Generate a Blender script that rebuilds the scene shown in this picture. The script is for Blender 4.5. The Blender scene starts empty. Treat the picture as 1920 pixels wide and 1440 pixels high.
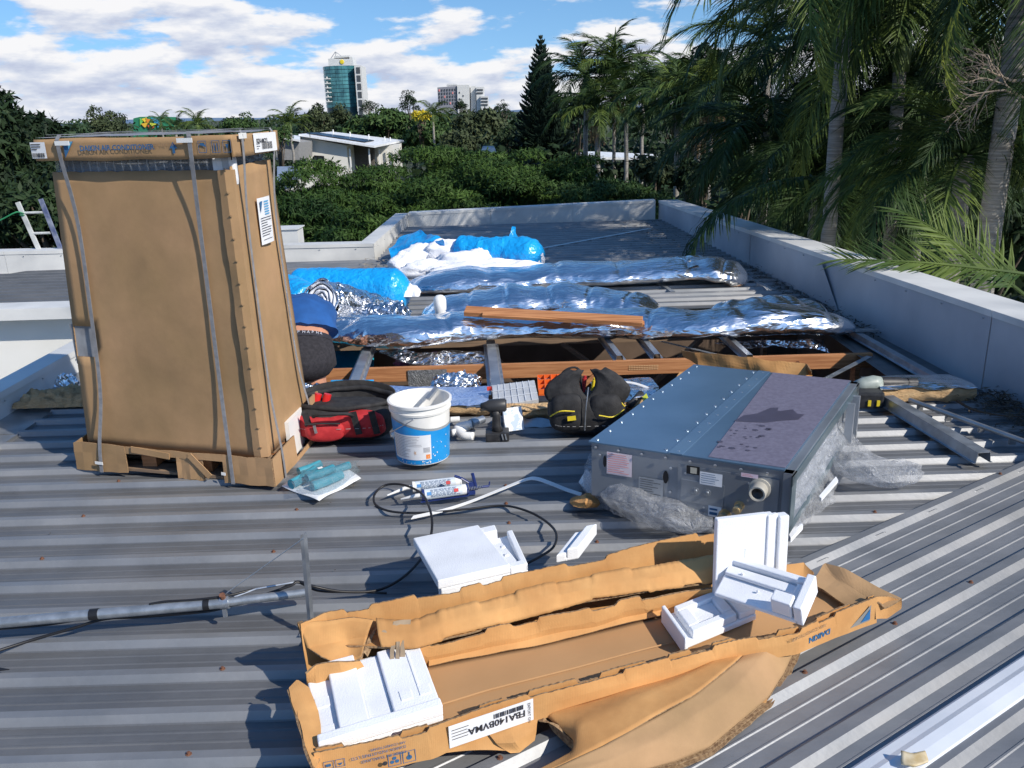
import bpy, bmesh, math, random
import numpy as np
from mathutils import Vector, Matrix, noise
C = bpy.context.scene
COL = C.collection
rad = math.radians

# ------------------------------------------------------------------ camera
FPX = 1590.0; PITCH = rad(17.85); ROLL = 0.03; EYE = Vector((0, 0, 1.6))
cF = Vector((0, math.cos(PITCH), -math.sin(PITCH)))
cR0 = Vector((1, 0, 0)); cU0 = cR0.cross(cF)
cR = cR0*math.cos(ROLL) - cU0*math.sin(ROLL)
cU = cU0*math.cos(ROLL) + cR0*math.sin(ROLL)
cam_d = bpy.data.cameras.new('camera'); cam = bpy.data.objects.new('camera', cam_d); COL.objects.link(cam)
cam.matrix_world = Matrix(((cR.x, cU.x, -cF.x, EYE.x), (cR.y, cU.y, -cF.y, EYE.y), (cR.z, cU.z, -cF.z, EYE.z), (0, 0, 0, 1)))
cam_d.sensor_width = 36; cam_d.lens = 36*FPX/1920; cam_d.clip_end = 9000; cam_d.clip_start = .05
C.camera = cam
C.view_settings.view_transform = 'Standard'; C.view_settings.look = 'None'
C.view_settings.exposure = 0.12; C.view_settings.gamma = 1

# ------------------------------------------------------------------ light
SUN_H = Vector((.80, -.60)).normalized(); SUN_EL = rad(37)
sd = Vector((SUN_H.x*math.cos(SUN_EL), SUN_H.y*math.cos(SUN_EL), math.sin(SUN_EL)))
sl = bpy.data.lights.new('sun', 'SUN'); sl.energy = 4.6; sl.angle = rad(.55); sl.color = (1, .93, .82)
so = bpy.data.objects.new('sun', sl); COL.objects.link(so); so.rotation_euler = sd.to_track_quat('Z', 'Y').to_euler()

W = bpy.data.worlds.new('World'); C.world = W; W.use_nodes = True
nt = W.node_tree; N = nt.nodes; L = nt.links; N.clear()
def nn(t, **k):
    n = N.new(t)
    for a, b in k.items(): setattr(n, a, b)
    return n
def mth(op, a, b=None, c=None, clamp=False):
    n = N.new('ShaderNodeMath'); n.operation = op; n.use_clamp = clamp
    for i, v in enumerate((a, b, c)):
        if v is None: continue
        if isinstance(v, (int, float)): n.inputs[i].default_value = v
        else: L.new(v, n.inputs[i])
    return n.outputs[0]
out = nn('ShaderNodeOutputWorld')
sky = nn('ShaderNodeTexSky', sky_type='NISHITA', sun_disc=False)
sky.sun_elevation = SUN_EL; sky.sun_rotation = math.atan2(sd.x, sd.y); sky.air_density = 1.0; sky.dust_density = .25; sky.ozone_density = 3.0
hsv = nn('ShaderNodeHueSaturation'); hsv.inputs["Saturation"].default_value = 1.2; hsv.inputs['Value'].default_value = .95
va = nn("ShaderNodeVectorMath", operation="MULTIPLY_ADD"); L.new(nn("ShaderNodeTexCoord").outputs["Generated"], va.inputs[0]); va.inputs[1].default_value = (1, 1, .85); va.inputs[2].default_value = (0, 0, .12); L.new(va.outputs[0], sky.inputs[0])
L.new(sky.outputs[0], hsv.inputs['Color'])
bgs = nn('ShaderNodeBackground'); bgs.inputs[1].default_value = .15; L.new(hsv.outputs[0], bgs.inputs[0])
tc = nn('ShaderNodeTexCoord'); sx = nn('ShaderNodeSeparateXYZ'); L.new(tc.outputs['Generated'], sx.inputs[0])
zz = sx.outputs[2]
# cloud layer: directions, stretched along the horizon
def cloud_vec(dz):
    c = nn('ShaderNodeCombineXYZ')
    L.new(mth('MULTIPLY', sx.outputs[0], 1.0), c.inputs[0]); L.new(sx.outputs[1], c.inputs[1])
    L.new(mth('MULTIPLY', mth('ADD', zz, dz), 3.3), c.inputs[2]); return c.outputs[0]
def cnoise(v, s, d=9, r=.52, off=(3.1, 1.7, 4.4)):
    a = nn('ShaderNodeVectorMath', operation='ADD'); L.new(v, a.inputs[0]); a.inputs[1].default_value = off
    n = nn('ShaderNodeTexNoise'); n.inputs['Scale'].default_value = s; n.inputs['Detail'].default_value = d; n.inputs['Roughness'].default_value = r
    L.new(a.outputs[0], n.inputs['Vector']); return n.outputs[0]
v0 = cloud_vec(0); v1 = cloud_vec(.011)
n0 = cnoise(v0, 10.0, 9, .55, (3.9, 1.2, 4.4)); n1 = cnoise(v1, 10.0, 9, .55, (3.9, 1.2, 4.4))
big = cnoise(v0, 1.7, 2, .5, (7.7, 2.2, 1.3))
# more cloud low down, thinning upward
cov = mth('MULTIPLY_ADD', zz, -2.3, .41)
cov = mth('MAXIMUM', cov, -.03)
cov = mth('ADD', cov, mth('MULTIPLY', mth('SUBTRACT', big, .5), .38))
dens = mth('ADD', n0, mth('SUBTRACT', cov, .12))
mr = nn('ShaderNodeMapRange', interpolation_type='SMOOTHSTEP'); L.new(dens, mr.inputs[0]); mr.inputs[1].default_value = .50; mr.inputs[2].default_value = .61
shade = mth('MULTIPLY_ADD', mth('SUBTRACT', n0, n1), 3.4, .48, clamp=True)
thick = nn('ShaderNodeMapRange'); L.new(dens, thick.inputs[0]); thick.inputs[1].default_value = .55; thick.inputs[2].default_value = .85
thick.inputs[3].default_value = .30; thick.inputs[4].default_value = -.12
sh2 = mth('ADD', shade, thick.outputs[0], clamp=True)
cr = nn('ShaderNodeValToRGB'); L.new(sh2, cr.inputs[0])
cr.color_ramp.elements[0].position = .12; cr.color_ramp.elements[0].color = (.46, .52, .70, 1)
cr.color_ramp.elements[1].position = .88; cr.color_ramp.elements[1].color = (.93, .93, .95, 1)
e = cr.color_ramp.elements.new(.5); e.color = (.66, .71, .83, 1)
bgc = nn('ShaderNodeBackground'); bgc.inputs[1].default_value = .93; L.new(cr.outputs[0], bgc.inputs[0])
mx = nn('ShaderNodeMixShader'); L.new(mr.outputs[0], mx.inputs[0]); L.new(bgs.outputs[0], mx.inputs[1]); L.new(bgc.outputs[0], mx.inputs[2])
L.new(mx.outputs[0], out.inputs[0])

# ------------------------------------------------------------------ helpers
def ray(px, py): return cF + cR*((px-960)/FPX) - cU*((py-720)/FPX)
def P(px, py, z=0.0):
    d = ray(px, py); return EYE + d*((z-EYE.z)/d.z)
def Q(px, py, Y):
    d = ray(px, py); return EYE + d*(Y/d.y)
def V(*a): return Vector(a)
R = random.Random(7)

_mats = {}
def M(name, col, rough=.6, metal=0.0, var=.12, scale=6.0, bump=0.0, bscale=60.0, stretch=(1, 1, 1), col2=None, spec=.5, coat=0.0,
      kind='noise', trans=0.0, emit=None, detail=5, alpha=1.0, rvar=0.0, thresh=(.35, .65), bdist=.01, pan_dark=None, flute=None):
    if name in _mats: return _mats[name]
    m = bpy.data.materials.new(name); m.use_nodes = True; t = m.node_tree; n = t.nodes; l = t.links
    b = n['Principled BSDF']
    b.inputs['Roughness'].default_value = rough; b.inputs['Metallic'].default_value = metal
    b.inputs['Specular IOR Level'].default_value = spec; b.inputs['Coat Weight'].default_value = coat
    b.inputs['Alpha'].default_value = alpha
    if trans: b.inputs['Transmission Weight'].default_value = trans
    tcn = n.new('ShaderNodeTexCoord'); mp = n.new('ShaderNodeMapping'); l.new(tcn.outputs['Object'], mp.inputs[0]); mp.inputs['Scale'].default_value = stretch
    nz = n.new('ShaderNodeTexNoise'); nz.inputs['Scale'].default_value = scale; nz.inputs['Detail'].default_value = detail; l.new(mp.outputs[0], nz.inputs['Vector'])
    r = n.new('ShaderNodeValToRGB'); l.new(nz.outputs[0], r.inputs[0])
    c2 = col2 if col2 else tuple(min(1, c*(1+var)) for c in col)
    c1 = col if col2 else tuple(c*(1-var) for c in col)
    r.color_ramp.elements[0].position = thresh[0]; r.color_ramp.elements[1].position = thresh[1]
    r.color_ramp.elements[0].color = (*c1, 1); r.color_ramp.elements[1].color = (*c2, 1)
    l.new(r.outputs[0], b.inputs['Base Color'])
    if rvar:
        q = n.new('ShaderNodeMapRange'); l.new(nz.outputs[0], q.inputs[0]); q.inputs[1].default_value = .3; q.inputs[2].default_value = .7
        q.inputs[3].default_value = rough-rvar; q.inputs[4].default_value = rough+rvar; l.new(q.outputs[0], b.inputs['Roughness'])
    if bump:
        if kind == 'crumple':
            bz = n.new('ShaderNodeTexVoronoi'); bz.feature = 'F1'; bz.distance = 'MANHATTAN'; bz.inputs['Scale'].default_value = bscale
            wn = n.new('ShaderNodeTexNoise'); wn.inputs['Scale'].default_value = bscale*.6; wn.inputs['Detail'].default_value = 3; l.new(mp.outputs[0], wn.inputs['Vector'])
            mxv = n.new('ShaderNodeMixRGB'); mxv.inputs[0].default_value = .35; l.new(mp.outputs[0], mxv.inputs[1]); l.new(wn.outputs['Color'], mxv.inputs[2]); l.new(mxv.outputs[0], bz.inputs['Vector'])
            src = bz.outputs['Distance']
        else:
            bz = n.new('ShaderNodeTexNoise'); bz.inputs['Scale'].default_value = bscale; bz.inputs['Detail'].default_value = 4; l.new(mp.outputs[0], bz.inputs['Vector']); src = bz.outputs[0]
        bp = n.new('ShaderNodeBump'); bp.inputs['Strength'].default_value = bump; bp.inputs['Distance'].default_value = bdist
        l.new(src, bp.inputs['Height']); l.new(bp.outputs[0], b.inputs['Normal'])
    if pan_dark:                      # pans between the ribs: colour darker below a given height
        sp = n.new('ShaderNodeSeparateXYZ'); l.new(tcn.outputs['Object'], sp.inputs[0]); gz = n.new('ShaderNodeMapRange'); l.new(sp.outputs[2], gz.inputs[0]); gz.inputs[1].default_value = pan_dark[0]; gz.inputs[2].default_value = pan_dark[1]
        gz.inputs[3].default_value = pan_dark[2]; gz.inputs[4].default_value = 1.0
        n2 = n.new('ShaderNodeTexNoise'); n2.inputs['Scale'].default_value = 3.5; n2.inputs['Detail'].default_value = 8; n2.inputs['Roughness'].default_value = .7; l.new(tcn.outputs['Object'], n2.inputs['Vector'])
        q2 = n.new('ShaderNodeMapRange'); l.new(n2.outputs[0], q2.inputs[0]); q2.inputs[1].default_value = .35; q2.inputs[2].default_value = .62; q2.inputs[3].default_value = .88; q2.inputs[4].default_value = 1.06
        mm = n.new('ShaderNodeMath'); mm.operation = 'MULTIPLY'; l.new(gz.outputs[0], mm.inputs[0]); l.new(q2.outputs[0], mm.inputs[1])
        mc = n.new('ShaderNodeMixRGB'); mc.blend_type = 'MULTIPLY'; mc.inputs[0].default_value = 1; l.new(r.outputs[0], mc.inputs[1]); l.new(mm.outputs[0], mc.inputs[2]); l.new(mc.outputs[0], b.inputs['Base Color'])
    if flute:                      # corrugation lines and scuffs of cardboard
        wv = n.new('ShaderNodeTexWave'); wv.inputs['Scale'].default_value = flute[0]; wv.bands_direction = flute[1]; wv.inputs['Distortion'].default_value = .6; l.new(tcn.outputs['Object'], wv.inputs['Vector'])
        b2 = n.new('ShaderNodeBump'); b2.inputs['Strength'].default_value = .10; b2.inputs['Distance'].default_value = .0012; l.new(wv.outputs[1], b2.inputs['Height'])
        if b.inputs['Normal'].links: l.new(b.inputs['Normal'].links[0].from_socket, b2.inputs['Normal'])
        l.new(b2.outputs[0], b.inputs['Normal'])
        n2 = n.new('ShaderNodeTexNoise'); n2.inputs['Scale'].default_value = 2.6; n2.inputs['Detail'].default_value = 9; n2.inputs['Roughness'].default_value = .68; l.new(tcn.outputs['Object'], n2.inputs['Vector'])
        q2 = n.new('ShaderNodeMapRange'); l.new(n2.outputs[0], q2.inputs[0]); q2.inputs[1].default_value = .3; q2.inputs[2].default_value = .7; q2.inputs[3].default_value = .80; q2.inputs[4].default_value = 1.14
        mc = n.new('ShaderNodeMixRGB'); mc.blend_type = 'MULTIPLY'; mc.inputs[0].default_value = 1; l.new(r.outputs[0], mc.inputs[1]); l.new(q2.outputs[0], mc.inputs[2]); l.new(mc.outputs[0], b.inputs['Base Color'])
    _mats[name] = m; return m

def tagp(o, label=None, cat=None, group=None, kind=None):
    if label: o['label'] = label
    if cat: o['category'] = cat
    if group: o['group'] = group
    if kind: o['kind'] = kind
    return o
def thing(name, label, cat, loc=(0, 0, 0), rz=0, group=None, kind=None):
    o = bpy.data.objects.new(name, None); COL.objects.link(o); o.location = loc; o.rotation_euler = (0, 0, rz); o.empty_display_size = .1
    return tagp(o, label, cat, group, kind)
def wmat(o):
    m = Matrix.LocRotScale(o.location, o.rotation_euler, o.scale)
    return wmat(o.parent) @ m if o.parent else m
def link(name, me, parent=None):
    o = bpy.data.objects.new(name, me); COL.objects.link(o)
    if parent: o.parent = parent
    return o

class MB:
    """collects faces in WORLD coordinates (or local ones with world=False)"""
    def __init__(s): s.v = []; s.f = []
    def add(s, vs, fs):
        k = len(s.v); s.v += [tuple(x) for x in vs]; s.f += [tuple(i+k for i in f) for f in fs]; return s
    def box(s, c, size, rot=None, bev=0):
        hx, hy, hz = size[0]/2, size[1]/2, size[2]/2
        if bev:
            b = min(bev, hx*.9, hy*.9, hz*.9)
            bm = bmesh.new(); bmesh.ops.create_cube(bm, size=1)
            for w in bm.verts: w.co = Vector((w.co.x*2*hx, w.co.y*2*hy, w.co.z*2*hz))
            bmesh.ops.bevel(bm, geom=bm.edges[:], offset=b, segments=2, profile=.7, affect='EDGES')
            vs = [w.co.copy() for w in bm.verts]; fs = [[w.index for w in f.verts] for f in bm.faces]; bm.free()
        else:
            vs = [Vector((x*hx, y*hy, z*hz)) for x in (-1, 1) for y in (-1, 1) for z in (-1, 1)]
            fs = [(0, 1, 3, 2), (4, 6, 7, 5), (0, 4, 5, 1), (2, 3, 7, 6), (0, 2, 6, 4), (1, 5, 7, 3)]
        if rot is not None: vs = [rot @ v for v in vs]
        c = Vector(c); return s.add([v+c for v in vs], fs)
    def beam(s, a, b, w, h, up=V(0, 0, 1)):
        a = Vector(a); b = Vector(b); d = (b-a); ln = d.length; d.normalize()
        sd_ = d.cross(up).normalized(); u = sd_.cross(d).normalized()
        m = Matrix((d, sd_, u)).transposed(); return s.box((a+b)/2, (ln, w, h), m)
    def tube(s, pts, r, n=8, cap=True, ry=None):
        pts = [Vector(p) for p in pts]; k0 = len(s.v); vs = []; fs = []
        rs = r if isinstance(r, (list, tuple)) else [r]*len(pts)
        up = None
        for i, p in enumerate(pts):
            d = (pts[min(i+1, len(pts)-1)]-pts[max(i-1, 0)]).normalized()
            if up is None: up = Vector((0, 0, 1)) if abs(d.z) < .9 else Vector((0, 1, 0))
            sdv = d.cross(up).normalized(); u = sdv.cross(d).normalized(); up = u
            for j in range(n):
                a = 2*math.pi*j/n; vs.append(p+sdv*math.cos(a)*rs[i]+u*math.sin(a)*rs[i]*(ry or 1))
        for i in range(len(pts)-1):
            for j in range(n):
                fs.append((i*n+j, i*n+(j+1) % n, (i+1)*n+(j+1) % n, (i+1)*n+j))
        if cap: fs.append(tuple(range(n))[::-1]); fs.append(tuple((len(pts)-1)*n+j for j in range(n)))
        return s.add(vs, fs)
    def lathe(s, c, prof, n=32, axis=None):
        """prof: list of (radius, height)"""
        c = Vector(c); vs = []; fs = []
        q = axis.to_track_quat('Z', 'Y') if axis is not None else None
        for r_, h in prof:
            for j in range(n):
                a = 2*math.pi*j/n; v = Vector((r_*math.cos(a), r_*math.sin(a), h)); vs.append(c+(q @ v if q else v))
        for i in range(len(prof)-1):
            for j in range(n): fs.append((i*n+j, i*n+(j+1) % n, (i+1)*n+(j+1) % n, (i+1)*n+j))
        return s.add(vs, fs)
    def poly(s, pts): return s.add(pts, [tuple(range(len(pts)))])
    def prism(s, pts, off):
        """polygon pts extruded by vector off"""
        n = len(pts); pts = [Vector(p) for p in pts]; off = Vector(off)
        return s.add(pts+[p+off for p in pts], [tuple(range(n))[::-1], tuple(range(n, 2*n))]+[(i, (i+1) % n, n+(i+1) % n, n+i) for i in range(n)])
    def grid(s, rows):
        m = len(rows[0]); vs = [p for r_ in rows for p in r_]
        return s.add(vs, [(i*m+j, i*m+j+1, (i+1)*m+j+1, (i+1)*m+j) for i in range(len(rows)-1) for j in range(m-1)])
    def build(s, name, mat, parent=None, smooth=False, world=True, solid=0, sub=0, bevel=0):
        me = bpy.data.meshes.new(name)
        vs = s.v
        if parent is not None and world:
            inv = wmat(parent).inverted(); vs = [tuple(inv @ Vector(v)) for v in vs]
        me.from_pydata(vs, [], s.f); me.materials.append(mat); me.validate()
        bm = bmesh.new(); bm.from_mesh(me); bmesh.ops.recalc_face_normals(bm, faces=bm.faces[:]); bm.to_mesh(me); bm.free()
        if smooth:
            me.polygons.foreach_set('use_smooth', [True]*len(me.polygons))
            if smooth == 'auto': me.set_sharp_from_angle(angle=rad(38))
        me.update()
        o = link(name, me, parent)
        if solid:
            md = o.modifiers.new('solid', 'SOLIDIFY'); md.thickness = solid; md.offset = 0
            if mat.name.startswith('cardboard') and mat.name != 'cardboard_edge': me.materials.append(_mats['cardboard_edge']); md.material_offset_rim = 1
        if bevel: md = o.modifiers.new('bevel', 'BEVEL'); md.width = bevel; md.segments = 2; md.limit_method = 'ANGLE'
        if sub: md = o.modifiers.new('sub', 'SUBSURF'); md.levels = sub; md.render_levels = sub
        return o

def fast_mesh(name, co, loops, mat, per=4, uvrand=None):
    """co (n,3) array, loops flat index array of quads"""
    me = bpy.data.meshes.new(name); nf = len(loops)//per
    me.vertices.add(len(co)); me.vertices.foreach_set('co', np.asarray(co, np.float32).ravel())
    me.loops.add(len(loops)); me.loops.foreach_set('vertex_index', np.asarray(loops, np.int32))
    me.polygons.add(nf); me.polygons.foreach_set('loop_start', np.arange(0, nf*per, per, dtype=np.int32))
    me.update(calc_edges=True); me.materials.append(mat); return me

def resample(pl, n):
    pl = [Vector(p) for p in pl]; ds = [0]
    for a, b in zip(pl, pl[1:]): ds.append(ds[-1]+(b-a).length)
    res = []
    for i in range(n):
        t = ds[-1]*i/(n-1); k = 0
        while k < len(ds)-2 and ds[k+1] < t: k += 1
        u = (t-ds[k])/max(1e-9, ds[k+1]-ds[k]); res.append(pl[k].lerp(pl[k+1], min(1, max(0, u))))
    return res
def smooth_path(pl, n):
    """Catmull-Rom through the points"""
    pl = [Vector(p) for p in pl]; q = [pl[0]*2-pl[1]]+pl+[pl[-1]*2-pl[-2]]; res = []; segs = len(pl)-1
    for i in range(n):
        t = segs*i/(n-1); k = min(int(t), segs-1); u = t-k; a, b, c, d = q[k:k+4]
        res.append(.5*((2*b)+(c-a)*u+(2*a-5*b+4*c-d)*u*u+(3*b-a-3*c+d)*u**3))
    return res
def ribbon(rows, n=40, amp=0.0, sc=3.0, seed=0, m=6, flat=False):
    """a sheet through several polylines; n points along, m steps between successive rows"""
    rs = [resample(r_, n) for r_ in rows]; full = []
    for a, b in zip(rs, rs[1:]):
        for k in range(m): full.append([p.lerp(q, k/m) for p, q in zip(a, b)])
    full.append(rs[-1])
    if amp:
        full = [[p+Vector(noise.noise_vector(p*sc+Vector((seed, seed*1.7, 3))))*amp for p in r_] for r_ in full]
    return full
def text(parent, s, size, org, u, v, mat, name='lettering', lift=.0015, bold=0.0, align='LEFT'):
    cu = bpy.data.curves.new('t', 'FONT'); cu.body = s; cu.size = size; cu.align_x = align; cu.resolution_u = 2; cu.offset = bold
    o = bpy.data.objects.new('t', cu); COL.objects.link(o); dg = bpy.context.evaluated_depsgraph_get()
    me = bpy.data.meshes.new_from_object(o.evaluated_get(dg)); bpy.data.objects.remove(o); bpy.data.curves.remove(cu)
    u = Vector(u).normalized(); v = Vector(v).normalized(); n = u.cross(v).normalized()
    inv = wmat(parent).inverted()
    for w in me.vertices: w.co = inv @ (Vector(org)+u*w.co.x+v*w.co.y+n*lift)
    me.materials.clear(); me.materials.append(mat); me.update()
    return link(name, me, parent)
def decal(parent, name, org, u, v, shapes, mat, lift=.0012):
    """flat printed shapes: polygons in (a,b) coordinates on the plane org+u*a+v*b"""
    u = Vector(u); v = Vector(v); n = u.cross(v).normalized(); b = MB()
    for sh in shapes: b.poly([Vector(org)+u*a+v*c+n*lift for a, c in sh])
    return b.build(name, mat, parent)
def rect(x, y, w, h): return [(x, y), (x+w, y), (x+w, y+h), (x, y+h)]
# ------------------------------------------------------------------ materials
m_roof = M('galvanised_roof', (.235, .245, .26), pan_dark=(.0028, .0045, .66), rough=.50, metal=.42, scale=2.0, stretch=(1, 3, 1), col2=(.285, .29, .30), bump=.08, bscale=30, rvar=.08)
m_roof2 = M('galvanised_roof_far', (.22, .23, .24), pan_dark=(.0028, .0045, .66), rough=.45, metal=.5, scale=1.6, stretch=(1, 8, 1), col2=(.30, .30, .30))
m_zinc = M('zincalume', (.30, .31, .32), rough=.38, metal=.7, scale=9, col2=(.42, .43, .44), bump=.05)
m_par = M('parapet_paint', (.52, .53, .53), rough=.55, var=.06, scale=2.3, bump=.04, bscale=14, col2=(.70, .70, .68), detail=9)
m_parsh = M('parapet_paint_shaded', (.27, .30, .35), rough=.55, scale=1.1, col2=(.44, .47, .51), bump=.12, bscale=5, detail=9)  # stained parapet paint with its shade put into a darker, bluer colour
m_cream = M('rendered_wall', (.74, .73, .68), rough=.8, scale=1.5, col2=(.80, .79, .75), bump=.05, bscale=90)
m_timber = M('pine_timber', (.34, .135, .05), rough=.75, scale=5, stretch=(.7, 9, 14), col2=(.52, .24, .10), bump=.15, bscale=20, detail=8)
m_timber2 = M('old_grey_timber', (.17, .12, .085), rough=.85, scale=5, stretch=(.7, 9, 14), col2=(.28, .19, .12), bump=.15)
m_dark = M('cavity_dark', (.075, .06, .05), rough=.95, scale=4, col2=(.14, .11, .09))  # one dark brown tone for the cavity floor
m_steel = M('galvanised_steel', (.33, .36, .40), rough=.36, metal=.75, scale=14, col2=(.50, .53, .56), rvar=.08)
m_foil = M('foil', (.93, .94, .96), rough=.24, metal=1.0, var=.03, bump=.38, bscale=7, kind='crumple', bdist=.03, stretch=(.7, 1.9, 1.9))
m_foilc = M('foil_crumpled', (.90, .91, .93), rough=.24, metal=1.0, var=.03, bump=.9, bscale=9, kind='crumple', bdist=.03)
m_foilb = M('foil_blue', (.30, .46, .82), rough=.30, metal=.55, scale=6, col2=(.55, .68, .92), bump=.7, bscale=16, kind='crumple', bdist=.01)  # foil with a blue base colour
m_wool = M('glass_wool', (.60, .38, .19), rough=1, scale=16, stretch=(1, 1, 5), col2=(.72, .50, .27), bump=.9, bscale=70, bdist=.02)
m_poly = M('polyester_wool', (.83, .84, .88), rough=1, var=.03, bump=.5, bscale=60, bdist=.012)
m_bluebag = M('blue_plastic', (.006, .30, .72), rough=.30, scale=5, col2=(.012, .37, .82), bump=.5, bscale=11, kind='crumple', bdist=.018, spec=.6)
m_teal = M('teal_sarking', (.01, .24, .38), rough=.45, scale=4, col2=(.02, .34, .48))
m_card = M('cardboard', (.35, .22, .105), rough=.85, scale=3, stretch=(1, 1, 1), flute=(75, 'X'), col2=(.42, .255, .13), bump=.12, bscale=24, bdist=.006)
m_card2 = M('cardboard_orange', (.50, .25, .085), rough=.85, scale=5, stretch=(1.5, 1.5, 1.5), flute=(70, 'X'), col2=(.60, .325, .12), bump=.18, bscale=18, bdist=.006)
m_cardedge = M('cardboard_edge', (.16, .09, .045), rough=.95, scale=120, col2=(.36, .24, .13), bump=.3)
m_foam = M('polystyrene', (.74, .76, .79), rough=.8, scale=7, detail=9, col2=(.84, .86, .90), bump=.45, bscale=260, bdist=.003)
m_strap = M('grey_strap', (.20, .20, .21), rough=.5, scale=40, col2=(.27, .27, .28))
m_white = M('white_plastic', (.80, .80, .78), rough=.35, var=.04, bump=.03)
m_label = M('paper_label', (.74, .75, .77), rough=.6, var=.03, scale=20)
m_ink = M('black_ink', (.03, .03, .035), rough=.6)
m_blueink = M('blue_ink', (.03, .12, .26), rough=.7)
m_faintink = M('faded_ink', (.24, .16, .10), rough=.8)
m_redink = M('pink_ink', (.72, .25, .24), rough=.6)
m_black = M('black_rubber', (.012, .012, .014), rough=.45, scale=20)
m_rust = M('rusty_screw', (.11, .045, .028), rough=.8, scale=90, col2=(.20, .09, .05))

# ------------------------------------------------------------------ roof
PITCHR = .1785
PROF = [(0, 0), (.026, 0), (.030, .0022), (.036, .0022), (.040, 0), (.066, 0), (.070, .0022), (.076, .0022), (.080, 0), (.104, 0), (.120, .026), (.148, .026), (.163, 0)]
Y0 = 1.863-PITCHR*12
def bndX(y): return .318+(y-2.216)*.846/.532
def parX(y): return 2.735-.058*(y-4.4)          # foot of the right parapet
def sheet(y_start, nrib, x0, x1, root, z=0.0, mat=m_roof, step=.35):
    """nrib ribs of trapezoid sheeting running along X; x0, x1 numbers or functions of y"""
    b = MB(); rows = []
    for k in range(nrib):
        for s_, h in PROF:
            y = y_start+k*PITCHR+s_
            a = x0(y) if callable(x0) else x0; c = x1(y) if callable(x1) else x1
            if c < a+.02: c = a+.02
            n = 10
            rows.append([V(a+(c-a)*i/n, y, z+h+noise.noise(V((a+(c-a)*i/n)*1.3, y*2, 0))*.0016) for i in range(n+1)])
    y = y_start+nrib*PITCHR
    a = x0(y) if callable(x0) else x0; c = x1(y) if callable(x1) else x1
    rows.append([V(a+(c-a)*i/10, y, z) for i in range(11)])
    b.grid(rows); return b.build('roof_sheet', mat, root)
roof = thing('roof', 'grey ribbed galvanised metal roof that everything is lying on', None, (0, 0, 0), kind='structure'); del roof['label']
kk = 0
while True:                                    # near part, sheets of four ribs
    ys = Y0+kk*4*PITCHR
    nr = 4
    if ys+4*PITCHR > 4.42: nr = int((4.42-ys)/PITCHR)
    if nr <= 0: break
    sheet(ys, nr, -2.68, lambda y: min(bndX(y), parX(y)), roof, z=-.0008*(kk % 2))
    kk += 1
    if nr < 4: break
YN = ys+nr*PITCHR
YF = Y0+PITCHR*40                                   # far edge of the opening
k = 0
while YF+k*4*PITCHR < 12.6:
    ys = YF+k*4*PITCHR; nr = min(4, int((12.75-ys)/PITCHR))
    if nr < 1: break
    left = -2.85 if ys < 9.4 else -1.5
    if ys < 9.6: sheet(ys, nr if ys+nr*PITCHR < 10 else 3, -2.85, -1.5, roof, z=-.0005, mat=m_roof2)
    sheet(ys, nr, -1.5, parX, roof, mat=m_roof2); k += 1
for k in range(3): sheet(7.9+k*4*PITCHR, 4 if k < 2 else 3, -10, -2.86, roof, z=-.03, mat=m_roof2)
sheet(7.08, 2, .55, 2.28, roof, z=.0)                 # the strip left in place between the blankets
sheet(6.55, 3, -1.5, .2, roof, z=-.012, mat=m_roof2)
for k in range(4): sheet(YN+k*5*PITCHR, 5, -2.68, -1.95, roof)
# turned sheets at lower right
DD = V(.846, .532, 0).normalized(); DN = V(.532, -.846, 0).normalized()
Bp = V(.318, 2.216, 0)
PROFD = [(0, -.02), (.001, .020), (.034, .022), (.052, 0.0), (.084, 0), (.087, .003), (.092, .003), (.095, 0), (.135, 0), (.138, .003), (.143, .003), (.146, 0), (.190, 0), (.21, .020)]
def dsheet(s0, nr, z=.012, first=True):
    rows = []
    for k in range(nr):
        for i, (s_, h) in enumerate(PROFD):
            if k > 0 and i == 0: continue
            if k > 0 and i == 1: continue
            hh = h if (k == 0 or i > 1) else .026
            o = Bp+DN*(s0+k*.21+s_)+V(0, 0, z+hh)
            rows.append([o+DD*t for t in (-2.6, -1.6, -.8, 0, .8, 1.6, 2.2, 2.72-.45*(s0+k*.205))])
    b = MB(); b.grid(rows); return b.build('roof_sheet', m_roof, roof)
dsheet(-.045, 4)
dsheet(.79, 6)
fl = MB(); rows = []
for s_, h in ((.700, .002), (.704, .024), (.712, .030), (.735, .031), (.750, .036), (.775, .033), (.800, .026), (.812, .010)):
    o = Bp+DN*s_+V(0, 0, .012+h); rows.append([o+DD*t for t in (-2.6, -1, .4, .9, 2.6)])
fl.grid(rows)
ridge = fl.build('roof_flashing', M('pale_flashing', (.62, .66, .72), rough=.35, metal=.15, scale=5, col2=(.72, .75, .80)), roof)
# edge flashing on the left
b = MB()
for y0, y1 in ((-1, 2.4), (2.41, 4.3), (4.31, 7.8)):
    b.box((-2.79, (y0+y1)/2, .012), (.24, y1-y0, .004)); b.box((-2.672, (y0+y1)/2, .004), (.004, y1-y0, .03))
b.build('roof_flashing', m_zinc, roof)
# gutter beside the right parapet
b = MB(); b.grid([[V(2.28, 4.42, -.004), V(2.30, 6.3, -.004), V(2.31, YF, -.004)], [V(2.34, 4.42, -.02), V(2.36, 6.3, -.02), V(2.37, YF, -.02)], [V(2.74, 4.42, -.02), V(2.64, 6.3, -.02), V(2.52, YF, -.02)]])
b.build('gutter', m_roof2, roof)
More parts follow.
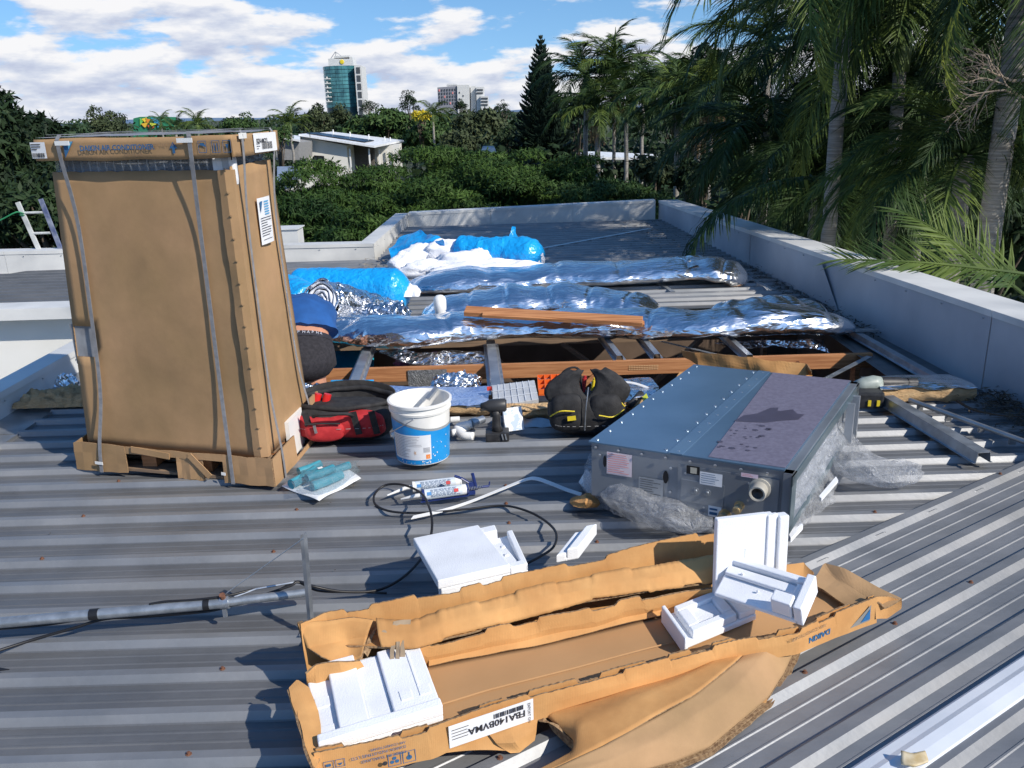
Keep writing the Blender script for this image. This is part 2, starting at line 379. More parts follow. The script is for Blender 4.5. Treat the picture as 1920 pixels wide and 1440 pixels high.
# screws on the ribs
scr_me = None
def screw(p, m=m_rust):
    global scr_me
    if scr_me is None:
        b = MB(); b.lathe((0, 0, 0), [(.0001, 0), (.0085, 0), (.0085, .0015), (.005, .002), (.005, .007), (.0001, .008)], 8)
        o = b.build('roof_screw', m, roof, world=False, smooth='auto'); scr_me = o.data
    else: o = link('roof_screw', scr_me, roof)
    o.location = p
def ribtop(p):
    k = round((p.y-Y0-.134)/PITCHR); return V(p.x, Y0+k*PITCHR+.134, .026)
for px, py in ((87, 1040), (518, 1025), (421, 1247), (355, 1412), (556, 957), (168, 957), (232, 893), (948, 900), (949, 932), (954, 967), (965, 1008), (1300, 1030), (1640, 960), (1120, 1020)):
    screw(ribtop(P(px, py, .026)))
for px, py in ((1829, 1095), (1503, 1256), (1866, 885), (1700, 1180), (1300, 1400), (930, 1412)):
    p = P(px, py, .035); s_ = (p-Bp).dot(DN); k = round((s_+.027)/.21); p = Bp+DD*(p-Bp).dot(DD)+DN*(k*.21-.027); screw(V(p.x, p.y, .033))

# ------------------------------------------------------------------ parapets and walls
def parapet(name, label, a, b_, ha, hb, th, n, m1, m2, side, cat='parapet', base=-.06, capw=None):
    """upright wall from a to b_ (foot line facing the roof); thickness goes to `side`; n panels"""
    t = thing(name, label, cat, ((a.x+b_.x)/2, (a.y+b_.y)/2, 0))
    d = (b_-a).normalized(); nrm = Vector((d.y, -d.x, 0))*side
    for i in range(n):
        u0 = i/n; u1 = (i+1)/n; p = a.lerp(b_, u0)+d*.0015; q = a.lerp(b_, u1)-d*.0015
        h0 = ha+(hb-ha)*u0; h1 = ha+(hb-ha)*u1; w = MB(); m = 8; rows = []
        for j in range(5):
            v = j/4; row = []
            for k_ in range(m+1):
                c = p.lerp(q, k_/m); hh = base+(h0+(h1-h0)*k_/m-base)*v
                row.append(V(c.x, c.y, hh)+nrm*(noise.noise(V(c.x*2, c.y*2, hh*4+i))*.008 if 0 < k_ < m and j < 4 else 0)+nrm*(.002*(i % 2)))
            rows.append(row)
        w.grid(rows); w.build('wall_panel', m1, t, smooth=True)
        w = MB(); w.prism([p+V(0, 0, h0), q+V(0, 0, h1), q+V(0, 0, h1+.010), p+V(0, 0, h0+.010)], nrm*(th+.01))
        # drip edge of the cap
        w.prism([p-nrm*.006+V(0, 0, h0-.028), q-nrm*.006+V(0, 0, h1-.028), q-nrm*.006+V(0, 0, h1+.010), p-nrm*.006+V(0, 0, h0+.010)], nrm*.004)
        w.build('cap', m2, t)
        w = MB(); w.prism([p+nrm*(th-.004)+V(0, 0, -6), q+nrm*(th-.004)+V(0, 0, -6), q+nrm*(th-.004)+V(0, 0, h1-.001), p+nrm*(th-.004)+V(0, 0, h0-.001)], nrm*-.02)
        w.build('outer_wall', m_cream, t)
    b = MB()                                            # rivets under the cap
    ln = (b_-a).length
    for i in range(int(ln/.42)):
        c = a.lerp(b_, (i+.5)/int(ln/.42)); h = ha+(hb-ha)*(i+.5)/int(ln/.42)
        b.box(c+V(0, 0, h-.05)-nrm*.004, (.008, .008, .008))
    b.build('rivets', m_steel, t)
    return t
RA = V(parX(.6), .6, 0); RB = V(parX(12.75), 12.75, 0)
pr = parapet('parapet_wall', 'tall blue-grey metal parapet in shade down the right side of the roof', RA, RB, .53, .27, .27, 6, m_parsh, m_par, 1)
w = MB()                                                # loose folded flashing standing off the parapet
w.poly([V(parX(7.4)-.012, 7.4, .02), V(parX(6.55)-.012, 6.55, .02), V(parX(6.9)-.03, 6.9, .36)])
w.build('loose_flashing', m_parsh, pr, solid=.003)
parapet('parapet_wall', 'low white parapet closing the far end of the roof below the green trees', V(-1.47, 12.78, 0), V(2.2, 12.72, 0), .19, .275, .2, 3, m_par, m_par, -1)
parapet('parapet_wall', 'short white parapet return running away to the far corner beside the blue rolls', V(-1.58, 10.03, 0), V(-1.47, 12.78, 0), .15, .19, .17, 1, m_par, m_par, -1)
parapet('parapet_wall', 'long white parapet behind the tall cardboard box, at the left far edge', V(-10, 9.55, 0), V(-1.58, 10.03, 0), .29, .15, .2, 4, m_par, m_par, -1)
parapet('parapet_wall', 'low white parapet at the left edge of the roof, shaded by the tall box', V(-2.91, 7.8, 0), V(-2.90, 1.0, 0), .155, .155, .13, 3, m_par, m_par, 1)
# wall across the left courtyard
t = thing('courtyard_wall', 'broad cream wall with a white cap facing the courtyard at far left', 'wall', (-6, 7.8, 0))
b = MB(); b.box((-6.5, 7.90, -3.12), (7.1, .12, 6.0)); b.build('wall', m_cream, t)
b = MB(); b.box((-6.5, 7.80, -.020), (7.1, .30, .045)); b.box((-6.5, 7.655, -.055), (7.1, .012, .10)); b.build('cap', m_par, t)
b = MB(); b.box((-6.5, 7.835, -.85), (7.1, .008, .012)); b.build('joint_line', m_steel, t)
t = thing('chimney_box', 'small white box standing beyond the far left parapet beside the tall box', 'vent box', (-2.6, 10.4, 0))
b = MB(); b.box((-2.72, 10.5, .06), (.36, .3, .50)); b.build('casing', m_par, t); b = MB(); b.box((-2.72, 10.5, .317), (.40, .34, .012)); b.build('lid', m_par, t)

# body of the building under the roof
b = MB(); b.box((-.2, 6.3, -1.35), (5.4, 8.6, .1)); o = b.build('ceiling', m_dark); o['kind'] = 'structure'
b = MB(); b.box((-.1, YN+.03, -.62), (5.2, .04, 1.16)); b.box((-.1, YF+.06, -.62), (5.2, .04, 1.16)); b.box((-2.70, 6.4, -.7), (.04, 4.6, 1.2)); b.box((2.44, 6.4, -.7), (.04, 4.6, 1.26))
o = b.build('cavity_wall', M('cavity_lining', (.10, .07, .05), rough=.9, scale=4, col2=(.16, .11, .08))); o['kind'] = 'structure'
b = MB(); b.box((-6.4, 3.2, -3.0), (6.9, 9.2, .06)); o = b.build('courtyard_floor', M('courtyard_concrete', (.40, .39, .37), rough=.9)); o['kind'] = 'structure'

# ------------------------------------------------------------------ open roof framing
def truss(Y, x0, x1, label, zt=.0, webs=(), lower=True, mt=m_timber):
    t = thing('roof_truss', label, 'roof truss', ((x0+x1)/2, Y, zt), group='timber roof trusses in the opening')
    b = MB(); b.box(((x0+x1)/2, Y, zt-.048), (x1-x0, .036, .096), bev=.003); b.build('top_chord', mt, t)
    if lower: b = MB(); b.box(((x0+x1)/2, Y+.003, zt-.52), (x1-x0, .034, .09), bev=.003); b.build('bottom_chord', mt, t)
    for xa, xb in webs:
        b = MB(); b.beam((xa, Y+.004, zt-.09), (xb, Y+.004, zt-.48), .03, .075, up=V(0, 1, 0)); b.build('web', mt, t)
    return t
t1 = truss(5.41, -1.62, 2.40, 'long orange timber truss across the opening, nearest the tool bags', 0, [(-.95, -.95), (-.98, -.35), (.35, .35), (.55, .15), (.62, .95), (1.55, 1.2), (1.9, 2.3), (2.3, 2.3)])
b = MB(); b.box((-.56, 5.385, -.075), (.26, .004, .115)); npl = b.build('nail_plate', M('nail_plate', (.20, .21, .22), rough=.5, metal=.7, scale=60, col2=(.36, .37, .38), bump=.8, bscale=120), t1)
decal(t1, 'stamp', V(.78, 5.3885, -.062), V(1, 0, 0), V(0, 0, 1), [rect(i*.011, j*.012, .007, .006) for i in range(18) for j in range(3)], M('timber_stamp', (.62, .42, .22), rough=.8))
for x in (-.60, 1.9): 
    b = MB(); b.lathe((x, 5.389, -.05), [(.0001, 0), (.014, 0), (.016, .0015), (.0001, .003)], 14, axis=V(0, -1, 0)); b.build('knot', M('timber_knot', (.13, .045, .02), rough=.8), t1)
truss(7.62, -.95, 2.25, 'timber truss showing between the two silver blankets', .0, [(.1, -.2), (.9, 1.2), (1.6, 1.6)])
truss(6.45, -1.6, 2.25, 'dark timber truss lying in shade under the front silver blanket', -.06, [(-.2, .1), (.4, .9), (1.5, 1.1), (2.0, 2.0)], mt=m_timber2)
def tophat(a, b_, label, w=.04, h=.04, name='purlin', grp='metal purlins across the opening', fl=.018):
    a = Vector(a); b_ = Vector(b_); d = (b_-a).normalized(); s_ = d.cross(V(0, 0, 1)).normalized()
    t = thing(name, label, name, ((a+b_)/2), group=grp)
    prof = [(-w/2-fl, 0), (-w/2, 0), (-w/2+.006, h), (w/2-.006, h), (w/2, 0), (w/2+fl, 0)]
    rows = [[a+s_*x+V(0, 0, z) for x, z in prof], [b_+s_*x+V(0, 0, z) for x, z in prof]]
    m = MB(); m.grid(rows); m.build('channel', m_steel, t, solid=.0018); return t
Z = .002
tophat(P(692, 652, Z), P(655, 750, Z), 'metal purlin slanting down beside the person into the tool bag corner', .07, .03)
tophat(P(920, 645, Z), P(932, 740, Z), 'upright-looking metal purlin crossing the timber above the clear plastic case', .07, .03)
tophat(P(1128, 630, Z), P(1162, 675, Z), 'left of two short metal purlins with cut ends poking from the front blanket', .05, .03)
tophat(P(1190, 620, Z), P(1232, 672, Z), 'right of two short metal purlins with cut ends poking from the front blanket', .05, .03)
tophat(P(1345, 620, Z), P(1405, 675, Z), 'metal purlin running from the front blanket to the brown cardboard strip', .05, .035)
tophat(P(1560, 605, Z), P(1765, 722, Z), 'long metal purlin in shade nearest the right parapet', .06, .035)
for (x0, y0, x1, y1, lb) in ((905, 535, 918, 552, 'leftmost stub of purlin under the far blanket'), (1065, 530, 1082, 549, 'second stub of purlin under the far blanket'), (1228, 530, 1262, 553, 'third stub of purlin under the far blanket'), (1395, 522, 1450, 550, 'rightmost stub of purlin beyond the end of the far blanket')):
    tophat(P(x0, y0, Z), P(x1, y1, Z), lb, .05, .03)
def simple(name, label, cat, mb, mat, grp=None, **k):
    o = mb.build(name, mat, None, **k); return tagp(o, label, cat, grp)
# thin bracing straps
b = MB(); b.beam(P(1240, 640, -.02), P(1410, 680, -.02), .03, .002); simple('bracing_strap', 'thin punched metal brace running under the brown cardboard strip', 'metal strap', b, m_steel)
b = MB(); b.beam(P(1630, 668, .0), P(1545, 712, -.02), .035, .003); simple('bracing_strap', 'thin metal brace slanting from the timber end to the grey unit', 'metal strap', b, m_steel)
b = MB(); b.beam(P(1400, 525, .04), P(1455, 525, .04), .035, .004); simple('metal_strip', 'short pale metal strip sticking out past the far blanket end', 'metal strip', b, m_zinc)
b = MB(); b.beam(P(1590, 619, .05), P(1646, 619, .05), .05, .012); simple('metal_strip', 'short pale metal strip sticking out past the front blanket end', 'metal strip', b, m_zinc)
b = MB(); b.beam(P(1018, 466, .02), P(1220, 429, .02), .06, .015); simple('metal_batten', 'long pale metal batten lying on the far roof beyond the blue bag', 'metal batten', b, m_steel)
# things down in the cavity
b = MB(); b.grid(ribbon([[P(560, 640, -.10), P(700, 640, -.10)], [P(560, 655, -.25), P(700, 655, -.28)], [V(-1.9, 5.9, -.75), V(-1.0, 5.9, -.75)]], 16, .03, 4)); simple('blue_sarking', 'teal plastic sheet hanging in the cavity behind the person', 'plastic sheet', b, m_teal, smooth=True)
b = MB(); b.grid(ribbon([[P(620, 712, -.05), P(700, 712, -.05)], [P(615, 735, -.12), P(690, 740, -.12)], [P(612, 760, -.2), P(690, 770, -.2)]], 10, .01, 4)); simple('blue_sheet', 'bright blue plastic sheet below the timber, behind the red bag', 'plastic sheet', b, m_bluebag, smooth=True)
b = MB(); c = P(800, 672, -.15); b.grid([[c+V(x*.06, y*.05, .08*noise.noise(V(x*.8, y*.9, 2))+.03*noise.noise(V(x*3, y*3, 1))) for x in range(-4, 4)] for y in range(-3, 4)]); simple('purple_cloth', 'crumpled purple plastic in the cavity under the front blanket', 'cloth', b, M('purple_cloth', (.16, .02, .08), rough=.5, bump=.5, kind='crumple', bscale=20), smooth=True, sub=1)
def crumple(c, rx, ry, rz, seed, nx=20, ny=20, sc=5, amp=.4):
    rows = []
    for i in range(ny+1):
        row = []
        for j in range(nx+1):
            x = j/nx*2-1; y = i/ny*2-1; d = max(0, 1-x*x)*max(0, 1-y*y)
            n = noise.noise(V(x*sc, y*sc, seed))+.5*noise.noise(V(x*sc*2.3, y*sc*2.3, seed+5))
            row.append(Vector(c)+V(x*rx*(1+.15*n), y*ry*(1+.15*n), rz*(d**.5*.8+amp*n*min(1, d*4+.15))))
        rows.append(row)
    b = MB(); b.grid(rows); return b
simple('foil_scrap', 'crumpled silver foil piece under the timber right of the nail plate', 'foil', crumple(P(855, 722, -.05), .16, .14, .08, 3), m_foilc)
# ------------------------------------------------------------------ tall boxed condenser
FL = V(-2.06, 3.79, 0); FR = V(-1.105, 3.534, 0); BR = V(-1.035, 4.155, 0); BL = FL+(BR-FR)
ux = (FR-FL).normalized(); uy = (BR-FR).normalized(); LX = (FR-FL).length; LY = (BR-FR).length
def bx_(a, b, z, out=0.0):          # a 0..1 along the front, b 0..1 going back
    c = FL+(FR-FL)*a+(BR-FR)*b+V(0, 0, z)+(ux*(1-a)*.105-V(.065, 0, 0)*b)*(z/1.5)
    return c+ux*((a-.5)*2*out)+uy*((b-.5)*2*out)
box = thing('packed_unit', 'tall brown cardboard box on a pallet, bound with grey straps, standing at left', 'cardboard box', (-1.56, 3.9, .026))
ZB, ZP, ZT, ZL = .026, .15, 1.405, 1.545
def panel(name, a0, b0, a1, b1, z0, z1, outd, mat, seed, ins=.03, amp=.012, nx=24, nz=26, wav=None, parent=box, hole=None):
    ins = .014
    rows = []
    for j in range(nz+1):
        z = z0+(z1-z0)*j/nz; row = []
        for i in range(nx+1):
            t = i/nx; a = a0+(a1-a0)*t; b_ = b0+(b1-b0)*t
            p = bx_(a, b_, z, -ins)
            bulge = amp*.55*(noise.noise(V(t*2.2, z*1.6, seed))*1.2+.35*noise.noise(V(t*9, z*7, seed+3)))*min(1, 4*t, 4*(1-t)+.2)
            e = .006*noise.noise(V(t*20, seed, 2)) if j in (0, nz) else 0
            row.append(p+outd*bulge+V(0, 0, e+(wav(t) if (wav and j == 0) else 0)))
        rows.append(row)
    b = MB(); m = nx+1; vs = [p for r_ in rows for p in r_]
    fs = [(i*m+j, i*m+j+1, (i+1)*m+j+1, (i+1)*m+j) for i in range(nz) for j in range(nx) if not (hole and hole(j, i))]
    b.add(vs, fs); return b.build(name, mat, parent, smooth=True, solid=.005)
fn = V(ux.y, -ux.x, 0); sn = V(uy.y, -uy.x, 0)
front = panel('front_panel', 0, 0, 1, 0, ZP-.01, ZT, fn, m_card, 1, hole=lambda a_, z_: z_ in (9, 10, 11) and a_ in (0, 1, 2))
side = panel('side_panel', 1.0, 0, 1, 1, ZP-.01, ZT+.012, sn, m_card, 5, nx=16)
panel('side_panel', 0, 0, 0, 1, ZP-.01, ZT, -sn, m_card, 9, nx=10)
panel('back_panel', 0, 1, 1, 1, ZP-.01, ZT, -fn, m_card, 12, nx=10)
# torn corner strip with staples
b = MB(); rows = []
for j in range(41):
    z = ZP+(ZT-ZP)*j/40; o = V(0, 0, z)
    jg = .004*noise.noise(V(z*18, 0, 0))+.004*noise.noise(V(z*4, 3, 0))
    rows.append([bx_(1, 0, z, -.010)-ux*(.055+jg)+fn*(.010+.004*noise.noise(V(z*6, 5, 1))), bx_(1, 0, z, -.010)-ux*.02+fn*.014, bx_(1, 0, z, -.008)+sn*.006, bx_(1, .04, z, -.01)+sn*.008])
b.grid(rows); b.build('corner_strip', m_card, box, solid=.006)
for k in range(14):
    b = MB(); z = ZP+.05+k*.093; b.box(bx_(1, 0, z, -.010)-ux*.012+fn*.020, (.012, .003, .003), Matrix.Rotation(.5, 3, 'Y')); b.build('staple', m_cardedge, box)
# recessed grip at the left of the front with the inner plastic showing
b = MB(); b.box(bx_(.065, .0, .635, -.020), (.16, .004, .19), Matrix.Rotation(math.atan2(ux.y, ux.x), 3, 'Z')); b.build('grip_opening', M('grip_grey', (.16, .16, .17), rough=.4, scale=12, col2=(.30, .31, .33)), box)
# metal casing and grille bars in the gap
b = MB()
zc = (ZT+ZL-.1)/2
c4 = [bx_(a, b_, ZT-.35, -.05) for a, b_ in ((0, 0), (1, 0), (1, 1), (0, 1))]
b.prism(c4, V(0, 0, .46)); b.build('casing', M('unit_casing', (.05, .06, .085), rough=.5, scale=8, col2=(.08, .10, .14)), box)
gl = MB()
for k in range(19):
    a = .04+k*.05; gl.box(bx_(a, 0, 1.39, -.038), (.004, .008, .16))
gl.build('grille', M('grille_bars', (.36, .38, .42), rough=.5), box)
pw = M('plastic_wrap', (.42, .45, .50), rough=.18, alpha=.33, var=.25, scale=7, bump=.7, bscale=14, kind='crumple', spec=.8)
b = MB(); b.grid(ribbon([[bx_(0, 1, 1.36, -.02), bx_(0, 0, 1.36, -.024), bx_(1, 0, 1.36, -.024), bx_(1, 1, 1.36, -.02)], [bx_(0, 1, 1.47, -.03), bx_(0, 0, 1.47, -.028), bx_(1, 0, 1.47, -.028), bx_(1, 1, 1.47, -.03)]], 60, .006, 8)); b.build('wrap', pw, box, smooth=True)
b = MB(); b.box(bx_(.99, .02, 1.40, -.045), (.09, .06, .12), bev=.02); b.build('foam_corner', m_foam, box)
# lid
lid = MB(); rows = []
seq = [(0, 1), (0, 0), (1, 0), (1, 1)]
for j in range(5):
    z = ZL-.090+.090*j/4; row = []
    for (a0, b0), (a1, b1) in zip(seq, seq[1:]):
        for i in range(24):
            t = i/24; p = bx_(a0+(a1-a0)*t, b0+(b1-b0)*t, z, .028)
            row.append(p+V(0, 0, .006*noise.noise(V(p.x*5, p.y*5, j*.2))-.004*math.sin(t*math.pi))+fn*.003*noise.noise(V(p.x*4, z*9, 2)))
    row.append(bx_(1, 1, z, .028)); rows.append(row)
lid.grid(rows); lid_o = lid.build('lid', m_card, box, smooth='auto', solid=.005)
b = MB(); b.grid([[bx_(-.03+1.06*i/14, -.045+1.09*j/10, ZL+.004+.006*noise.noise(V(i*.4, j*.4, 1))) for i in range(15)] for j in range(11)]); b.build('lid_top', M('lid_top_film', (.20, .18, .17), rough=.4, scale=8, col2=(.30, .26, .22), bump=.1), box, smooth=True)
b = MB(); 
for dz in (0, 1): b.box(bx_(1, 0, ZL-.06, .033)-ux*.012, (.004, .004, .08))
b.build('lid_seam', m_cardedge, box)
# base tray and pallet
b = MB(); o_ = .034
def tray_piece(a0, b0, a1, b1, z0, z1, mb, wob=0):
    rows = []
    for j in range(4):
        z = z0+(z1-z0)*j/3; rows.append([bx_(a0+(a1-a0)*i/6, b0+(b1-b0)*i/6, z, o_)+V(0, 0, .008*noise.noise(V(i*.9+a0*9, z*9, 1))*(j in (0, 3)))+fn*.006*noise.noise(V(i*.7, z*12, a0*5)) for i in range(7)])
    mb.grid(rows)
tray_piece(0, 0, .27, 0, ZB, .165, b); tray_piece(.53, 0, .66, 0, ZB, .150, b); tray_piece(.86 if False else .76, 0, 1.0, 0, ZB, .160, b); tray_piece(.27, 0, .76, 0, .128, .160, b)
tray_piece(1, 0, 1, .42, ZB, .160, b); tray_piece(1, .80, 1, 1, ZB, .25, b); tray_piece(1, .3, 1, .9, ZB, .05, b); tray_piece(0, 0, 0, 1, ZB, .16, b); tray_piece(0, 1, 1, 1, ZB, .16, b)
b.build('base_tray', m_card, box, solid=.006)
b = MB(); b.box(bx_(1.0, .61, .12, -.01), (.02, .22, .19), Matrix.Rotation(-.05, 3, 'Z')); b.build('foam_base', m_white, box)
pal = thing_ = None
for z in (.036, .122):
    for k in range(5):
        m_ = MB(); a = .05+k*.225; m_.beam(bx_(0.01, .04+k*.23, z, -.01), bx_(.99, .04+k*.23, z, -.01), .09, .014); m_.build('pallet_board', m_timber2, box)
for k in range(4):
    m_ = MB(); m_.beam(bx_(.03+k*.31, 0.02, .079, -.01), bx_(.03+k*.31, .98, .079, -.01), .07, .068); m_.build('pallet_block', m_timber, box)
b = MB(); b.beam(bx_(.60, 0, .150, .045), bx_(.69, 0, .05, .045), .03, .004, up=fn); b.beam(bx_(.31, 0, .155, .042), bx_(.50, 0, .135, .042), .03, .005, up=fn); b.build('torn_strip', m_card, box)
# straps
def strap(a, b_, outd):
    pts = [bx_(a, b_, ZB, .043), bx_(a, b_, .17, .036), bx_(a, b_, .42, .006), bx_(a, b_, .8, .002), bx_(a, b_, 1.2, .006), bx_(a, b_, ZL-.095, .034), bx_(a, b_, ZL-.005, .040)]
    far = (a, 1) if b_ == 0 else (0, b_)
    pts = smooth_path(pts, 24)+[bx_(a, b_, ZL+.013, .03), bx_(far[0], far[1], ZL+.013, .03)]
    s_ = ux if b_ == 0 else uy
    m_ = MB(); m_.grid([[p-s_*.0095+outd*.004 for p in pts], [p+s_*.0095+outd*.004 for p in pts]]); return m_.build('strap', m_strap, box, solid=.0015)
strap(.145, 0, fn); strap(.80, 0, fn)
b_strap = strap(1, .16, sn); strap(1, .80, sn)
for (a, b_, d_) in ((.17, 0, fn), (.78, 0, fn)):
    b = MB(); b.beam(bx_(a-.04, 0, ZL-.02, .038)+fn*.006, bx_(a+.035, 0, ZL-.02, .038)+fn*.006, .002, .018); b.build('edge_protector', m_white, box); b = MB(); b.beam(bx_(a-.05 if a < .5 else a-.03, 0, .075, .044)+fn*.006, bx_(a-.01, 0, .073, .044)+fn*.006, .002, .014); b.build('edge_protector', m_white, box)
b = MB(); b.beam(bx_(1, .10, ZL-.01, .040)+sn*.004, bx_(1, .24, ZL-.01, .040)+sn*.004, .002, .022)
b.build('edge_protector', m_white, box)
# print on the lid
lo = bx_(.20, 0, ZL-.078, .040)+fn*.006
text(box, 'DAIKIN AIR CONDITIONER', .029, bx_(.25, 0, ZL-.052, .0315)+fn*.0065, ux, V(0, 0, 1), m_blueink, bold=.001)
text(box, 'STEP ON TO  THE TOP', .016, bx_(.55, 0, ZL-.042, .0315)+fn*.003, ux, V(0, 0, 1), m_faintink)
text(box, 'PARTS OF JAPAN', .012, bx_(.47, 0, ZL-.078, .0315)+fn*.003, ux, V(0, 0, 1), m_faintink)
decal(box, 'emblem', bx_(.165, 0, ZL-.080, .0315)+fn*.003, ux, V(0, 0, 1), [[(0, 0), (.052, .066), (0, .066)]], m_blueink)
decal(box, 'emblem', bx_(.19, 0, ZL-.080, .0315)+fn*.0045, ux, V(0, 0, 1), [[(0, .034), (.026, .066), (0, .066)]], M('light_blue_ink', (.10, .34, .52), rough=.7))
ic = []
for k, x in enumerate((.0, .085, .155)):
    ic += [rect(x, 0, .05, .003), rect(x, .062, .05, .003), rect(x, 0, .003, .065), rect(x+.047, 0, .003, .065)]
ic += [rect(.098, .01, .006, .04), rect(.115, .01, .006, .04), [(.17, .045), (.19, .045), (.182, .022), (.178, .022)], rect(.1785, .01, .003, .014)]
ic += [[(.025+.022*math.cos(t), .032+.022*math.sin(t)) for t in (i*.524 for i in range(6))]]
ic = [[(x*.72, y*.72) for x, y in q_] for q_ in ic]
decal(box, 'handling_marks', bx_(.84, 0, ZL-.070, .0315)+fn*.003, ux, V(0, 0, 1), ic, m_blueink)
decal(box, 'handling_marks', bx_(.70, 0, ZL-.07, .0315)+fn*.003, ux, V(0, 0, 1), [[(0, .02), (.036, .02), (.018, .045)], rect(.012, .0, .012, .02)], m_blueink)
def label_sheet(org, u, v, w, h, parent, lines, mat=m_label, name='paper_label', nrm=None, bow=.0):
    n = Vector(u).cross(Vector(v)).normalized(); b = MB()
    b.grid([[Vector(org)+u*(w*i/6)+v*(h*j/4)+n*(.0035+bow*math.sin(i/6*math.pi)) for i in range(7)] for j in range(5)]); o = b.build(name, mat, parent); 
    decal(parent, 'print', Vector(org)+n*(.0048+bow), u, v, lines, m_ink); return o
def bars(x, y, w, h, n=22, seed=1):
    r_ = random.Random(seed); res = []; t = 0
    while t < w: 
        q = r_.choice((.0015, .0025, .004)); res.append(rect(x+t, y, q, h)); t += q+r_.choice((.0015, .0025))
    return res
def lines_(x, y, w, n, gap, h=.0022, seed=2):
    r_ = random.Random(seed); return [rect(x, y-k*gap, w*(.55+.45*r_.random()), h) for k in range(n)]
zv = V(0, 0, 1)
label_sheet(bx_(-.01, 0, ZL-.080, .0315)+fn*.001, ux, zv, .075, .066, box, bars(.004, .004, .06, .018)+lines_(.004, .055, .05, 3, .01, .004))
label_sheet(bx_(1, .40, ZL-.085, .0315)+sn*.000, uy, zv, .26, .080, box, bars(.08, .012, .12, .03, seed=4)+lines_(.02, .035, .04, 3, .01))
text(box, 'RZA140CY1', .024, bx_(1, .44, ZL-.045, .0315)+sn*.007, uy, zv, m_ink, bold=.0008)
lp = bx_(1, .43, 1.06, -.012)
label_sheet(lp+sn*.006, uy, zv, .145, .205, box, lines_(.01, .115, .12, 8, .011, .003)+lines_(.02, .02, .1, 1, .01), bow=.003)
decal(box, 'print', lp+sn*.0145+uy*.015+zv*.140, uy, zv, [[(0, 0), (.03, .05), (0, .05)]], m_blueink)
decal(box, 'print', lp+sn*.0145+uy*.062+zv*.128, uy, zv, [rect(0, k*.011, .05, .006) for k in range(6)], M('label_blue', (.10, .33, .56), rough=.6))

# ------------------------------------------------------------------ ducted indoor unit
c1, c2, c3 = V(.311, 3.16, 0), V(.977, 2.825, 0), V(1.608, 3.828, 0)
c4_ = V(.94, 4.17, 0)
un = thing('ducted_unit', 'low grey metal ducted air conditioner lying on crumpled clear plastic', 'air conditioner', (.96, 3.5, .026))
eu = (c2-c1).normalized(); ev = (c3-c2).normalized(); EU = (c2-c1).length; EV = (c3-c2).length
def ub(a, b_, z, o=0): return c1+(c2-c1)*a+(c3-c2)*b_+V(0, 0, z)+eu*((a-.5)*2*o)+ev*((b_-.5)*2*o)
fu = V(eu.y, -eu.x, 0); su = V(ev.y, -ev.x, 0)
m_unit = M('galv_case', (.30, .33, .37), rough=.34, metal=.65, scale=3, col2=(.42, .45, .49), rvar=.05, bump=.02)
m_topb = M('blue_metal_sheet', (.15, .25, .36), rough=.30, metal=.6, scale=4, col2=(.18, .29, .41), bump=.02)
m_toplight = M('blue_metal_flange', (.14, .24, .36), rough=.38, metal=.5, scale=4, col2=(.17, .28, .40))
m_topp = M('purple_grey_top', (.145, .135, .185), rough=.55, metal=.1, scale=60, col2=(.185, .175, .235), bump=.2, bscale=400, bdist=.002)
Z0, Z1 = .095, .33
def uprism(a0, b0, a1, b1, z0, z1, o=0): 
    b = MB(); b.prism([ub(a0, b0, z0), ub(a1, b0, z0), ub(a1, b1, z0), ub(a0, b1, z0)], V(0, 0, z1-z0)); return b
uprism(0, 0, 1, 1, Z0, Z1-.003).build('body', m_unit, un, bevel=.002)
uprism(-.012, -.006, .437, 1.005, Z1-.0028, Z1+.0032).build('top_sheet', m_topb, un)
uprism(.425, -.006, .50, 1.005, Z1+.0036, Z1+.0062).build('top_flange', m_toplight, un)
def upoly(pts, z, h): b = MB(); b.prism([ub(a, b_, z) for a, b_ in pts], V(0, 0, h)); return b
upoly([(.425, -.004), (1.004, -.004), (1.004, 1.003), (.425, 1.003)], Z1-.0028, .0058).build('top_sheet', m_topb, un)
upoly([(.625, .03 - .02), (1.0, .012), (1.0, .998), (.52, .998)], Z1+.0034, .0022).build('purple_sheet', m_topp, un)  # purple-grey tone over part of the top
st = [(.60, .43), (.66, .47), (.70, .55), (.74, .56), (.75, .52), (.82, .56), (.86, .52), (.90, .52), (.89, .46), (.80, .42), (.74, .385), (.66, .37), (.58, .36)]
decal(un, 'water_stain', ub(0, 0, Z1+.0058), (c2-c1), (c3-c2), [st], M('wet_stain', (.075, .07, .105), rough=.3), lift=.0008)
rr_ = random.Random(4); spots = []
for k in range(26):
    a = .60+rr_.random()*.2; b_ = .08+rr_.random()*.3; s_ = .004+rr_.random()*.012; spots.append([(a+s_*math.cos(t)*1.3, b_+s_*math.sin(t)*.7) for t in (0, 1.2, 2.5, 3.7, 5)])
decal(un, 'water_spots', ub(0, 0, Z1+.0058), (c2-c1), (c3-c2), spots, _mats['wet_stain'], lift=.0008)
b = MB()
for k in range(11):
    for a in (.02, .40, .465):
        b.lathe(ub(a, .02+k*.096, Z1+.0034), [(.0065, 0), (.006, .003), (.0001, .004)], 8)
for k in range(8):
    b.lathe(ub(.03+k*.128, -.008, Z1-.018), [(.0065, 0), (.006, .003), (.0001, .004)], 8, axis=fu)
for (a, z) in ((.44, .27), (.44, .17), (.52, .26), (.62, .13), (.62, .22), (.84, .19), (.84, .26), (.05, .28), (.40, .12)):
    b.lathe(ub(a, 0, z)+fu*.004, [(.006, 0), (.005, .003), (.0001, .004)], 8, axis=fu)
for k in range(9): b.lathe(ub(1.035, .03+k*.12, .30)+V(0, 0, 0), [(.0065, 0), (.006, .003), (.0001, .004)], 8, axis=su)
